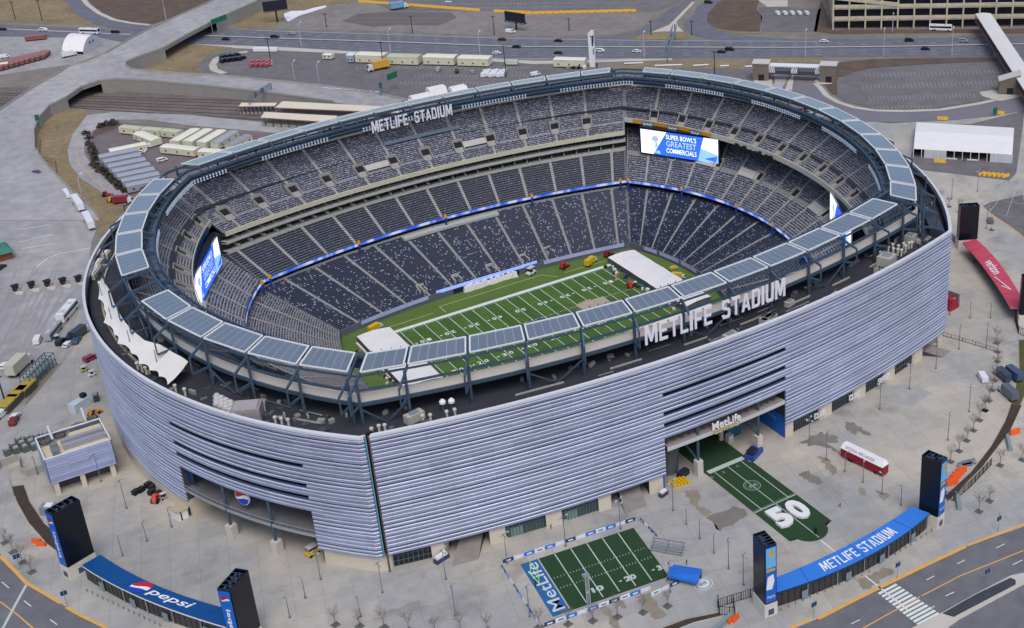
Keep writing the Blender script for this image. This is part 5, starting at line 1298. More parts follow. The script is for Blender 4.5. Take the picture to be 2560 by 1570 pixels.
def vz_side(mb,w,d,o,H):
    y=-d/2-.15; mb.face([(-w/2+.1,y,o+.3),(w/2-.1,y,o+.3),(w/2-.1,y,o+H-.4),(-w/2+.1,y,o+H-.4)],5)
    text_on(mb,'verizon',lambda a,b,z:Vector((-.6+1.1*b,y-.08,o+H*.5+H*.35*a)),1,.02)
tower('tall black tower with a red side above the red gate roof',158.8,-49.2,3.2,7.0,6.0,19.6,R(-118)+math.pi,vz_side)
tower('tall black tower with a red side at the right frame edge',131.5,-105.5,3.2,7.0,6.0,19.6,R(-132)+math.pi,vz_side)
# ---- 50 yard carpet
b=empty('turf_carpet',(0,-130,GH),0,'long dark green carpet with a huge white 50 running out of the entrance','carpet'); inv=Matrix.Translation(b.location).inverted()
def par(o,b_,inv_): o.parent=b_; o.matrix_parent_inverse=inv_; return o
pts=[(-7.0,-91.5),(-7.1,-150.6),(-4.9,-150.6)]+[(5.0*math.cos(a),-150.0+4.6*math.sin(a)) for a in [math.pi+math.pi*i/14 for i in range(15)]]+[(4.9,-150.3),(7.2,-150.3),(7.0,-91.5)]
mb=MB(); mb.prism(pts,GH+.01,GH+.10)
par(mb.build('mat',turf3),b,inv)
mb=MB(); z=GH+.12
for x in (-4.6,0,4.6): mb.ribbon([(x,-113.4,z),(x,-135.4 if x else -154,z)],.22)
mb.ribbon([(-7,-135.4,z),(7,-135.4,z)],.3)
for i in range(29): x=-6.8+i*13.6/28; mb.ribbon([(x,-135.4,z),(x,-134.6,z)],.12)
mb.sheet([(-6.2,-113.3,z+.02),(6.2,-113.3,z+.02),(6.2,-111.6,z+.02),(-6.2,-111.6,z+.02)],0)
for i in range(8):
    for x in (-6.6,-2.6,2.3,6.6): mb.ribbon([(x-.35+i*.0,-114.5-i*.4,z),(x+.35,-114.5-i*.4,z)],.1) if i<3 else None
par(mb.build('yard_lines',paint_b),b,inv)
mb=MB(); cy=-124.8
for r0,r1 in ((2.25,2.45),(1.75,1.85)):
    for i in range(30):
        a0,a1=2*math.pi*i/30,2*math.pi*(i+1)/30; mb.face([(r0*math.cos(a0),cy+r0*math.sin(a0),z+.02),(r1*math.cos(a0),cy+r1*math.sin(a0),z+.02),(r1*math.cos(a1),cy+r1*math.sin(a1),z+.02),(r0*math.cos(a1),cy+r0*math.sin(a1),z+.02)])
for i in range(5): mb.sheet([(-1.1+i*.5,cy-.5,z+.02),(-.8+i*.5,cy-.5,z+.02),(-.8+i*.5,cy+.2+.3*(i%3),z+.02),(-1.1+i*.5,cy+.2+.3*(i%3),z+.02)])
mb.ribbon([(-1.2,cy-.7,z+.02),(1.5,cy-.7,z+.02)],.2)
par(mb.build('round_emblem',mat('faded emblem',srgb(140,164,154),.9,.1,1)),b,inv)
for ch,x0,x1_ in (('5',-5.6,-.5),('0',.3,5.3)):
    mb=MB(); text_on(mb,ch,lambda a,bb,zz,x0=x0,x1_=x1_:Vector((x0+(x1_-x0)*a,-145.7+8.6*bb,GH+.45+zz*.33)),0,.05,.05)
    par(mb.build('digit',white),b,inv)
mb=MB(); mb.box((.3,-152.2,GH),(.6,.6,1.9)); mb.tube((.3,-152.2,GH+1.9),(.3,-152.2,GH+2.3),.25); tag(mb.build('pedestal',mat('dark bronze',srgb(36,40,36),.6,.1,1)),'small dark pedestal at the rounded end of the green carpet','pedestal')
# ---- practice field on the plaza
A0,A1,A2,A3=[Vector((*p,0)) for p in ((-68.2,-117.0),(-36.7,-121.3),(-40.2,-143.6),(-71.2,-139.4))]
def F(s,t,z): p=A0.lerp(A1,s).lerp(A3.lerp(A2,s),t); return Vector((p.x,p.y,GH+z))
b=empty('practice_field',(-54,-130,GH),0,'small green football field on the plaza with a blue MetLife end zone','field'); inv=Matrix.Translation(b.location).inverted()
mb=MB(); mb.sheet([F(0,0,.06),F(0,1,.06),F(1,1,.06),F(1,0,.06)],0)
for a_,b_ in ((F(0,0,0),F(1,0,0)),(F(1,0,0),F(1,1,0)),(F(1,1,0),F(0,1,0)),(F(0,1,0),F(0,0,0))): mb.face([a_,b_,b_+Vector((0,0,.06)),a_+Vector((0,0,.06))])
par(mb.build('mat',turf3),b,inv)
mb=MB(); mb.sheet([F(0.0,0,.08),F(0.0,1,.08),F(.145,1,.08),F(.145,0,.08)],0); text_on(mb,'MetLife',lambda x,y,z:F(.03+.095*y if False else .128-.10*(1-y),.95-.9*x,.11) if False else F(.022+.105*(1-y),.95-.9*x,.11) if False else F(.125-.105*y,.04+.9*(1-x),.11),1,.008)
par(mb.build('end_zone',[mat('end zone blue',srgb(38,98,150),.9,.06,.5),mat('pale letters',srgb(196,206,216),.8,0)]),b,inv)
mb=MB(); xs=[.15+k*.1415 for k in range(6)]
for k,x in enumerate(xs): mb.ribbon([F(x,.01,.10),F(x,.97,.10)],.28)
for j in range(30):
    x=.18+j*.0272
    for t in (.41,.60): mb.ribbon([F(x,t-.012,.10),F(x,t+.012,.10)],.13)
for txt,s in (('10',xs[2]),('20',xs[4])):
    text_on(mb,txt,lambda x,y,z,s=s:F(s-.05+.10*x,.86-.09*y,.12),0,.05)
    mb.face([F(s-.075,.80,.12),F(s-.075,.83,.12),F(s-.105,.815,.12)])
text_on(mb,'3',lambda x,y,z:F(.955+.04*x,.86-.09*y,.12),0,.05)
mb.face([F(.93,.80,.12),F(.93,.83,.12),F(.9,.815,.12)])
par(mb.build('field_lines',paint_b),b,inv)
# neon goal post
b=empty('goal_post',(F(.01,.45,0)),0,'neon green goal post behind the small practice field','goal post'); neon=mat('neon green',srgb(176,255,70),.5,0)
mb=MB(); mb.bar((0,0,0),(0,0,2.6),.22); mb.build('stand',navy,b)
mb=MB(); mb.bar((0,-2.3,2.6),(0,2.3,2.6),.16); mb.build('crossbar',neon,b)
for s in (-1,1): mb=MB(); mb.bar((0,s*2.3,2.6),(0,s*1.8,7.6),.15); mb.build('upright',neon,b)
# banner boards around it
def boards(name,label,P,Q,n,cols,h=1.05,off=0):
    b=empty(name,(P+Q)/2,0,label,'banner fence','low advertising boards around the practice field'); inv=Matrix.Translation(b.location).inverted()
    mats=[blue,white,navy,mat('pale board',srgb(206,212,226),.6,.06,1)]
    for i in range(n):
        a,c=P.lerp(Q,i/n),P.lerp(Q,(i+.97)/n); mb=MB(); m=(a+c)/2; L=(c-a).length; rz=math.atan2((c-a).y,(c-a).x); mb.box((m.x,m.y,GH),(L,.18,h),rz,cols[i%len(cols)]); mb.box((m.x,m.y,GH+h*.3),(L*.5,.24,h*.4),rz,1 if cols[i%len(cols)]!=1 else 0)
        par(mb.build('board',mats),b,inv)
e=Vector((0,0,GH))
boards('banner_fence','blue and white boards between the practice field and the glass doors',Vector((-71.5,-113.8,GH)),Vector((-34.5,-118.8,GH)),13,(2,3,0,1,0,3))
boards('banner_fence','blue and white boards along the lower side of the practice field',Vector((-74.5,-141.3,GH)),Vector((-46.5,-145.0,GH)),10,(2,1,0,3,0,1))
boards('banner_fence','short row of blue and white boards beside the blue tent',Vector((-47.8,-147.2,GH)),Vector((-34.0,-147.2,GH)),5,(1,3,2,0,0))
boards('banner_fence','dark blue rope boards behind the MetLife end zone',Vector((-72.5,-114.8,GH)),Vector((-75.4,-140.8,GH)),9,(2,0,3),.7)
boards('banner_fence','dark blue board on the upper right side of the practice field',Vector((-33.4,-119.4,GH)),Vector((-33.8,-128.2,GH)),4,(2,3,2),.7)
# blue tent, bleachers, round mark, mast
W3=lambda x,y,z:Vector((*G(1260+x*.2029,1280+y*.2029,z),z))
b=empty('tent',W3(2200,800,GH),0,'bright blue gabled tent at the corner of the practice field','tent'); inv=Matrix.Translation(b.location).inverted()
a,b_,c,d=W3(2060,640,5),W3(2435,700,5),W3(2385,860,4.2),W3(2005,775,4.2); r1,r2=W3(2035,700,6.0),W3(2410,770,6.0)
mb=MB(); mb.face([a,b_,r2,r1][::-1]); mb.face([r1,r2,c,d][::-1]); mb.face([a,r1,d]); mb.face([b_,c,r2]); 
for p,q in ((a,b_),(d,c),(b_,c),(a,d)): mb.face([p,q,Vector((q.x,q.y,q.z-.8)),Vector((p.x,p.y,p.z-.8))])
par(mb.build('canopy',blue),b,inv)
for p in (a,b_,c,d): mb=MB(); mb.tube((p.x,p.y,GH),(p.x,p.y,p.z-.6),.1,n=6); par(mb.build('leg',steel_l),b,inv)
mb=MB(); 
for p,q in ((a,b_),(a,d)): mb.face([Vector((p.x,p.y,GH)),Vector((q.x,q.y,GH)),Vector((q.x,q.y,p.z-.8)),Vector((p.x,p.y,p.z-.8))])
par(mb.build('side_wall',navy),b,inv)
mb=MB(); cc=W3(2450,880,GH)
for r0,r1_,mi in ((0,2.5,0),(1.9,2.2,1)):
    for i in range(28):
        a0,a1=2*math.pi*i/28,2*math.pi*(i+1)/28; zz=.03+mi*.02
        mb.face([(cc.x+r0*math.cos(a0),cc.y+r0*math.sin(a0),GH+zz),(cc.x+r1_*math.cos(a0),cc.y+r1_*math.sin(a0),GH+zz),(cc.x+r1_*math.cos(a1),cc.y+r1_*math.sin(a1),GH+zz),(cc.x+r0*math.cos(a1),cc.y+r0*math.sin(a1),GH+zz)][0 if r0 else 0:],mi)
for i in range(4): mb.sheet([(cc.x-1.1+i*.55,cc.y-.6,GH+.06),(cc.x-.8+i*.55,cc.y-.6,GH+.06),(cc.x-.8+i*.55,cc.y+.3+.3*(i%2),GH+.06),(cc.x-1.1+i*.55,cc.y+.3+.3*(i%2),GH+.06)],1)
tag(mb.build('round_decal',[mat('decal pale',srgb(208,212,216),.8,.05,1),mat('decal grey',srgb(110,116,126),.8,.1,1)]),'round grey and white emblem laid flat on the plaza beside the blue tent','emblem')
b=empty('bleachers',W3(2010,480,GH),R(-52),'small silver bleachers beside the practice field','bleachers')
for i in range(4): mb=MB(); mb.box((0,i*.75-1,.35+.38*i),(9,.35,.08)); mb.build('bench',steel_l,b)
mb=MB(); 
for x in (-4,0,4): mb.bar((x,-1.2,.1),(x,1.5,1.5),.1); mb.bar((x,1.5,0),(x,1.5,2.3),.1)
mb.bar((-4.4,1.6,2.2),(4.4,1.6,2.2),.1); mb.build('frame',navy,b)
p=W3(1035,1135,GH); b=empty('camera_mast',p,0,'tall silver lattice mast standing in front of the practice field','mast'); mb=MB()
for sx,sy in ((-.5,-.5),(.5,-.5),(0,.5)): mb.bar((sx,sy,0),(sx,sy,8.6),.09)
for i in range(12): 
    z0_=i*.7; mb.bar((-.5,-.5,z0_),(.5,-.5,z0_+.7),.06); mb.bar((.5,-.5,z0_),(0,.5,z0_+.7),.06); mb.bar((0,.5,z0_),(-.5,-.5,z0_+.7),.06)
mb.build('lattice',mat('bright steel',srgb(190,194,196),.4,0),b)
mb=MB(); mb.box((0,0,8.6),(1.6,1.2,.6)); mb.build('head',steel_l,b)
# ---- lamp posts
def lamp(h=9.5,heads=2):
    b=empty('lamp_post'); mb=MB(); mb.box((0,0,0),(.5,.5,.35)); mb.tube((0,0,.3),(0,0,h),.13,.08,n=6); mb.build('pole',mat('lamp pole',srgb(112,116,120),.5,.05,1),b)
    mb=MB()
    if heads==2: mb.bar((-1.2,0,h-.1),(1.2,0,h-.1),.1); mb.bar((0,-.9,h-.8),(0,.9,h-.8),.09)
    else: mb.bar((0,0,h),(1.0,0,h+.2),.1)
    mb.build('arm',mat('lamp pole',srgb(112,116,120)),b)
    for s in ((-1.2,0,h-.2),(1.2,0,h-.2),(0,.9,h-.9),(0,-.9,h-.9)) if heads==2 else ((1.2,0,h+.1),):
        mb=MB(); mb.box(s,(.75,.45,.18)); mb.build('lamp_head',mat('lamp head',srgb(168,172,178),.4,0),b)
    return b
LP=[('c1',870,690),('c1',695,505),('c2',1305,1178),('c2',870,1270),('c2',445,1180),('c2',1370,1428),('c2',1725,1070),('c3',1107,705),('c3',745,830),('c3',368,950),('c3',1086,1265),('c3',122,1435),('c3',1488,1105),('c3',1590,1215),
 ('c4',447,260),('c4',567,355),('c4',1400,222),('b4',933,1438),('b4',1137,1300),('b4',1318,1158),('b4',1475,1025),('b4',1663,1020),('b4',1663,200),('a4',1603,1315),('a4',1425,1370),('b4',1545,1455)]
SP=[('c1',1180,820),('c1',1010,915),('c1',843,1015),('c2',340,1305),('c2',233,1440),('c2',720,1435),('c3',1198,800),('c3',1290,900),('c3',1387,1000),('c4',693,440),('c4',817,512),('c4',948,590),('c4',1078,668),('b4',1553,810),('b4',1692,810),('c1',260,455),('c1',0+100,600),('b4',1413,790)]
items=[]; L0_=lamp(); 
for i,q in enumerate(LP):
    o=L0_ if i==0 else copy_tree(L0_); p=C(*q); o.location=(p[0],p[1],GH); o.rotation_euler[2]=.25+.1*(i%3); tag(o,None,'lamp post','tall lamp posts on the plaza'); items.append((o,p))
describe(items,'tall grey lamp post with crossed arms',PM)
items=[]; L1_=lamp(6.2,1)
for i,q in enumerate(SP):
    o=L1_ if i==0 else copy_tree(L1_); p=C(*q); o.location=(p[0],p[1],GH); o.rotation_euler[2]=i*.7; tag(o,None,'lamp post','short single lamp posts on the plaza'); items.append((o,p))
describe(items,'short thin lamp post with one arm',PM)
# ---- banner sign posts by the kerb
items=[]
def bannerpost():
    b=empty('banner_post'); mb=MB(); mb.tube((0,0,0),(0,0,6),.09,.07,n=6); mb.build('pole',steel_l,b)
    for s in (-1,1): mb=MB(); mb.box((s*.42,0,3.6),(.7,.06,1.3)); mb.build('banner',navy,b)
    return b
bp0=bannerpost()
for i,q in enumerate((('c1',140,1110),('c1',465,1365),('c4',480,1445),('c4',1053,1170),('c4',1745,850),('c4',1665,1215))):
    o=bp0 if i==0 else copy_tree(bp0); p=C(*q); o.location=(*p,GH); tag(o,None,'banner post','banner posts near the kerb'); items.append((o,p))
describe(items,'slim post carrying two small navy banners',PM)
# ---- bare trees in square grates
def bare_tree(seed,h=5.2):
    rnd=random.Random(seed); b=empty('bare_tree'); mb=MB(); mb.tube((0,0,0),(0,0,h*.45),.10,.07,n=6); mb.build('trunk',bark,b)
    mb=MB(); base=Vector((0,0,h*.4))
    def branch(p,d,l,r,lv):
        q=p+d*l; mb.tube(p,q,r,r*.55,n=4,cap=False)
        if lv==0: return
        for i in range(4 if lv>1 else 3):
            a=rnd.uniform(0,6.28); nd=(d+Vector((math.cos(a),math.sin(a),rnd.uniform(-.1,.5)))*.75).normalized(); branch(p.lerp(q,rnd.uniform(.45,1)),nd,l*rnd.uniform(.5,.72),r*.55,lv-1)
    for i in range(6):
        a=i*1.05+rnd.random()*.4; branch(base+Vector((0,0,i*.12)),Vector((math.cos(a)*.55,math.sin(a)*.55,1)).normalized(),h*.33,.045,3)
    mb.build('branches',mat('twigs',srgb(128,116,108),.9,.1,2),b); return b
TR=[('c3',385,1485),('c3',555,1463),('c3',725,1436),('c3',900,1405),('c3',1068,1362),('c3',187,1505),('c2',547,1490),('c2',712,1500),('c2',880,1508),('c2',1050,1530),('c2',1230,1540),('c2',1405,1535),('c2',1590,1530),('c1',35,925),('c1',90,990),('c1',155,1060),('c1',220,1128),
 ('b4',1733,983),('b4',1740,1045),('b4',1740,1110),('b4',1735,1170),('b4',1722,1240),('b4',1703,1307),('b4',1680,1380),('b4',1655,1446),('c4',1655,17),('c4',1617,85),('c4',1575,155),('c4',1530,225),('c4',1477,297),('c4',1418,370),('c4',1685,640),('c4',1613,712),('c4',1910,357),('a4',1408,1420),('a4',1480,1455),('a4',1345,1385),('a4',1700,1380+200),('c4',1758,395)]
tv_=[bare_tree(1),bare_tree(2,4.6),bare_tree(3,5.8)]; items=[]; gi=[]
gm=mat('tree grate',srgb(96,94,92),.9,.15,1)
mb=MB(); mb.box((0,0,0),(1.9,1.9,.06)); mb.box((0,0,.06),(.5,.5,.05)); g0=mb.build('tree_grate',gm)
for i,q in enumerate(TR):
    o=tv_[i] if i<3 else copy_tree(tv_[i%3]); p=C(*q); o.location=(*p,GH+.04); o.rotation_euler[2]=i*1.3; tag(o,None,'tree','young bare trees on the plaza'); items.append((o,p))
    g=g0 if i==0 else g0.copy()
    if i: COL.objects.link(g)
    g.location=(*p,GH+.02); g.rotation_euler[2]=.25; tag(g,None,'tree grate','square grates under the young trees'); gi.append((g,p))
describe(items,'young leafless tree',PM); describe(gi,'dark square tree grate',PM)
# ---- bollards in front of the gates
mb=MB(); mb.tube((0,0,0),(0,0,1.0),.12,.12,n=6); b0=mb.build('bollard',mat('steel bollard',srgb(120,122,124),.5,.05,1)); items=[]
k=0
for (x0,y0),(x1_,y1_),n,r in (((600,1262),(1100,1500),15,'c1'),((255,1392),(860,1130),13,'c4'),((1040,1010),(1290,850),8,'c4')):
    for i in range(n):
        o=b0 if k==0 else b0.copy()
        if k: COL.objects.link(o)
        k+=1; p=C(r,x0+(x1_-x0)*i/(n-1),y0+(y1_-y0)*i/(n-1)); o.location=(*p,GH); tag(o,None,'bollard','steel bollards in front of the gates'); items.append((o,p))
describe(items,'thin steel bollard',PM,'before')
# ---- vehicles
car_prof=[(-2.2,.35),(2.2,.35),(2.25,.8),(1.5,.95),(.8,1.42),(-1.2,1.45),(-2.0,1.0),(-2.25,.95)]
def vehicle(kind,col):
    key='paint_'+kind+str(col); m=mat(key,col,.3,.0,spec=.6)
    mb=MB()
    def profile(pr,w,mi):
        for s in (-1,1):
            pts=[(x,s*w/2,z) for x,z in pr]; mb.face(pts if s<0 else pts[::-1],mi)
        for i in range(len(pr)): a,b_=pr[i],pr[(i+1)%len(pr)]; mb.face([(a[0],-w/2,a[1]),(a[0],w/2,a[1]),(b_[0],w/2,b_[1]),(b_[0],-w/2,b_[1])],mi)
    def wheels(xs,w,r=.34):
        for x in xs:
            for s in (-1,1): mb.tube((x,s*(w/2+.02),r),(x,s*(w/2-.22),r),r,n=10,mi=2)
    if kind=='car': 
        profile(car_prof,1.8,0); profile([(-1.7,1.02),(1.2,1.0),(.75,1.36),(-1.15,1.38)],1.84,1); mb.face([(.84,-.8,1.36),(1.5,-.8,.99),(1.5,.8,.99),(.84,.8,1.36)][::-1],1); mb.face([(-1.24,-.8,1.41),(-1.24,.8,1.41),(-1.98,.8,1.04),(-1.98,-.8,1.04)],1); wheels((-1.35,1.35),1.8)
    elif kind=='suv':
        profile([(-2.4,.4),(2.4,.4),(2.4,1.0),(1.6,1.15),(1.0,1.78),(-2.2,1.82),(-2.45,1.1)],1.95,0); profile([(-2.1,1.2),(1.35,1.2),(.95,1.7),(-2.0,1.72)],1.99,1); wheels((-1.5,1.5),1.95,.4)
    elif kind=='van':
        profile([(-2.7,.4),(2.7,.4),(2.7,1.1),(2.1,1.3),(1.6,2.1),(-2.7,2.15)],2.05,0); mb.face([(1.65,-.9,2.08),(2.12,-.9,1.33),(2.12,.9,1.33),(1.65,.9,2.08)][::-1],1); profile([(.9,1.35),(2.0,1.35),(1.6,1.95),(.9,1.95)],2.09,1); wheels((-1.7,1.8),2.05,.38)
    elif kind=='coach':
        profile([(-6,.5),(6,.5),(6.1,1.6),(5.8,3.3),(-6,3.35)],2.6,0); profile([(-5.6,1.7),(5.7,1.7),(5.6,2.7),(-5.6,2.7)],2.66,1); mb.face([(6.12,-1.1,1.6),(6.12,1.1,1.6),(5.86,1.1,3.1),(5.86,-1.1,3.1)],1); mb.box((-3.5,0,3.35),(2,1.4,.25),0,3); mb.box((2.5,0,3.35),(1.2,1.2,.2),0,3); wheels((-4,-3,4),2.6,.5)
    elif kind=='boxtruck':
        mb.box((-1.2,0,.9),(6.4,2.5,2.6),0,0); profile([(2.1,.5),(4.2,.5),(4.2,1.4),(3.6,2.4),(2.1,2.5)],2.2,4); mb.face([(3.63,-.95,2.36),(4.2,-.95,1.45),(4.2,.95,1.45),(3.63,.95,2.36)][::-1],1); mb.box((-1,0,.5),(6.6,1.2,.4),0,2); wheels((-3,3.1),2.4,.45)
    elif kind=='semitrailer':
        mb.box((0,0,1.2),(14,2.6,2.8),0,0); mb.box((0,0,.9),(13.6,1.4,.3),0,2); wheels((-5.6,-4.4),2.5,.5); mb.bar((4,-.8,0),(4,-.8,1.2),.2,.2,2); mb.bar((4,.8,0),(4,.8,1.2),.2,.2,2)
    elif kind=='cart':
        mb.box((0,0,.3),(2.4,1.3,.5),0,0); mb.box((0,0,1.8),(1.9,1.3,.1),0,3)
        for x in (-.9,.9):
            for y in (-.6,.6): mb.bar((x,y,.8),(x,y,1.8),.07,.07,2)
        mb.box((-.1,0,.8),(.5,1.1,.5),0,2); wheels((-.8,.8),1.3,.28)
    elif kind=='tractor':
        profile([(-1.6,.6),(1.7,.6),(1.7,1.4),(.3,1.5),(.1,2.5),(-1.2,2.5),(-1.3,1.3),(-1.6,1.2)],1.3,0); profile([(-1.0,1.55),(.12,1.55),(.02,2.35),(-1.0,2.35)],1.34,1); wheels((-1.0,),1.9,.8); wheels((1.3,),1.6,.5); mb.box((2.2,0,.3),(.6,2.0,.7),0,0)
    return mb,m
VC={}
def put(kind,col,cname,p,rz,label,cat,z=GH,group=None,scale=1,name=None):
    k=(kind,cname)
    if k not in VC:
        mb,m=vehicle(kind,col); o=mb.build(name or {'car':'car','suv':'car','van':'van','coach':'coach','boxtruck':'box_truck','semitrailer':'semi_trailer','cart':'golf_cart','tractor':'tractor'}[kind],[m,mat('vehicle glass',srgb(24,28,36),.15,0),rubber,mat('roof unit',srgb(190,192,196),.6,0),mat('cab paint',srgb(206,208,210),.4,0)]); VC[k]=o
    else: o=VC[k].copy(); COL.objects.link(o)
    o.location=(p[0],p[1],z); o.rotation_euler=(0,0,rz); o.scale=(scale,)*3; 
    for kk in ('label','category','group'): 
        if kk in o: del o[kk]
    return tag(o,label,cat,group)
cw=srgb(226,228,230); cs=srgb(160,164,170); cb=srgb(26,30,38); cr=srgb(96,26,40); cg=srgb(92,98,108)
def hdir(r,x,y):   # direction of traffic along the highway
    a,b_=Vector(C(r,x-40,y-1.2)),Vector(C(r,x+40,y+1.2)); d=b_-a; return math.atan2(d.y,d.x)
HM={'the elevated road':C('a1',1100,250),'the first black billboard':C('a2',140,150),'the white pylon sign':C('a3',550,400),'the sign gantry':C('a3',1080,300),'the parking garage':C('a4',900,200),'the white skywalk':C('a4',1700,280),'the left yard':C('a1',300,300),'the highway bend':C('a1',-100,200),'the long trailers':C('a2',1100,400)}
items=[]
for r,x,y,k,c,n in (('a1',300,212,'suv',cw,'white'),('a1',20,207,'car',cb,'dark'),('a1',620,232,'coach',cw,'white'),('a1',795,228,'suv',cb,'black'),('a1',1552,275,'car',cb,'dark'),('a1',1890,262,'suv',cb,'black'),('a2',245,237,'car',cs,'silver'),('a2',1690,277,'car',cr,'dark red'),('a2',1790,327,'car',cb,'dark'),('a2',1655,370,'car',cw,'white'),
 ('a3',320,286,'car',cb,'dark'),('a3',318,369,'car',cb,'dark'),('a3',605,356,'suv',cw,'white'),('a3',858,359,'car',cw,'white'),('a3',1438,362,'car',cb,'dark'),('a3',1496,346,'suv',cb,'black'),('a4',550,290,'car',cw,'white'),('a4',1135,285,'suv',cb,'black'),('a4',1507,288,'suv',cs,'silver'),('a4',1245,341,'car',cb,'dark'),('a4',1350,210,'coach',cw,'white'),('a3',1350,22,'suv',cb,'black'),('a2',1750,225,'van',cw,'white')):
    p=C(r,x,y); o=put(k,c,n,p,hdir(r,x,y),None,'car' if k in('car','suv') else k,1.95,'vehicles on the highway',1.1); o['cn']=n+' '+{'car':'car','suv':'large car','coach':'bus','van':'van'}[k]+' on the highway'; items.append((o,p))
describe(items,lambda o:o['cn'],HM,'by')
for o,_ in items: del o['cn']
items=[]
for r,x,y,k,c,n,rz in (('a2',1255,487,'van',cs,'silver',.9),('a2',1380,497,'suv',cb,'black',1.2),('a2',1485,500,'car',cs,'silver',1.2),('a3',160,519,'van',cw,'white',0),('a1',35,397,'van',cw,'white',0),('a3',385,467,'car',cs,'silver',1),('a3',425,468,'car',cb,'dark',1),('a3',460,468,'car',cb,'dark',1),('a3',500,470,'car',cw,'white',1),('a1',252,1187,'car',cg,'grey',-1.1),('a1',1115,1108,'suv',cw,'white',.1),('a1',1040,1010,'van',cw,'white',.1),('a1',970,1050,'car',cw,'white',-.6),('a1',940,1312,'car',cw,'white',-.6),('b4',1690,152,'suv',cg,'grey',.9),('b4',1637,1232,'van',cw,'white',1.1),('b1',262,975,'van',cw,'white',1.2),('b1',32,1148,'car',cw,'white',.9),('a1',480,388,'boxtruck',cw,'white',.2)):
    p=C(r,x,y); z=3.0 if (r,x)==('a1',252) else GH
    if z==3.0: p=C(r,x,y,3.2)
    o=put(k,c,n,p,rz,None,'car' if k in('car','suv') else 'van' if k=='van' else 'truck',z+.02); o['cn']=n+' parked '+{'car':'car','suv':'large car','van':'van','boxtruck':'truck'}[k]; items.append((o,p))
KM=dict(HM); KM.update({'the beige trailers':C('a1',1200,950),'the curving elevated road':C('a1',200,1100),'the right planting bed':C('b4',1850,1200),'the red gate roof':C('b4',1650,300),'the toll booths':C('b1',300,600),'the tollway lanes':C('b1',100,1100)})
describe(items,lambda o:o['cn'],KM)
for o,_ in items: del o['cn']
items=[]
for k in range(8): items.append((put('van',cw,'white',C('a1',1755+k*20,350),1.2,None,'van',GH,'row of white vans'),C('a1',1755+k*20,350)))
for k in range(12): x,y=1560+(k%6)*27+(k//6)*14,525-(k//6)*18-(k%2)*5; items.append((put('van',cw,'white',C('a2',x,y),1.0,None,'van',GH,'white vans parked in a block'),C('a2',x,y)))
for k in range(5): items.append((put('van',cw,'white',C('a4',228+k*50,100),1.3,None,'van',GH,'white vans beyond the highway'),C('a4',228+k*50,100)))
describe(items,'white van in the row',KM)
items=[]
for k in range(7): p=C('a1',1545+(k%4)*38,425-(k//4)*25-(k%4)*5); items.append((put('suv',cb,'black',p,.5,None,'car',GH,'black cars parked tightly beside the kerb',1.3),p))
for k in range(8): p=C('a1',1745+(k%4)*34,455-(k//4)*20); items.append((put('boxtruck',srgb(176,90,96),'pink',p,.5,None,'truck',GH,'pink trucks parked together',.6),p))
describe(items,lambda o:'black car parked tightly' if o['category']=='car' else 'small pink and white truck',KM)
put('coach',cw,'white',C('b1',470,795),R(58),'white coach parked at the edge of the toll plaza lanes','coach',GH+.02,scale=1.1)
put('coach',cs,'silver',C('b1',372,925),R(58),'silver and dark bus parked below the white coach','coach',GH+.02,scale=.9)
put('boxtruck',srgb(190,186,170),'cream',C('b1',145,1165),R(52),'cream box truck crossing the toll plaza','truck',GH+.02,scale=1.4)
put('boxtruck',srgb(206,160,60),'amber',C('a2',838,480),math.pi+.0,'yellow truck with pale roof in front of the long trailers','truck',GH+.02,scale=1.5)
put('boxtruck',srgb(120,160,190),'skyblue',C('a2',985,62),.0,'pale blue truck by the far yellow barriers','truck',GH+.02,scale=1.4)
for i,(x,y,s,l) in enumerate(((462,1345,.62,'upper short white trailer on the brown bank'),(540,1420,1,'middle long white trailer on the brown bank'),)):
    a=C('a1',x-30,y-50,2.5);b_=C('a1',x+30,y+40,2.5); put('semitrailer',cw,'white',C('a1',x,y,2.5),math.atan2(b_[1]-a[1],b_[0]-a[0]),l,'trailer',2.2,'white trailers parked below the bank',s)
a=C('b1',590,120);b_=C('b1',640,215); put('semitrailer',cw,'white',C('b1',617,175),math.atan2(b_[1]-a[1],b_[0]-a[0]),'lower long white trailer nearest the stadium','trailer',2.0,'white trailers parked below the bank',1)
put('boxtruck',srgb(130,40,50),'dark red',C('a1',850,1395),-.5,'dark red truck at the foot of the bank','truck'); put('tractor',srgb(160,60,60),'red',C('a1',735,1350),-.6,'red and yellow loader on the service road','loader')
put('tractor',srgb(206,170,60),'yellow',C('a1',770,1385),.6,'small yellow loader beside the dark red truck','loader')
# on the field
put('tractor',srgb(196,40,50),'bright red',G(1411,671,0),.4,'red tractor by the far sideline','tractor',.05); put('tractor',srgb(206,60,40),'orange',G(1575,718,0),1.2,'orange tractor in front of the right field tarpaulin','tractor',.05)
put('boxtruck',srgb(214,180,30),'yellow',G(1478,660,0),.5,'yellow truck on the far sideline','truck',.05,scale=.8); put('tractor',srgb(150,30,40),'dark red',G(1521,642,0),.4,'dark red tractor near the far field corner','tractor',.05)
put('boxtruck',srgb(214,180,30),'yellow',G(1697,695,0),-.8,'yellow truck behind the right end zone','truck',.05,scale=.6); put('boxtruck',srgb(214,180,30),'yellow',G(1684,674,0),.1,'small yellow cart behind the right field tarpaulin','truck',.05,scale=.4)
put('boxtruck',srgb(214,180,30),'yellow',G(940,825,0),.4,'yellow cart beside the left field tarpaulin','truck',.05,scale=.7); put('cart',cw,'white cart',G(1328,686,0),.4,'white cart beside the blue sideline board','cart',.05,scale=1.6)
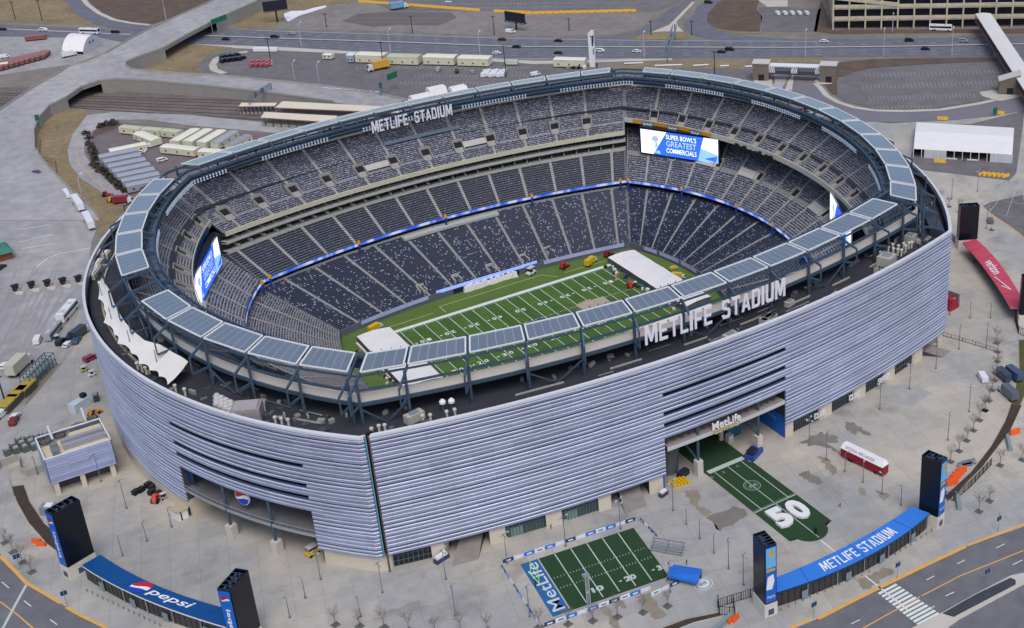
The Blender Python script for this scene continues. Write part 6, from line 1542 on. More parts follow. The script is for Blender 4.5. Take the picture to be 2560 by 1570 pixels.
for nm,lab,pts,z in (('field_cover','large white cover over the right end of the field',[(45.4,27.2),(57,26.6),(57.4,-24),(45.6,-25)],2.4),('field_cover','large white cover over the left end of the field',[(-55.9,26.4),(-44,25.8),(-43.8,-17.6),(-56.4,-15.5)],2.2)):
    mb=MB(); P=[Vector((x,y_,z)) for x,y_ in pts]; n=10
    for i in range(n):
        for j in range(4):
            def f(u,v): a=P[0].lerp(P[1],u); c=P[3].lerp(P[2],u); q=a.lerp(c,v); q.z+=.5*math.sin(u*math.pi)+.12*math.sin(v*29+u*3); return q
            mb.face([f(j/4,(i+1)/n),f((j+1)/4,(i+1)/n),f((j+1)/4,i/n),f(j/4,i/n)])
    for i in range(4):
        a,c=P[i],P[(i+1)%4]; mb.face([(a.x,a.y,.08),(c.x,c.y,.08),c,a],1)
    tag(mb.build(nm,[whitefab,mat('cover side',srgb(92,92,96),.8,.3,.6)]),lab,'cover',kind=None)
mb=MB(); mb.sheet([(17.8,4.3,.15),(29.2,3.9,.15),(28.8,-3.6,.15),(17.4,-3.2,.15)]); mb.bar((19,4.0,.3),(24,4.2,.3),.5,.3); tag(mb.build('ground_sheet',mat('tan sheet',srgb(176,160,146),.9,.1,.3)),'square tan sheet lying on the field near the right thirty yard line','sheet')
random.seed(21)
mb=MB(); 
for i in range(34):
    x=43.2+random.uniform(-1.3,1.0); y_=24-i*1.35; mb.box((x,y_,.05),(random.uniform(.5,1.3),random.uniform(.5,1.3),random.uniform(.5,1.6)),random.random(),random.choice((0,0,1,2,3)))
o=tag(mb.build('stage_equipment',[whitefab,mat('crate blue',srgb(70,110,140),.6,.2,1),mat('crate dark',srgb(50,50,56),.7,.2,1),mat('crate tan',srgb(150,110,90),.7,.2,1)]),'jumble of small white and dark equipment along the right field cover','equipment',kind='stuff')
mb=MB()
for i in range(22):
    mb.box((-58+random.uniform(-1,1),20-i*1.7,.05),(random.uniform(.5,1.2),random.uniform(.5,1.2),random.uniform(.4,1.3)),random.random(),random.choice((0,2,3)))
tag(mb.build('stage_equipment',[whitefab,white,MATS['crate dark'],MATS['crate tan']]),'jumble of small equipment behind the left field cover','equipment',kind='stuff')
# ---- trailers and containers
def trailer(name,label,A,B,w,h,mr,mw,group=None,z=GH,win=True):
    A=Vector((*A,0));B=Vector((*B,0)); m=(A+B)/2; L=(B-A).length; rz=math.atan2((B-A).y,(B-A).x)
    b=empty(name,(m.x,m.y,z),rz,label,'trailer',group)
    mb=MB(); mb.box((0,0,.7),(L,w,h-.7),0,0); mb.box((0,0,0),(L*.96,w*.7,.7),0,1); mb.build('body',[mw,mat('trailer skirt',srgb(60,60,62),.8,.1,1)],b)
    mb=MB(); 
    for s in (-1,1): mb.face([(-L/2-.1,s*(w/2+.12),h),(L/2+.1,s*(w/2+.12),h),(L/2+.1,0,h+.35),(-L/2-.1,0,h+.35)][::(1 if s<0 else -1)])
    for s in (-1,1): mb.face([(s*L/2,-w/2,h),(s*L/2,w/2,h),(s*L/2,0,h+.35)])
    mb.build('roof',mr,b)
    if win:
        n=max(2,int(L/5))
        mb=MB()
        for i in range(n):
            for s in (-1,1): mb.box((-L/2+L*(i+.5)/n,s*(w/2+.02),1.6),(.9,.06,.9))
        o=mb.build('windows',mat('trailer window',srgb(60,64,70),.3,0),b)
    return b
cream=mat('cream trailer roof',srgb(228,224,206),.7,.06,.3); creamw=mat('cream trailer wall',srgb(206,204,180),.7,.08,.3); greyr=mat('grey trailer roof',srgb(160,164,176),.6,.06,.3); greyw=mat('grey trailer wall',srgb(150,150,158),.7,.1,.3); greenw=mat('greenish trailer roof',srgb(190,192,164),.7,.06,.3)
G1='trailers in the fenced compound'
TL=[(835,872,975,886,'leftmost greenish trailer along the top of the compound',greenw),(985,886,1112,896,'middle greenish trailer along the top of the compound',greenw),(1122,896,1238,908,'right greenish trailer along the top of the compound',greenw),(945,915,1075,965,'cream trailer set at an angle below the greenish row',cream),(752,1040,1000,990,'long cream trailer above the grey row',cream),
 (1195,975,1345,890,'first of five parallel cream trailers from left',cream),(1285,978,1432,892,'second of five parallel cream trailers from left',cream),(1380,985,1525,900,'third of five parallel cream trailers from left',cream),(1472,990,1612,905,'fourth of five parallel cream trailers from left',greyr),(1570,1005,1705,932,'fifth of five parallel trailers from left',greyw),(1122,1005,1355,1030,'wide cream trailer in front of the parallel five',cream),(1378,1035,1590,1052,'low cream trailer nearest the stadium canopy',cream)]
for x0,y0,x1_,y1_,l,m in TL: trailer('trailer',l,C('a1',x0,y0,5),C('a1',x1_,y1_,5),5.2 if m is cream else 4.6,3.6,m,creamw,G1,z=GH)
for i in range(7):
    x,y=690+i*31,1082+i*33; trailer('trailer','grey trailer in the packed row, %s from the top'%ORD[i],C('a1',x-10,y,5),C('a1',x+245,y-52,5),5.2,3.6,greyr,greyw,'packed row of grey trailers')
for i,(x0,y0,x1_,y1_) in enumerate(((700,398,895,404),(918,410,1128,416),(1165,412,1375,418),(1400,420,1612,426))): trailer('trailer','long white trailer on the lot, %s from left'%ORD[i],C('a2',x0,y0,4),C('a2',x1_,y1_,4),7.5,4.8,cream if i!=1 else greenw,creamw,'long white trailers beside the highway')
trailer('trailer','long white trailer immediately left of the white pylon',C('a3',295,430,4),C('a3',508,436,4),6,4.6,cream,creamw)
trailer('trailer','short white trailer left of the long trailers',C('a2',636,400,4),C('a2',684,401,4),6,4.6,cream,mat('bluish wall',srgb(150,170,184),.7))
trailer('trailer','small white cabin standing alone on the lot',C('a2',470,392,3),C('a2',530,396,3),4,3,cream,creamw); trailer('container','low white container at the left yard edge',C('a1',-20,462,3),C('a1',60,452,3),4,3,cream,creamw)
trailer('container','flat pale green container on the lot edge',C('a2',1722,432,3),C('a2',1800,433,3),3.4,2.6,mat('pale green',srgb(170,196,190),.6),creamw,win=False)
redr=mat('rusty red roof',srgb(150,106,102),.7,.15,.4); redw=mat('rusty red wall',srgb(124,84,80),.7,.15,.4)
for i in range(9): trailer('container','rusty red container in the left yard, %s from left'%ORD[i],C('a1',-10+i*36,492-i*10),C('a1',36+i*36,440-i*8),5,2.6,redr,redw,'rusty red containers stacked in rows',win=False)
trailer('container','long rusty red container beside the highway',C('a1',175,270,3),C('a1',318,255,3),4.5,3,redr,redw,win=False)
# red plaza trailer with writing
U_=lambda x,y,z:Vector((*G(2080+x*.1281,1100+y*.1281,z),z))
a,b_=U_(165,335,GH),U_(985,735,GH); m=(a+b_)/2; L=(b_-a).length; rz=math.atan2((b_-a).y,(b_-a).x)
b=empty('promotion_trailer',m,rz,'long crimson trailer with white roof and lettering on the plaza','trailer')
mb=MB(); mb.box((0,1.3,.55),(L,2.6,2.7)); mb.build('body',mat('crimson trailer',srgb(140,6,34),.4,.03,.5),b)
mb=MB(); mb.face([(-L/2,-.1,3.3),(L/2,-.1,3.3),(L/2-.8,1.0,4.3),(-L/2,1.0,4.3)]); mb.face([(-L/2,1,4.3),(L/2-.8,1,4.3),(L/2-.8,2.6,4.3),(-L/2,2.6,4.3)]); mb.face([(L/2,-.1,3.3),(L/2,2.7,3.3),(L/2-.8,2.6,4.3),(L/2-.8,1,4.3)]); mb.face([(-L/2,2.7,3.3),(-L/2,-.1,3.3),(-L/2,1,4.3),(-L/2,2.6,4.3)]); mb.bar((-L/2,-.05,3.25),(L/2,-.05,3.25),.12,.2); mb.build('roof',white,b)
mb=MB(); text_on(mb,'NATIONAL MERCHANDISE',lambda x,y,z:Vector((-L/2+L*(.10+.68*x),.15+.62*y,3.58+.60*y)),0,.0); mb.build('lettering',mat('maroon letters',srgb(120,50,90),.6,0),b)
mb=MB(); 
for x in (-L*.3,-L*.24,L*.32): mb.tube((x,-.02,.5),(x,.4,.5),.5,n=12); mb.tube((x,2.6,.5),(x,2.2,.5),.5,n=12)
mb.build('wheels',rubber,b)
# ---- toll booths
tb=[]
for i,(x,y) in enumerate(((110,625),(222,605),(330,592),(437,578),(543,562))):
    p=C('b1',x,y); b=empty('toll_booth',(*p,GH),R(15),'dark toll booth on its kerb island, %s from left'%ORD[i],'toll booth','toll booths across the lanes')
    mb=MB(); mb.box((0,0,.2),(2.6,2.2,2.9)); mb.build('cabin',mat('booth dark',srgb(58,40,42),.6,.15,1),b); b.scale=(.72,.72,.72)
    mb=MB(); mb.box((0,0,3.1),(3.6,3.2,.35)); mb.build('roof',mat('booth roof',srgb(30,28,32),.6,0),b)
    mb=MB(); mb.prism([(-1.6,2.2),(-1.8,-5),(0,-7.5),(1.8,-5),(1.6,2.2)],0,.22); mb.build('island',lightc,b)
    mb=MB(); mb.box((.9,-1.6,.2),(1.0,.8,1.2)); mb.build('barrier_arm_box',mat('barrier grey',srgb(150,150,150),.6,0),b)
# ---- louvred outbuilding
b=empty('plant_building',(-151.5,-5,GH),0,'small louvred service building on legs with roof fans left of the stadium','building')
mb=MB(); x0,x1_,y0,y1_=-8.6,8.8,-6.2,7.5; zb,zt=4.2,12.2
n=9
for k in range(n):
    z=zb+(zt-zb)*k/n; h=(zt-zb)/n
    for (ax,ay),(bx_,by) in (((x0,y0),(x1_,y0)),((x1_,y0),(x1_,y1_)),((x1_,y1_),(x0,y1_)),((x0,y1_),(x0,y0))):
        d=Vector((bx_-ax,by-ay,0)).normalized(); nn=Vector((d.y,-d.x,0)); A=Vector((ax,ay,z));B=Vector((bx_,by,z)); u=Vector((0,0,h*.86))
        mb.face([A+nn*.35,B+nn*.35,B+u,A+u],0,[(0,k+.1),(17,k+.1),(17,k+.9),(0,k+.9)]); mb.face([A,B,B+nn*.35,A+nn*.35],1)
mb.build('louvre_wall',[louvre,MATS['louvre shade']],b)
mb=MB(); mb.box((.1,.65,zb),(17.2,13.5,6.6),0,0); mb.build('deck',[mat('tan roof',srgb(206,196,166),.9,.08,.3)],b)
mb=MB()
for a_,c_ in (((x0,y0),(x1_,y0)),((x1_,y0),(x1_,y1_)),((x1_,y1_),(x0,y1_)),((x0,y1_),(x0,y0))): mb.bar((*a_,zt+.1),(*c_,zt+.1),.35,.3)
mb.build('parapet_cap',white,b)
for x,y_ in ((-7.5,-5.5),(-.5,-5.5),(7.6,-5.2),(-7.5,6),(7.5,6)): mb=MB(); mb.box((x,y_,0),(1.3,1.3,4.3)); mb.build('leg',beige,b)
mb=MB(); mb.box((0,1.5,0),(14,8,4.2)); mb.build('undercroft',mat('undercroft',srgb(84,82,86),.9,.2,.3),b)
for y_ in (1.8,-1.2): mb=MB(); mb.box((2.8,y_,zt-1.4),(11.5,1.5,1.5)); mb.build('roof_duct',mat('grey duct',srgb(150,152,164),.6,.1,.5),b)
mb=MB(); mb.box((-5.2,-1.5,zt-1.4),(1.8,4.2,1.7)); mb.box((-5,-.2,zt),(2,1.6,.8)); mb.build('roof_unit',mat('unit grey',srgb(112,122,130),.6,.15,.6),b)
for x,y_ in ((-6.5,5.5),(-2.4,6.6),(3.0,9.8),(7.4,11.4)):
    t=MB(); t.box((x,y_,0 if y_>8 else zt-2),(4.3,3.8,(zt-1.4) if y_>8 else .8)); 
    for i in range(20):
        a0,a1=2*math.pi*i/20,2*math.pi*(i+1)/20; zz=(zt-1.1) if y_>8 else zt-.9
        t.face([(x+1.75*math.cos(a0),y_+1.75*math.sin(a0),zz),(x+1.35*math.cos(a0),y_+1.35*math.sin(a0),zz+.3),(x+1.35*math.cos(a1),y_+1.35*math.sin(a1),zz+.3),(x+1.75*math.cos(a1),y_+1.75*math.sin(a1),zz)],1)
    for i in range(4): a0=i*.78; t.bar((x-1.5*math.cos(a0),y_-1.5*math.sin(a0),zz+.1),(x+1.5*math.cos(a0),y_+1.5*math.sin(a0),zz+.1),.22,.08,2)
    t.build('cooling_fan',[mat('fan housing',srgb(150,146,138),.7,.1,.5),mat('fan ring',srgb(60,60,62),.6,0),mat('fan blade',srgb(110,104,96),.6,0)],b)
for x,y_ in ((-4.6,4.3),(5.4,8.9)): mb=MB(); mb.tube((x,y_,zt),(x-.3,y_+.3,zt+4.2),.35,n=8); mb.build('stack',white,b)
# fenced electrical yard left of it
random.seed(9); items=[]
for i in range(14):
    x,y=130+(i%5)*62-(i//5)*40,265+(i//5)*38-(i%5)*12; p=C('c1',x,y-40,3); b=empty('transformer',(*p,GH),R(12),None,'transformer','green transformers in the electrical yard'); mb=MB(); mb.box((0,0,0),(1.9,1.6,1.9)); mb.build('tank',mat('transformer green',srgb(92,100,100),.6,.15,.6),b)
    mb=MB(); mb.box((0,0,1.9),(1.2,1.0,.5)); mb.build('top',mat('transformer cap',srgb(160,164,160),.6,.1,1),b); items.append((b,p))
describe(items,'grey green electrical transformer',{'the louvred outbuilding':(-150,-18)})
b=empty('wall',(*C('c1',150,450),GH),0,'low concrete yard wall below the transformers','wall'); 
P=[Vector((*C('c1',*q),GH)) for q in ((-40,470),(10,400),(140,360),(150,450),(200,470),(310,430))]
inv=Matrix.Translation(b.location).inverted(); mb=MB()
for i in range(len(P)-1): mb.bar(P[i]+Vector((0,0,1.1)),P[i+1]+Vector((0,0,1.1)),.3,2.2)
par(mb.build('wall_panel',mat('yard wall',srgb(160,158,150),.9,.1,.3)),b,inv)
# ---- equipment left of the stadium and on the plaza
def box_thing(name,label,cat,p,rz,parts,z=GH,group=None):
    b=empty(name,(*p,z),rz,label,cat,group)
    for nm,c,d,m in parts: mb=MB(); mb.box(c,d,0,0,top=(.97,.97)); mb.build(nm,m,b)
    return b
ygr=mat('worn grey metal',srgb(128,134,150),.6,.15,.8); pal=mat('pale container',srgb(186,196,206),.6,.08,.5)
box_thing('generator','pale container generator beside the stadium with dark exhausts','generator',C('b1',555,1430),R(33),[('case',(0,0,0),(6.5,3,3),pal),('exhaust',(2,0,3),(1.6,1.6,1.3),black)])
box_thing('generator','small dark generator behind the pale container generator','generator',C('b1',665,1375),R(80),[('case',(0,0,0),(2.6,1.6,2.2),mat('dark green case',srgb(50,62,66),.6,.1,1)),('hood',(0,0,2.2),(1.8,1.2,.5),steel_l)])
put('tractor',srgb(200,140,40),'amber',C('b1',650,1480),.5,'amber loader beside the pale container generator','loader')
put('cart',cw,'white cart',C('b1',636,1205),.3,'white golf cart at the stadium foot','cart'); put('cart',srgb(170,190,90),'lime cart',C('b1',580,1175),.3,'lime green cart left of the white golf cart','cart'); put('suv',srgb(140,40,80),'magenta',C('b1',625,1098),.4,'magenta car half behind the stadium wall','car')
for i,(x,y,l) in enumerate(((350,690,'upper blue grey dumpster behind the left cola tower'),(430,775,'lower blue grey dumpster behind the left cola tower'))): box_thing('dumpster',l,'dumpster',C('c1',x,y+30),R(-35),[('bin',(0,0,0),(4.6,2.6,2.6),ygr),('lid',(0,0,2.6),(2.0,1.8,.25),white)])
for i,(x,y,l) in enumerate(((435,690,'upper dark slate crate beside the dumpsters'),(495,750,'lower dark slate crate beside the dumpsters'))): box_thing('crate',l,'crate',C('c1',x,y+15),R(-35),[('case',(0,0,0),(3.2,2.0,1.6),mat('dark slate',srgb(62,68,88),.6,.1,1)),('top',(0,0,1.6),(1.6,1.6,.5),mat('dark slate',srgb(62,68,88)))])
items=[]
for x,y in ((935,590),(972,572),(1020,540),(1050,555),(1045,590),(1090,600)):
    p=C('c1',x,y); b=empty('road_case',(*p,GH),R(30),None,'case','black cases beside the left entrance'); mb=MB(); mb.box((0,0,0),(1.9,1.5,1.3)); mb.build('case',mat('black case',srgb(26,26,30),.6,.1,1),b); mb=MB(); mb.box((0,0,1.3),(1.7,1.3,.12)); mb.build('lid',mat('black lid',srgb(44,44,50),.6),b); items.append((b,p))
describe(items,'black road case',{'the left entrance':(-122,-70)})
put('tractor',srgb(206,90,60),'rust',C('c1',1080,640),.8,'orange lift among the black road cases','lift'); put('cart',cs,'silver cart',C('c1',1130,620),.2,'silver cart beside the orange lift','cart')
p=C('c1',1250,740); b=empty('kiosk',(*p,GH),R(20),'white angular kiosk with tan roof at the left entrance corner','kiosk')
mb=MB(); mb.prism([(-2,-1.6),(.6,-2.2),(2,-1),(2,1.6),(-2,1.6)],0,2.8); mb.build('walls',white,b); mb=MB(); mb.prism([(-2.3,-1.9),(.7,-2.6),(2.4,-1.1),(2.4,2),(-2.3,2)],2.8,3.1); mb.build('roof',mat('tan kiosk roof',srgb(184,170,146),.7,.1,.5),b)
for s in (-1.2,1.4): mb=MB(); mb.box((s,-1.85,0),(.3,.3,2.8)); mb.build('frame_post',black,b)
put('cart',yellow2.node_tree.nodes['Principled BSDF'].inputs[0].default_value[:],'yellow cart',C('c2',392,1005),.3,'yellow cart with white canopy inside the left entrance','cart',scale=1.5)
b_=box_thing('ticket_stall','dark ticket stall at the ramp left of the glass doors','stall',C('c2',1275,1045),R(15),[('counter',(0,0,0),(4.2,1.6,1.2),mat('stall dark',srgb(60,66,92),.6,.2,1)),('top',(0,0,1.2),(3.4,1.2,.7),white)])
b_=box_thing('ticket_stall','dark ticket stall right of the second ramp','stall',C('c3',1040,600),R(15),[('counter',(0,0,0),(2.8,1.4,1.1),mat('stall dark',srgb(60,66,92))),('top',(0,0,1.1),(2.0,1.0,.6),white)])
box_thing('equipment_cart','blue and white equipment cart right of the green carpet','cart',C('c3',1660,325),R(25),[('base',(0,0,0),(6,3.2,1.5),mat('cart blue',srgb(40,76,150),.5,.2,1)),('load',(-1,0,1.5),(3,2.4,1.1),mat('cart dark',srgb(30,40,66),.5,.2,1))])
# orange water barriers
items=[]
mb=MB(); mb.box((0,0,0),(2.6,.9,1.3),0,0,top=(.96,.4)); ob=mb.build('water_barrier',orange); k=0
for r,x,y in (('c4',1490,440),('c4',1470,462),('c4',1450,484),('c4',1432,508),('c4',1425,525),('c1',255,925),('c1',285,945),('c3',1505,1465),('c3',1535,1455),('c4',1858,178)):
    o=ob if k==0 else ob.copy()
    if k: COL.objects.link(o)
    k+=1; p=C(r,x,y); o.location=(*p,GH); o.rotation_euler[2]=R(-12 if r=='c4' else -40 if r=='c1' else 20); o.scale=(1.3 if r=='c4' else 1,)*3; tag(o,None,'barrier','orange water filled barriers'); items.append((o,p))
describe(items,'orange water barrier',PM)
items=[]
for x,y in ((1520,400),(1545,390)):
    p=C('c4',x,y); b=empty('bench',(*p,GH),R(-15),None,'bench','grey benches beside the orange barriers'); mb=MB(); mb.box((0,0,.5),(4.5,1.2,.15)); mb.build('seat',ygr,b); mb=MB(); mb.box((0,.6,.5),(4.5,.15,.9)); mb.build('backrest',ygr,b)
    for s in (-1.8,1.8): mb=MB(); mb.box((s,0,0),(.2,1,.5)); mb.build('leg',ygr,b)
    items.append((b,p))
describe(items,'long grey metal bench',PM)
for x,y,l in ((1470,650,'pale green barrier section below the right blue tower'),(1818,250,'blue grey barrier section below the planting bed'),(1445,1490+0,'grey barrier section beside the orange ones')):
    r='c3' if y>1400 else 'c4'; p=C(r,x,y); box_thing('barrier',l,'barrier',p,R(50 if r=='c4' else 15),[('panel',(0,0,0),(7,1.0,1.3),mat('grey green barrier',srgb(128,146,146),.6,.1,.6)),('foot',(0,0,0),(7.4,1.5,.3),ygr)])
# yellow barrier blocks across the far lot
items=[]; mb=MB(); mb.box((0,0,0),(5.2,1.6,1.4),0,0,top=(1,.5)); yb=mb.build('barrier_block',mat('yellow block',srgb(222,170,60),.8,.1,1)); k=0
for pts in ([(705,12),(1538,75),18],[(1640,80),(1910,92),6]):
    (x0,y0),(x1_,y1_),n=pts
    for i in range(n):
        o=yb if k==0 else yb.copy()
        if k: COL.objects.link(o)
        k+=1; p=C('a2',x0+(x1_-x0)*(i+.5)/n,y0+(y1_-y0)*(i+.5)/n); o.location=(*p,1.95); o.rotation_euler[2]=hdir('a2',1000,40)-.05; tag(o,None,'barrier','yellow barrier blocks across the far lot'); items.append((o,p))
for i in range(17):
    o=yb.copy(); COL.objects.link(o); p=C('a3',60+i*48,95-i*1.1); o.location=(*p,1.95); tag(o,None,'barrier','yellow barrier blocks across the far lot'); items.append((o,p))
describe(items,'yellow barrier block',{'the grass verge':C('a2',600,10),'the pale blue truck':C('a2',1000,60),'the second black billboard':C('a2',1790,100),'the far parking stripes':C('a3',300,60),'the exit road':C('a3',900,80)})
items=[]
for k in range(6):
    o=yb.copy(); COL.objects.link(o); p=C('a4',1630+k*33,1198+k*3); o.location=(*p,GH+.02); o.scale=(.75,)*3; o.rotation_euler[2]=-.1; tag(o,None,'barrier','yellow blocks below the white tent'); items.append((o,p))
describe(items,'yellow block in a line',{'the big white tent':C('a4',1500,1000)})
for r,x,y,l in (('a4',1345,1115,'single yellow block in front of the white tent'),('a4',1365,822,'yellow pipe on the kerb above the white tent'),('a4',1752,783,'yellow pipe on the kerb right of the first')):
    o=yb.copy(); COL.objects.link(o); o.location=(*C(r,x,y),GH+.1); tag(o,l,'barrier')
    if 'group' in o: del o['group']
# ---- big white tent at right
def tent(label,E,zr,ze,wallm,ridge=None):
    """E = four eave corners (front-left, front-right, back-right, back-left)"""
    c=sum((Vector((*e,0)) for e in E),Vector())/4; b=empty('event_tent',(c.x,c.y,GH),0,label,'tent'); inv=Matrix.Translation(b.location).inverted()
    fl,fr,br,bl_=[Vector((*e,ze)) for e in E]; rl=(fl+bl_)/2;rr=(fr+br)/2; rl.z=rr.z=zr; mb=MB()
    n=12
    for i in range(n):
        for a,d in ((fl,rl),(rl,bl_)):
            a2,d2=(fr,rr) if a is fl else (rr,br)
            p,q,r_,s=a.lerp(a2,i/n),a.lerp(a2,(i+1)/n),d.lerp(d2,(i+1)/n),d.lerp(d2,i/n); mb.face([p,q,r_,s])
    mb.face([fl,rl,bl_]); mb.face([fr,br,rr])
    par(mb.build('roof',whitefab),b,inv)
    return b,inv,(fl,fr,br,bl_)
b,inv,(fl,fr,br,bl_)=tent('huge white marquee with open front bays at the right',(C('a4',1165,1022,6),C('a4',1843,1062,6),C('a4',1855,878,6),C('a4',1185,838,6)),8.2,6,white)
mb=MB()
for a,c in ((0,.11),(.34,.44),(.66,.77)): A=fl.lerp(fr,a);B=fl.lerp(fr,c)
for a,c in ((.11,.33),(.78,1.0)): A=fl.lerp(fr,a);B=fl.lerp(fr,c); mb.face([(A.x,A.y,GH),(B.x,B.y,GH),(B.x,B.y,6),(A.x,A.y,6)])
mb.face([(fr.x,fr.y,GH),(br.x,br.y,GH),(br.x,br.y,6),(fr.x,fr.y,6)]); mb.face([(bl_.x,bl_.y,GH),(fl.x,fl.y,GH),(fl.x,fl.y,6),(bl_.x,bl_.y,6)]) ; mb.face([(br.x,br.y,GH),(bl_.x,bl_.y,GH),(bl_.x,bl_.y,6),(br.x,br.y,6)])
par(mb.build('side_walls',mat('tent wall',srgb(196,198,204),.7,.05,.2)),b,inv)
mb=MB(); A=fl.lerp(bl_,.25);B=fr.lerp(br,.25); mb.face([(A.x,A.y,GH+.1),(B.x,B.y,GH+.1),(B.x,B.y,5.9),(A.x,A.y,5.9)]); par(mb.build('dark_interior',mat('tent dark',srgb(44,48,60),.9)),b,inv)
for i in range(13): A=fl.lerp(fr,i/12); mb=MB(); mb.bar((A.x,A.y,GH),(A.x,A.y,6),.25); par(mb.build('frame_post',white),b,inv)
for a in (.39,.60): A=fl.lerp(fr,a-.05);B=fl.lerp(fr,a+.06); mb=MB(); mb.bar((A.x,A.y,GH+.5),(B.x,B.y,GH+.5),.2,.6); par(mb.build('door_frame',white),b,inv)
# quonset-style white tent upper left
b=empty('fabric_hangar',(*C('a1',565,360),GH),0,'white curved fabric hangar in the left yard','tent'); inv=Matrix.Translation(b.location).inverted()
A,B,Cc,D=[Vector((*C('a1',*q),GH)) for q in ((430,372),(575,378),(706,300),(560,285))]; mb=MB(); n=10
for i in range(n):
    def f(a,c,t):
        p=a.lerp(c,t); p.z=GH+8.5*math.sin(math.pi*min(max(t*.94+.03,0),1))**.6; return p
    # arch spans from A-D side to B-C side? ridge runs left-right
    p,q=f(A,D,i/n),f(A,D,(i+1)/n); r_,s=f(B,Cc,(i+1)/n),f(B,Cc,i/n); mb.face([p,s,r_,q])
par(mb.build('cover',whitefab),b,inv)
mb=MB(); P=[f(B,Cc,i/n) for i in range(n+1)]; mb.face([B]+P+[Cc]); P=[f(A,D,i/n) for i in range(n+1)]; mb.face([A]+P+[D]); par(mb.build('end_wall',mat('hangar end',srgb(196,198,206),.7,.04,.3)),b,inv)
for t in (.38,.55): p=f(B,Cc,t); q=B.lerp(Cc,t); mb=MB(); mb.box((p.x+.3,p.y-.5,GH+4.6),(1.2,.3,1.2),math.atan2((Cc-B).y,(Cc-B).x)); par(mb.build('vent',mat('vent dark',srgb(70,74,84),.6)),b,inv)
# ---- spoked tensile frame at the right edge
c0=Vector((*C('b4',1890,10),GH)); b=empty('frame_dome',c0,0,'white spoked dome frame on the dark lot at the right edge','dome'); mb=MB()
for i in range(14):
    a=2*math.pi*i/14; P=[Vector((r_*math.cos(a),r_*math.sin(a),8*(1-(r_/17)**2))) for r_ in (0,6,12,17)]
    for j in range(3): mb.bar(P[j],P[j+1],.16)
    a2=2*math.pi*(i+1)/14
    for r_ in (6,12,17): z_=8*(1-(r_/17)**2); mb.bar((r_*math.cos(a),r_*math.sin(a),z_),(r_*math.cos(a2),r_*math.sin(a2),z_),.09)
mb.build('ribs',mat('dull white rib',srgb(178,180,184),.6),b)
mb=MB(); mb.tube((3,-4,0),(3,-4,2.6),2.0,1.2,n=12); mb.build('hub',mat('hub grey',srgb(120,128,140),.5,.1,1),b)
# ---- parking garage
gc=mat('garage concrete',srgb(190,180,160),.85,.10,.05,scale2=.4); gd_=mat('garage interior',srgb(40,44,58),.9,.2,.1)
p0=Vector((*C('a4',610,203),GH)); p1=Vector((*C('a4',1490,190),GH)); d=(p1-p0).normalized(); nn=Vector((-d.y,d.x,0)); Lg=(p1-p0).length
b=empty('parking_garage',p0,math.atan2(d.y,d.x),'large open sided concrete parking garage at the upper right','garage')
Hs=[0,8.2,15.6,22.5]; Dp=150
hb=6.0
Lt=Lg*2.4
mb=MB()
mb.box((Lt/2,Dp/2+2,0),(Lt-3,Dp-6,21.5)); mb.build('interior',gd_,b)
for k,z in enumerate((5.0,12.0,19.2)):
    mb=MB(); mb.box((Lt/2,Dp/2,z),(Lt,Dp,.8)); mb.box((Lt/2,.3,z+.2),(Lt,.6,2.5)); mb.box((.3,Dp/2,z+.2),(.6,Dp,2.5)); mb.build('floor_slab',gc,b)
mb=MB(); mb.box((Lt/2,Dp/2,21.6),(Lt-.5,Dp-.5,.25)); mb.build('roof_deck',mat('garage roof',srgb(176,168,156),.9,.1,.04,scale2=.3),b)
mb=MB(); nC=int(Lt/9.4)
for i in range(nC+1): mb.box((Lt*i/nC,.1,0),(.9,.9,21.6))
for i in range(14): mb.box((.1,Dp*i/13,0),(.9,.9,21.6))
mb.build('columns',gc,b)
mb=MB(); mb.bar((Lg*.02,-.2,19),(Lg*.5,-.2,14.6),.5,2.2); mb.build('ramp_parapet',gc,b)
mb=MB()
random.seed(8)
for i in range(26): x=Lg*.2+random.random()*Lt*.7; mb.box((x,random.uniform(8,60),21.9),(2,4.6,1.4),0,random.choice((0,1,2)),top=(.8,.7))
# ---- skywalk
S0=Vector((*C('a4',1642,92,13),13)); S1=Vector((*C('a4',1910,500,11),11)); dd=(S1-S0); S2=S1+dd.normalized()*70
b=empty('skywalk',((S0+S2)/2).to_tuple()[:2]+(GH,),0,'long white roofed pedestrian skywalk crossing the highway at the right','bridge'); inv=Matrix.Translation(b.location).inverted()
d=Vector((dd.x,dd.y,0)).normalized(); n_=Vector((-d.y,d.x,0)); 
def swp(t,s,z): p=S0.lerp(S2,t)+n_*s; return Vector((p.x,p.y,p.z+z))
wv=lambda t:5.0
mb=MB(); N_=20
for i in range(N_):
    a,c=i/N_,(i+1)/N_
    for s0,s1,z0_,z1_ in ((-4.4,0,0,.5),(0,4.4,.5,0)): mb.face([swp(a,s0,z0_),swp(c,s0,z0_),swp(c,s1,z1_),swp(a,s1,z1_)][::-1])
    for s in (-4.4,4.4): mb.face([swp(a,s,0),swp(c,s,0),swp(c,s,-.5),swp(a,s,-.5)])
par(mb.build('roof',mat('skywalk roof',srgb(214,212,208),.7,.04,.1)),b,inv)
mb=MB()
for s in (-4.2,4.2):
    mb.bar(swp(0,s,-4.2),swp(1,s,-4.2),.6,.9)
    for i in range(46): mb.bar(swp(i/45,s,-4.2),swp(i/45,s,-.4),.25,.25)
par(mb.build('side_truss',mat('truss red grey',srgb(122,84,84),.6,.15,.4)),b,inv)
mb=MB(); 
for i in range(N_): a,c=i/N_,(i+1)/N_; mb.face([swp(a,-4,-4),swp(c,-4,-4),swp(c,4,-4),swp(a,4,-4)]); mb.face([swp(a,-4.05,-4),swp(c,-4.05,-4),swp(c,-4.05,-2.6),swp(a,-4.05,-2.6)])
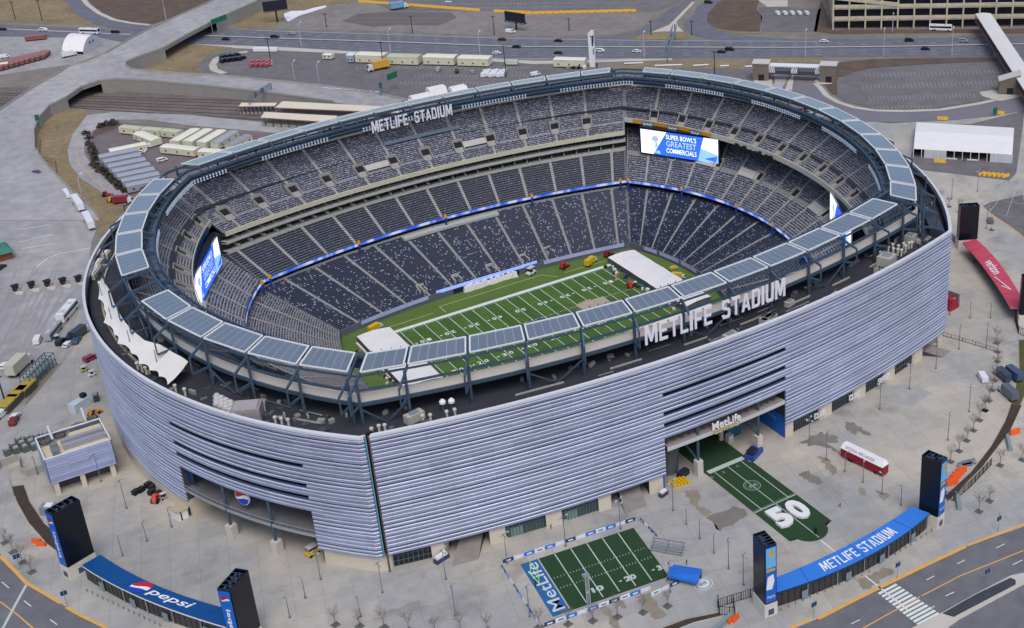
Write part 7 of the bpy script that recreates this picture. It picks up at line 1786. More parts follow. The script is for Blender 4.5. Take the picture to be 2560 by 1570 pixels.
par(mb.build('deck',mat('truss dark',srgb(60,66,80),.7,.1,.3)),b,inv)
for t in (.28,.55,.86): p=swp(t,0,-4.5); mb=MB(); mb.box((p.x,p.y,GH),(2,5,p.z-GH),math.atan2(d.y,d.x)); par(mb.build('pier',mat('retaining wall',srgb(144,140,134))),b,inv)
def stairtower(label,p,w,dp,h,rz,slope=0):
    b=empty('stair_tower',(*p,GH),rz,label,'tower'); tm=mat('taupe cladding',srgb(118,108,98),.8,.08,.2)
    mb=MB(); P=[(-w/2,-dp/2),(w/2,-dp/2),(w/2,dp/2),(-w/2,dp/2)]
    zt=[h-slope,h+slope,h+slope,h-slope]
    for i in range(4): j=(i+1)%4; mb.face([(*P[i],0),(*P[j],0),(*P[j],zt[j]),(*P[i],zt[i])])
    mb.build('walls',tm,b)
    mb=MB(); q=[(x*1.08,y*1.12,z+.1) for (x,y),z in zip(P,zt)]; mb.face(q); mb.face([(x,y,z-.5) for x,y,z in q][::-1])
    for i in range(4): j=(i+1)%4; a,c=q[i],q[j]; mb.face([(a[0],a[1],a[2]-.5),(c[0],c[1],c[2]-.5),c,a])
    mb.build('roof',mat('tower roof',srgb(196,192,186),.7,.05,.2),b)
    mb=MB(); mb.box((w*.05,-dp/2-.03,0),(3.2,.2,3.4)); mb.build('door',mat('door dark',srgb(30,32,40),.5),b)
stairtower('taupe stair tower with sloping roof at the foot of the skywalk',C('a4',1815,635),10,7,9,hdir('a4',1800,600)+.05,1.8)
pL=C('a4',120,540);pR=C('a4',580,555); stairtower('left taupe tower of the short footbridge',pL,8.5,7,9.5,hdir('a4',120,540)); stairtower('right taupe tower of the short footbridge',pR,8.5,7,9.5,hdir('a4',580,555))
b=empty('footbridge',(*((Vector(pL)+Vector(pR))/2),GH),0,'short white footbridge with blue and red truss between two towers','bridge'); inv=Matrix.Translation(b.location).inverted(); A=Vector((*pL,9.8));B=Vector((*pR,9.8)); d=(B-A).normalized(); A+=d*4.2;B-=d*4.2
mb=MB(); mb.bar(A,B,5.2,.5); par(mb.build('roof',white),b,inv)
mb=MB(); L=(B-A).length
mb.bar(A-Vector((0,0,4.2)),B-Vector((0,0,4.2)),4.6,.6)
par(mb.build('deck',mat('truss crimson',srgb(120,40,50),.6)),b,inv)
mb=MB(); n_=Vector((-d.y,d.x,0))
for s in (-2.4,2.4):
    for i in range(24): 
        p=A+d*(L*i/24)+n_*s; q=A+d*(L*(i+1)/24)+n_*s; mb.bar(p-Vector((0,0,4)),q-Vector((0,0,.3)),.3,.3); mb.bar(p-Vector((0,0,.3)),q-Vector((0,0,4)),.2,.2)
par(mb.build('truss',mat('truss teal',srgb(60,96,116),.6)),b,inv)
mb=MB()
for a,c in ((0,.12),(.44,.56),(.9,1)): mb.bar(A+d*L*a-Vector((0,0,2)),A+d*L*c-Vector((0,0,2)),5.0,3.2)
par(mb.build('side_panel',white),b,inv)
# ---- pylon sign, billboards, gantries
p=C('a3',556,458); b=empty('pylon_sign',(*p,GH),hdir('a3',556,458),'tall white pylon sign with dark blue graphic beside the highway','sign')
mb=MB(); mb.prism([(-2.2,-1.2),(2.2,-1.2),(2.2,1.2),(-2.2,1.2)],0,34); mb.face([(-2.2,-1.2,34),(2.2,-1.2,34),(2.2,-1.2,36.5),(0,-1.2,36.8)]); mb.face([(0,1.2,36.8),(2.2,1.2,36.5),(2.2,1.2,34),(-2.2,1.2,34)]); mb.face([(-2.2,-1.2,34),(0,-1.2,36.8),(0,1.2,36.8),(-2.2,1.2,34)]); mb.face([(0,-1.2,36.8),(2.2,-1.2,36.5),(2.2,1.2,36.5),(0,1.2,36.8)]); mb.build('column',white,b)
mb=MB(); mb.face([(.4,-1.25,22),(1.4,-1.25,21),(2.2,-1.25,27),(2.2,-1.25,33),(.6,-1.25,31)]); mb.face([(1.1,-1.25,13),(1.8,-1.25,13),(1.9,-1.25,19),(1.2,-1.25,19)]); mb.box((0,-1.25,30.5),(1.2,.05,1.2)); mb.build('graphic',mat('graphic navy',srgb(44,50,100),.5,.1,.5),b)
mb=MB(); mb.box((3.0,0,0),(1.4,1.6,3.6)); mb.build('equipment_box',mat('box grey',srgb(80,86,96),.6,.1,1),b); b.scale=(.72,.8,.56)
def billboard(label,p,rz,w,h,z,tilt=0):
    b=empty('billboard',(*p,GH),rz,label,'billboard'); mb=MB(); mb.tube((0,0,0),(0,0,z),.6,.5,n=10); mb.build('pole',mat('billboard steel',srgb(36,36,42),.6),b)
    mb=MB(); mb.box((0,-.6,z),(w,.5,h)); mb.build('panel',mat('billboard back',srgb(28,32,48),.5,.2,.5),b)
    mb=MB(); mb.bar((-w/2,-1.6,z-.4),(w/2,-1.6,z-.4),.3,.3); mb.bar((-w/2,.8,z-.3),(w/2,.8,z-.3),1.2,.2)
    for i in range(6): mb.bar((-w/2+w*i/5,-.6,z),(-w/2+w*i/5,-1.7,z-.4),.2,.2)
    mb.build('walkway',mat('billboard steel',srgb(36,36,42)),b)
billboard('black billboard on a pole at the top edge, near the grass',C('a2',148,152),R(-10),15,6,8)
billboard('black billboard turned edge on beside the highway',C('a2',1790,205),R(-68),16,6,5)
def greensign(label,A,B,z,posts=True,n=2):
    A=Vector((*A,z));B=Vector((*B,z)); m=(A+B)/2; L=(B-A).length; b=empty('road_sign',(m.x,m.y,GH),math.atan2((B-A).y,(B-A).x),label,'road sign'); gm_=mat('sign green',srgb(8,112,80),.5,.05,.5)
    for i in range(n): mb=MB(); mb.box((-L/2+L*(i+.5)/n,0,z-GH),(L/n*.94,.25,3.2)); mb.build('panel',gm_,b)
    mb=MB()
    for s in (-L/2,L/2): mb.bar((s,.3,0),(s,.3,z-GH+3),.3)
    mb.bar((-L/2,.3,z-GH+1),(L/2,.3,z-GH+1),.3); mb.build('frame',steel_l,b)
greensign('green direction signs on the side of the elevated bridge',C('a1',1452,160,10),C('a1',1556,120,10),9.0)
greensign('green direction sign on posts over the ramp',C('a2',902,555,9),C('a2',972,525,9),9,n=1)
greensign('tiny green sign on the left elevated road edge',C('a1',243,826,7),C('a1',272,820,7),6.5,n=1)
greensign('tiny green sign beside the loop road',C('a4',1712,770,4),C('a4',1740,768,4),3.0,n=1)
def gantry(label,A,B,z,w=1.2,h=1.6):
    A=Vector((*A,z));B=Vector((*B,z)); m=(A+B)/2; b=empty('sign_gantry',(m.x,m.y,GH),0,label,'gantry'); inv=Matrix.Translation(b.location).inverted(); d=(B-A).normalized(); n_=Vector((-d.y,d.x,0))*w/2; L=(B-A).length; k=int(L/2)
    mb=MB()
    for s in (-1,1):
        for zz in (0,h): mb.bar(A+n_*s+Vector((0,0,zz)),B+n_*s+Vector((0,0,zz)),.22)
        for i in range(k): mb.bar(A+d*(L*i/k)+n_*s,A+d*(L*(i+1)/k)+n_*s+Vector((0,0,h)),.14)
    par(mb.build('truss',mat('gantry steel',srgb(110,124,138),.5,.1,1)),b,inv)
    for e_ in (A,B): mb=MB(); mb.bar((e_.x,e_.y,GH),(e_.x,e_.y,z+h),.5); par(mb.build('post',MATS['gantry steel']),b,inv)
    for t in (.3,.6): q=A.lerp(B,t); mb=MB(); mb.box((q.x,q.y,z-.6),(2.4,.4,2.6),math.atan2(d.y,d.x)); par(mb.build('sign_panel',mat('gantry panel',srgb(74,96,106),.5,.1,1)),b,inv)
gantry('steel sign gantry spanning the highway right of the pylon',C('a3',1065,345,9),C('a3',1118,190,9),9,2.2,2.2)
gantry('diagonal rail gantry over the tracks at upper left',C('a1',1710,690,9),C('a1',1860,590,9),9)
gantry('rail gantry beside the platform roof',C('a2',850,600,10),C('a2',862,590,10),10,2,2)
# ---- rail platforms
def platform_roof(label,pts,z,dz=1.2):
    P=[Vector((*C('a2',x,y,z),z)) for x,y in pts]; c=sum(P,Vector())/4; b=empty('platform_canopy',(c.x,c.y,GH),0,label,'canopy'); inv=Matrix.Translation(b.location).inverted(); mb=MB(); mb.face(P); mb.face([p-Vector((0,0,.4)) for p in P][::-1])
    for i in range(4): a,c_=P[i],P[(i+1)%4]; mb.face([a-Vector((0,0,.4)),c_-Vector((0,0,.4)),c_,a],1)
    par(mb.build('roof',[mat('platform roof',srgb(220,210,188),.7,.06,.1),mat('rust edge strip',srgb(176,124,84),.7,.1,.5)]),b,inv)
    mb=MB(); n=9
    for i in range(n):
        for a,c_ in ((P[0],P[1]),(P[3],P[2])): q=a.lerp(c_,(i+.5)/n); mb.bar((q.x,q.y,GH),(q.x,q.y,z-.4),.4)
    par(mb.build('columns',mat('platform dark',srgb(58,58,62),.7)),b,inv)
    mb=MB(); Q=[Vector((p.x,p.y,GH+.9)) for p in P]; mb.face(Q); 
    for i in range(4): a,c_=Q[i],Q[(i+1)%4]; mb.face([a-Vector((0,0,.9)),c_-Vector((0,0,.9)),c_,a])
    par(mb.build('platform',mat('platform concrete',srgb(150,146,140),.9,.1,.2)),b,inv)
platform_roof('long pale rail platform roof nearest the ramp',[(130,738),(1000,775),(1000,738),(182,694)],6.5)
platform_roof('second pale rail platform roof in front of the first',[(30,806),(520,838),(560,796),(60,768)],6.5)
platform_roof('short pale rail platform roof at the left',[(-120,730),(130,727),(145,705),(-100,705)],6.5)
mb=MB(); b=empty('work_tent',(*C('a2',1240,640,2),GH),0,'cluster of white work tents behind the far canopy','tent')
for x,y,w,d_,h in ((0,0,10,7,3.6),(-11,-4,11,7,2.6),(11,-3,9,7,2.4),(-20,-8,9,6,2)): m2=MB(); m2.box((x,y,0),(w,d_,h),0,0,top=(.96,.55)); m2.build('tent_bay',whitefab,b)
# ---- highway lamp posts and wooden poles
items=[]
def tallpole(kind,p,h,hd):
    b=empty('street_light' if kind=='L' else 'utility_pole',(*p,1.9),hd); mb=MB(); 
    if kind=='L':
        mb.tube((0,0,0),(0,0,h),.28,.16,n=6); mb.bar((0,0,h),(0,2.6,h+1),.2); mb.build('pole',mat('pale lamp pole',srgb(176,178,180),.5),b); mb=MB(); mb.box((0,3.1,h+.9),(.7,1.4,.3)); mb.build('lamp_head',white,b)
    else:
        mb.tube((0,0,0),(0,0,h),.32,.22,n=6); mb.build('pole',mat('dark pole',srgb(58,54,54),.8),b); mb=MB(); mb.bar((-1.4,0,h-.8),(1.4,0,h-.8),.3); mb.build('crossarm',mat('dark pole',srgb(58,54,54)),b)
    return b
for k,r,x,y,h in (('L','a2',313,318,13),('L','a2',925,368,13),('L','a2',1540,386,13),('L','a3',908,392,13),('L','a4',422,392,14),('L','a4',958,386,14),('L','a4',1427,376,14),('L','a1',1143,140,13),('L','a4',1020,215,9),
 ('P','a2',485,185,9),('P','a2',1075,228,11),('P','a2',1638,240,12),('P','a2',102,420,14),('P','a2',875,448,14),('P','a2',1718,530,18),('P','a3',955,240,9),('P','a3',1235,240,9),('P','a3',1392,520,14),('P','a1',290,140,14),('P','a1',105,130,12),('P','a3',393,210,8),('L','a2',265,545,9),('L','a2',432,555,9),('P','b1',45,1420,12),('L','a1',562,1340,8),('P','b4',1,1,1)):
    if h==1: continue
    p=C(r,x,y); o=tallpole(k,p,h,hdir(r,x,y)); tag(o,None,'street light' if k=='L' else 'pole','street lights along the highway' if k=='L' else 'dark poles around the lots'); items.append((o,p))
describe(items,lambda o:'tall pale street light' if o['category']=='street light' else 'tall dark pole',KM)
# ---- lampposts etc done; roof equipment on the stadium deck
RZ=39.95
def Rf(r,x,y,z=RZ): return C(r,x,y,z)
RM={'the corner mast':(-97,-94),'the METLIFE letters':(-10,-104),'the STADIUM letters':(20,-104),'the right corner':(92,-92),'the long right deck':(55,-100),'the white awning':(-125,-50),'the left end deck':(-112,-76)}
items=[]
for x,y,w,d_,h in ((1760,838,5.5,2.4,1.8),(1497,955,4.5,2.2,1.8),(1905,722,3,1.6,1.4),(455,1300,2.6,1.2,.6),(700,1225,1.6,1,.9),(1050,1118,3.5,1.4,.7)):
    p=Rf('b3',x,y); items.append((box_thing('roof_unit',None,'roof unit',p,R(12),[('case',(0,0,0),(w,d_,h),mat('pale unit',srgb(176,174,166),.7,.1,.6)),('cap',(0,0,h),(w*.5,d_*.6,.35),steel_l)],RZ),p))
for x,y,w,d_,h in ((978,440,5,4.5,3),(1143,285,3.6,3,2.4),(1203,292,1.6,1.6,1.2),(1262,268,3,1,.5),(170,838,5.5,2.4,1.8),(312,725,3,1.5,1.5),(620,658,4,1.6,.7),(425,742,2,1,.7),(908,498,1.2,1.2,1.6)):
    p=Rf('b4',x,y); items.append((box_thing('roof_unit',None,'roof unit',p,R(22),[('case',(0,0,0),(w,d_,h),mat('pale unit',srgb(176,174,166))),('cap',(0,0,h),(w*.5,d_*.6,.35),steel_l)],RZ),p))
for x,y,w,d_,h in ((1090,85,5,2.4,2.2),):
    p=Rf('c2',x,y); items.append((box_thing('roof_unit',None,'roof unit',p,R(10),[('case',(0,0,0),(w,d_,h),mat('pale unit',srgb(176,174,166))),('cap',(0,0,h),(w*.5,d_*.6,.35),steel_l)],RZ),p))
Z5=lambda x,y,z=RZ:G(540+x*.1853,880+y*.1853,z)
p=Z5(440,880); items.append((box_thing('roof_unit',None,'roof unit',p,R(-28),[('case',(0,0,0),(7.4,5.2,3.6),mat('taupe unit',srgb(150,142,146),.7,.1,.6)),('cap',(0,0,3.6),(6,4,.4),mat('taupe top',srgb(164,160,164),.7))],RZ),p))
p=Z5(560,690,42); items.append((box_thing('roof_unit',None,'roof unit',p,R(-20),[('case',(0,0,0),(3.6,2.6,2),mat('mint unit',srgb(160,184,174),.6)),('cap',(0,0,2),(2,1.4,.5),mat('mint unit',srgb(160,184,174)))],RZ),p))
describe(items,'boxy rooftop machine',RM)
items=[]
for i in range(15):
    x,y=20+(i%5)*62,620+(i//5)*52+(i%5)*30; p=Z5(x,y+20,41); b=empty('chiller_fan',(*p,RZ),0,None,'fan','pale fan drums in a cluster on the end deck'); mb=MB(); mb.tube((0,0,0),(0,0,2.2),1.0,1.0,n=10); mb.build('drum',mat('pale unit',srgb(176,174,166)),b); mb=MB(); mb.tube((0,0,2.2),(0,0,2.7),.7,.6,n=10); mb.build('cap',mat('cap grey',srgb(206,202,204),.6),b); items.append((b,p))
describe(items,'pale fan drum',{'the left end deck':(-112,-76)},'on')
items=[]
ventm=mat('ivory vent',srgb(206,204,190),.6)
for q in ((810,975),(895,990),(985,1005)): items.append(Z5(*q))
for r,x,y in (('c2',1150,100),('c2',1202,95),('c2',1315,72),('c2',1370,58),('c2',850,170),('c2',890,165),('c2',800,190),('b1',1210,1320),('b1',1275,1345),('b1',950,1165),('b1',980,1180),('b1',1008,1195)): items.append(Rf(r,x,y))
for x,y in ((990,365),(1020,345),(1025,375),(1055,380),(1080,385),(1095,340),(1110,355),(1130,335),(1150,330),(1060,355),(935,1100-700)): items.append(Rf('b4',x,y))
vo=[]
for i,p in enumerate(items):
    b=empty('roof_vent',(*p,RZ),0,None,'vent','slim pale vents on the stadium deck'); mb=MB(); mb.tube((0,0,0),(0,0,2.0),.32,.32,n=8); mb.build('pipe',ventm,b); mb=MB(); mb.tube((0,0,2.0),(0,0,2.35),.55,.45,n=8); mb.build('cowl',ventm,b); vo.append((b,p))
describe(vo,'slim pale roof vent',RM)
for i,(x,y,l) in enumerate(((1680,1090,'left white satellite dish above the front deck'),(1810,1075,'right white satellite dish above the front deck'))):
    p=G(820+x*.172,840+y*.172,RZ); b=empty('satellite_dish',(*p,RZ),0,l,'satellite dish'); mb=MB(); mb.tube((0,0,0),(0,0,2.4),.5,.3,n=8); mb.build('mount',steel,b); mb=MB(); mb.tube((0,0,2.3),(0,0,2.9),.85,.85,n=14); mb.tube((0,0,2.9),(0,0,3.5),.85,.3,n=14); mb.build('dome',white,b)
# dark sloping roof block near right corner, deck ledges
K=lambda x,y,z:Vector((*G(2120+x*.1985,400+y*.1985,z),z))
mb=MB(); q=[K(965,690,43.2),K(1125,680,43.2),K(1225,880,43.2),K(1190,900,42.6),K(1030,850,42.6)]; c_=[(p.x,p.y) for p in q]; mb.prism(c_,39.95,42.7)
o=P_(mb.build('deck_plant_room',mat('dark plant roof',srgb(58,66,84),.8,.1,.3)))
mb=MB()
for a_,b2 in (((165,.4),(215,1)),):
    pass
DR=(97.4-3.2,97.3-3.2,111.2-3.2,137-3.2)
for sd,t0_,t1_ in ((3,.10,.62),):
    P=[ringpt(DR,sd,t0_+(t1_-t0_)*i/24) for i in range(25)]
    for i in range(24): mb.bar((P[i][0],P[i][1],40.2),(P[i+1][0],P[i+1][1],40.2),.5,.6)
P_(mb.build('deck_kerb',mat('tan kerb',srgb(176,168,150),.8,.1,.4)))
mb=MB()
DR2=(94.5,92,104.8,131)
for sd,segs in ((0,((.2,.27),(.34,.39),(.46,.50),(.56,.60),(.66,.70),(.75,.79),(.84,.90))),(3,((.9,.94),))):
    for a_,b2 in segs:
        p,q=ringpt(DR2,sd,a_),ringpt(DR2,sd,b2); mb.bar((p[0],p[1],40.3),(q[0],q[1],40.3),.25,.5)
P_(mb.build('deck_rail',mat('pale deck rail',srgb(170,168,160),.7,.1,.5)))
mb=MB(); band(mb,tuple(v-1.5 for v in BK),39.95,tuple(v-5.2 for v in BK),39.98,(0,),40,0,.02,.98)
P_(mb.build('deck_walkway',mat('walkway pads',srgb(52,54,62),.9,.15,.3)))
# white awning over the left terrace
J=lambda x,y,z:Vector((*G(190+x*.3575,540+y*.3575,z),z))
outer=[(150,455),(155,580),(197,650),(193,745),(268,832),(290,892),(388,962),(440,1035),(515,1080),(580,1122),(640,1180)]
innr=[(180,430),(235,520),(262,600),(315,700),(345,745),(395,800),(480,870),(590,900),(690,960),(740,985),(785,1018)]
b=empty('fabric_awning',(-126,-25,RZ),0,'long white scalloped fabric awning over the left stadium terrace','awning'); inv=Matrix.Translation(b.location).inverted()
O_=[J(x,y,43.0) for x,y in outer]; I_=[J(x,y,45.6) for x,y in innr]; mb=MB()
for i in range(len(O_)-1):
    n=5
    for j in range(n):
        def f(u,v):
            a=O_[i].lerp(O_[i+1],u);c=I_[i].lerp(I_[i+1],u); sc=.9*math.sin(u*math.pi); p=a.lerp(c,v); q=(c-a).normalized(); p+=q*sc*(1-v); p.z-=.5*math.sin(v*math.pi); return p
        for k in range(3): mb.face([f(j/n,k/3),f((j+1)/n,k/3),f((j+1)/n,(k+1)/3),f(j/n,(k+1)/3)])
par(mb.build('fabric',mat('awning fabric',srgb(222,218,214),.85,.03,.2)),b,inv)
for x,y in ((200,630),(268,800),(397,965),(585,1105)):
    p=J(x,y,40); mb=MB(); mb.tube((p.x,p.y,39.9),(p.x,p.y,47.5),.16,.1,n=6); par(mb.build('mast',mat('grey mast',srgb(110,112,120),.5)),b,inv)
# small equipment boxes on the far-left deck
items=[]
for x,y,w in ((205,160,4),(160,265,5),(210,265,4),(150,335,7),(130,380,7),(130,395,7)):
    p=J(x,y,41); items.append((box_thing('roof_unit',None,'roof unit',p[:2],R(60),[('case',(0,0,0),(w,2.2,1.6),mat('pale unit',srgb(176,174,166))),('cap',(0,0,1.6),(w*.8,.8,.3),white)],RZ),p[:2]))
describe(items,'pale cabinet',{'the far left deck edge':(-125,40)},'at')
# flags on the upper ring
def flagobj(label,u,v,kind):
    p=Vector((*G(u,v,46.5),46.5)); b=empty('flag',(p.x,p.y,46.5),0,label,'flag'); n=(CPOS-p); n.z=0; n.normalize(); t_=Vector((-n.y,n.x,0)); W2,H2=5.4,3.8
    def f(x,y,d=0): return t_*(x-.5)*W2+Vector((0,0,(y-.5)*H2))+n*(.6+d+.25*math.sin(x*7))
    mb=MB()
    for i in range(8):
        if kind=='us':
            for k in range(7): mb.face([f(i/8,k/7),f((i+1)/8,k/7),f((i+1)/8,(k+1)/7),f(i/8,(k+1)/7)],1 if k%2 else 0)
        else: mb.face([f(i/8,0),f((i+1)/8,0),f((i+1)/8,1),f(i/8,1)],3)
    if kind=='us': mb.face([f(0,.45,.06),f(.42,.45,.06),f(.42,1,.06),f(0,1,.06)],2)
    else:
        mb.face([f(.5+.16*math.cos(a),.5+.3*math.sin(a),.08) for a in [i*math.pi/6 for i in range(12)]],4)
    mb.build('cloth',[redm,whm,mat('flag navy',srgb(40,44,90),.7),mat('flag buff',srgb(206,170,130),.7,.05,1),mat('flag seal',srgb(150,120,80),.7)],b)
    mb=MB(); mb.tube(-t_*W2*.52+n*.6+Vector((0,0,-2.5)),-t_*W2*.52+n*.6+Vector((0,0,3)),.08,n=6); mb.build('pole',steel_l,b)
flagobj('buff coloured state flag on the far right rim',1959,261,'nj'); flagobj('striped national flag on the far right rim',2006,281,'us')
# fences
def fence(label,pts,h,step,m=None,z=GH):
    P=[Vector((*p,z)) for p in pts]; b=empty('fence',P[0],0,label,'fence'); inv=Matrix.Translation(b.location).inverted(); mb=MB(); m=m or mat('black fence',srgb(36,38,42),.6)
    for i in range(len(P)-1):
        a,c=P[i],P[i+1]; L=(c-a).length; n=max(1,int(L/step))
        for zz in (.15,h*.95): mb.bar(a+Vector((0,0,zz)),c+Vector((0,0,zz)),.10,.10)
        for j in range(n+1): q=a.lerp(c,j/n); mb.bar(q,q+Vector((0,0,h)),.08 if j%4 else .18)
    par(mb.build('rails',m),b,inv); return b
fence('black metal fence left of the left blue tower',[C('c3',*q) for q in ((1415,1370),(1510,1340),(1670,1290))],2.6,.6)
fence('black metal fence around the gap at the planting bed',[C('c3',*q) for q in ((1415,1340),(1425,1420),(1530,1425),(1520,1340))],2.6,.6)
fence('black metal fence right of the right blue tower',[C('c4',*q) for q in ((1385,620),(1440,640),(1560,540),(1700,390))],2.4,.6)
fence('black metal fence leading to the red gate towers',[C('b4',*q) for q in ((1410,190),(1425,270),(1490,340))],2.6,.6)
fence('temporary fence from the stadium foot across the plaza',[C('b4',*q) for q in ((1320,920),(1500,970),(1660,1020),(1745,1050))],1.4,1.2,mat('grey fence',srgb(84,88,90),.6))
fence('black fence below the right red gate tower',[C('b4',*q) for q in ((1860,830),(1885,920),(1923,935))],2.6,.6)
fence('low fence along the brown bank beside the elevated road',[C('a1',*q,5) for q in ((268,930),(262,1060),(370,1070),(385,1180))],1.6,2,mat('grey fence',srgb(84,88,90)))
# right edge trucks and red ramp
put('boxtruck',srgb(60,70,92),'navy truck',C('b4',1768,1220),R(75),'dark blue truck at the right edge by the planting bed','truck',scale=.9); put('boxtruck',srgb(70,84,110),'steel truck',C('b4',1838,1215),R(80),'steel blue truck with white bonnet by the planting bed','truck',scale=1.0)
put('boxtruck',srgb(92,96,108),'flatbed',C('b4',1808,1345),R(75),'grey flatbed truck with white and red cab','truck',scale=1.0)
b=empty('inflatable_slide',(*C('b4',1415,740),GH),R(10),'crimson slanted stall behind the right end of the stadium','stall'); mb=MB(); mb.box((0,0,0),(5,4,4),0,0,top=(.6,.9)); mb.build('cover',red,b); mb=MB(); mb.box((3,1,0),(1,5,4.6),0,0,top=(.4,1)); mb.build('frame',mat('frame grey',srgb(120,120,124),.6),b)
# far-left toll office and shelter
b=empty('office_cabin',(*C('b1',5,390),GH),R(5),'small green roofed cabin at the left frame edge','cabin'); mb=MB(); mb.box((0,0,0),(7,10,3)); mb.build('walls',mat('brick wall',srgb(130,70,60),.8,.15,1),b); mb=MB(); mb.box((0,0,3),(8.4,12,1.6),0,0,top=(.7,.5)); mb.build('roof',mat('green roof',srgb(60,120,104),.6,.06,.5),b)
for i,(x,y,l) in enumerate(((130,1335,'upper ochre roofed shed along the toll kerb'),(70,1400,'lower ochre roofed shed along the toll kerb'),(190,1290,'third ochre roofed shed next to the blue scaffold'))):
    box_thing('shed',l,'shed',C('b1',x,y+30),R(52),[('walls',(0,0,0),(7,3,2.6),mat('shed mesh',srgb(84,84,80),.8,.2,1)),('roof',(0,0,2.6),(7.4,3.6,.4),mat('ochre roof',srgb(170,150,60),.7,.15,.6))])
b=empty('scaffold',(*C('b1',275,1215),GH),R(52),'teal scaffold frame with glass panels along the toll kerb','scaffold')
mb=MB()
for x in range(-8,9,2):
    for y_ in (-1.6,1.6): mb.bar((x,y_,0),(x,y_,4.6),.18)
    mb.bar((x,-1.6,4.6),(x,1.6,4.6),.18)
for y_ in (-1.6,1.6):
    for z_ in (2.2,4.6): mb.bar((-8,y_,z_),(8,y_,z_),.22)
mb.build('frame',mat('teal frame',srgb(60,96,104),.6,.1,1),b)
mb=MB(); 
for x in range(-7,8,2): mb.box((x,0,2.3),(1.5,2.6,.1))
mb.build('panels',mat('panel grey',srgb(120,128,130),.4,.2,1),b)
# ---- people
def person(label,p,z,rz,col,leg,pose=0):
    me=bpy.data.meshes.new('p'); v=[(0,0,.95),(0,0,1.2),(0,0,1.42),(0,.02,1.52),(0,.03,1.66),(.1,0,.9),(.13,.14+pose*.1,.5),(.14,.05+pose*.2,.06),(.14,.2+pose*.2,.03),(-.1,0,.9),(-.13,-.02,.5),(-.14,-.2,.08),(-.14,-.06,.03),(.2,0,1.4),(.27,-.02,1.12),(.25,.14,.88),(.24,.2,.8),(-.2,0,1.4),(-.27,0,1.12),(-.25,.1,.88),(-.24,.15,.8)]
    e=[(0,1),(1,2),(2,3),(3,4),(0,5),(5,6),(6,7),(7,8),(0,9),(9,10),(10,11),(11,12),(2,13),(13,14),(14,15),(15,16),(2,17),(17,18),(18,19),(19,20)]
    me.from_pydata(v,e,[]); o=bpy.data.objects.new('p',me); COL.objects.link(o); m=o.modifiers.new('s','SKIN'); rad=[.15,.16,.15,.06,.11,.11,.075,.05,.045,.11,.075,.05,.045,.07,.05,.038,.04,.07,.05,.038,.04]
    for i,r_ in enumerate(rad): me.skin_vertices[0].data[i].radius=(r_,r_*.85)
    me.skin_vertices[0].data[0].use_root=True; s=o.modifiers.new('d','SUBSURF'); s.levels=1; s.render_levels=1
    dg=bpy.context.evaluated_depsgraph_get(); m2=bpy.data.meshes.new_from_object(o.evaluated_get(dg)); bpy.data.objects.remove(o)
    skin=mat('skin',srgb(176,132,110),.7); cl=mat('cloth'+label[:9],col,.8); lg=mat('trousers'+label[:9],leg,.8); hr=mat('hair',srgb(40,30,26),.8)
    for mm in (cl,lg,skin,hr): m2.materials.append(mm)
    for f in m2.polygons:
        c=f.center; f.material_index=1 if c.z<.9 else 2 if (c.z>1.5 or (abs(c.x)>.2 and c.z<.9)) else 0
        if c.z>1.68 or (c.z>1.58 and c.y<-.0): f.material_index=3
        f.use_smooth=True
    q=bpy.data.objects.new('person',m2); COL.objects.link(q); q.location=(*p,z); q.rotation_euler[2]=rz; return tag(q,label,'person')
person('person in dark clothes walking alone on the open plaza',C('c4',660,682),GH,1.0,srgb(24,28,36),srgb(50,50,56),1)
person('person in a maroon jacket at the right end of the blue gate',C('c4',1165,888),GH,.4,srgb(110,40,60),srgb(30,30,36))
person('person in black standing beside the right gate door',C('c4',1205,872),GH,2.4,srgb(24,24,30),srgb(30,30,36))
person('person in grey standing left of the red tent stall on the plaza',C('b4',1580,438),GH,2.4,srgb(60,60,70),srgb(30,30,36))
person('person in blue by the big white tent doors',C('a4',1512,1115),GH,0,srgb(30,70,170),srgb(40,60,110))
for i,(x,y) in enumerate(((845,682),(830,668),(1010,1500))):
    pass
person('person near the small bleachers in navy',C('c3',1200,1075),GH,.5,srgb(40,60,110),srgb(30,30,36)); person('person seated side in grey by the practice field boards',C('c3',270,832),GH,.5,srgb(90,90,96),srgb(40,40,46))

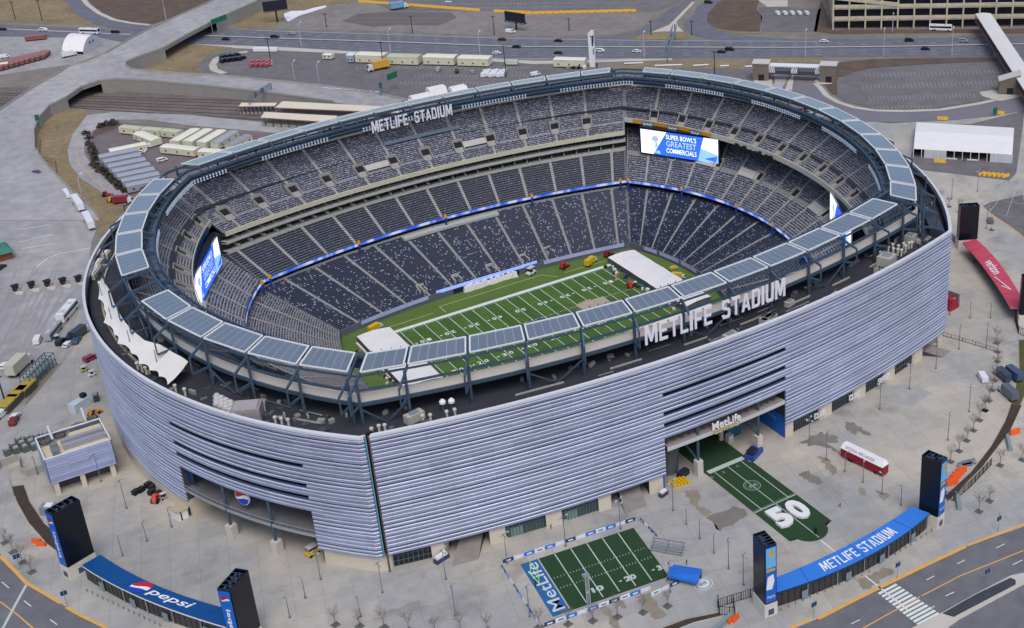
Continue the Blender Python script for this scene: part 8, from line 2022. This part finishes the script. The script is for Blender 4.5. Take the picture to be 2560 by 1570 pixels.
# shrubs along the compound and clutter at the toll kerb
items=[]; random.seed(31)
def bush(seed):
    r=random.Random(seed); mb=MB()
    for i in range(46):
        a=r.uniform(0,6.28); rr=r.uniform(0,1.5); z=r.uniform(.1,1.7)*(1-rr/2.4); c=Vector((rr*math.cos(a),rr*math.sin(a),z)); d=Vector((r.uniform(-1,1),r.uniform(-1,1),r.uniform(-.4,1))).normalized()*.5; e=d.cross(Vector((r.uniform(-1,1),r.uniform(-1,1),.3))).normalized()*.4
        mb.face([c-d-e,c+d-e,c+d+e])
    return mb.build('shrub',mat('dark winter shrub',srgb(70,66,56),.95,.3,1.5))
bs=[bush(1),bush(2)]; k=0
for (x0,y0),(x1_,y1_),n in (((600,930),(660,1130),7),((650,1140),(880,1330),13),((700,868),(820,850),4)):
    for i in range(n):
        o=bs[k] if k<2 else bs[k%2].copy()
        if k>=2: COL.objects.link(o)
        k+=1; p=C('a1',x0+(x1_-x0)*i/n+random.uniform(-8,8),y0+(y1_-y0)*i/n+random.uniform(-8,8)); o.location=(*p,GH); o.rotation_euler[2]=k; o.scale=(1.5,1.5,random.uniform(1.1,1.7)); tag(o,None,'shrub','dark shrubs around the trailer compound'); items.append((o,p))
describe(items,'dark leafless shrub',{'the brown brush strip':C('a1',760,880),'the compound corner':C('a1',620,1000),'the grey trailer row':C('a1',760,1240)})
items=[]
for x,y,k_,c,n in (('x',0,0,0,0),)[:0]: pass
for x,y,k_,c,n in ((420,985,'suv',cb,'black'),(490,955,'van',cb,'black'),(530,975,'suv',srgb(60,90,110),'teal'),(470,1000,'car',cw,'white'),(560,930,'boxtruck',srgb(50,60,70),'dark'),(395,960,'cart',srgb(40,70,150),'blue'),(10,470,'car',cb,'dark'),(5,1490,'van',cw,'white'),(105,1500,'car',cw,'white'),(100,1530,'suv',srgb(120,30,30),'dark red')):
    p=C('b1',x,y); o=put(k_,c,n+'2',p,R(58)+random.uniform(-.3,.3),None,{'car':'car','suv':'car','van':'van','boxtruck':'truck','cart':'cart'}[k_],GH); o['cn']=n+' '+{'car':'car','suv':'large car','van':'van','boxtruck':'truck','cart':'cart'}[k_]; items.append((o,p))
describe(items,lambda o:o['cn'],{'the toll kerb buses':C('b1',430,900),'the green roofed cabin':C('b1',5,400),'the ochre sheds':C('b1',80,1420)})
for o,_ in items: del o['cn']
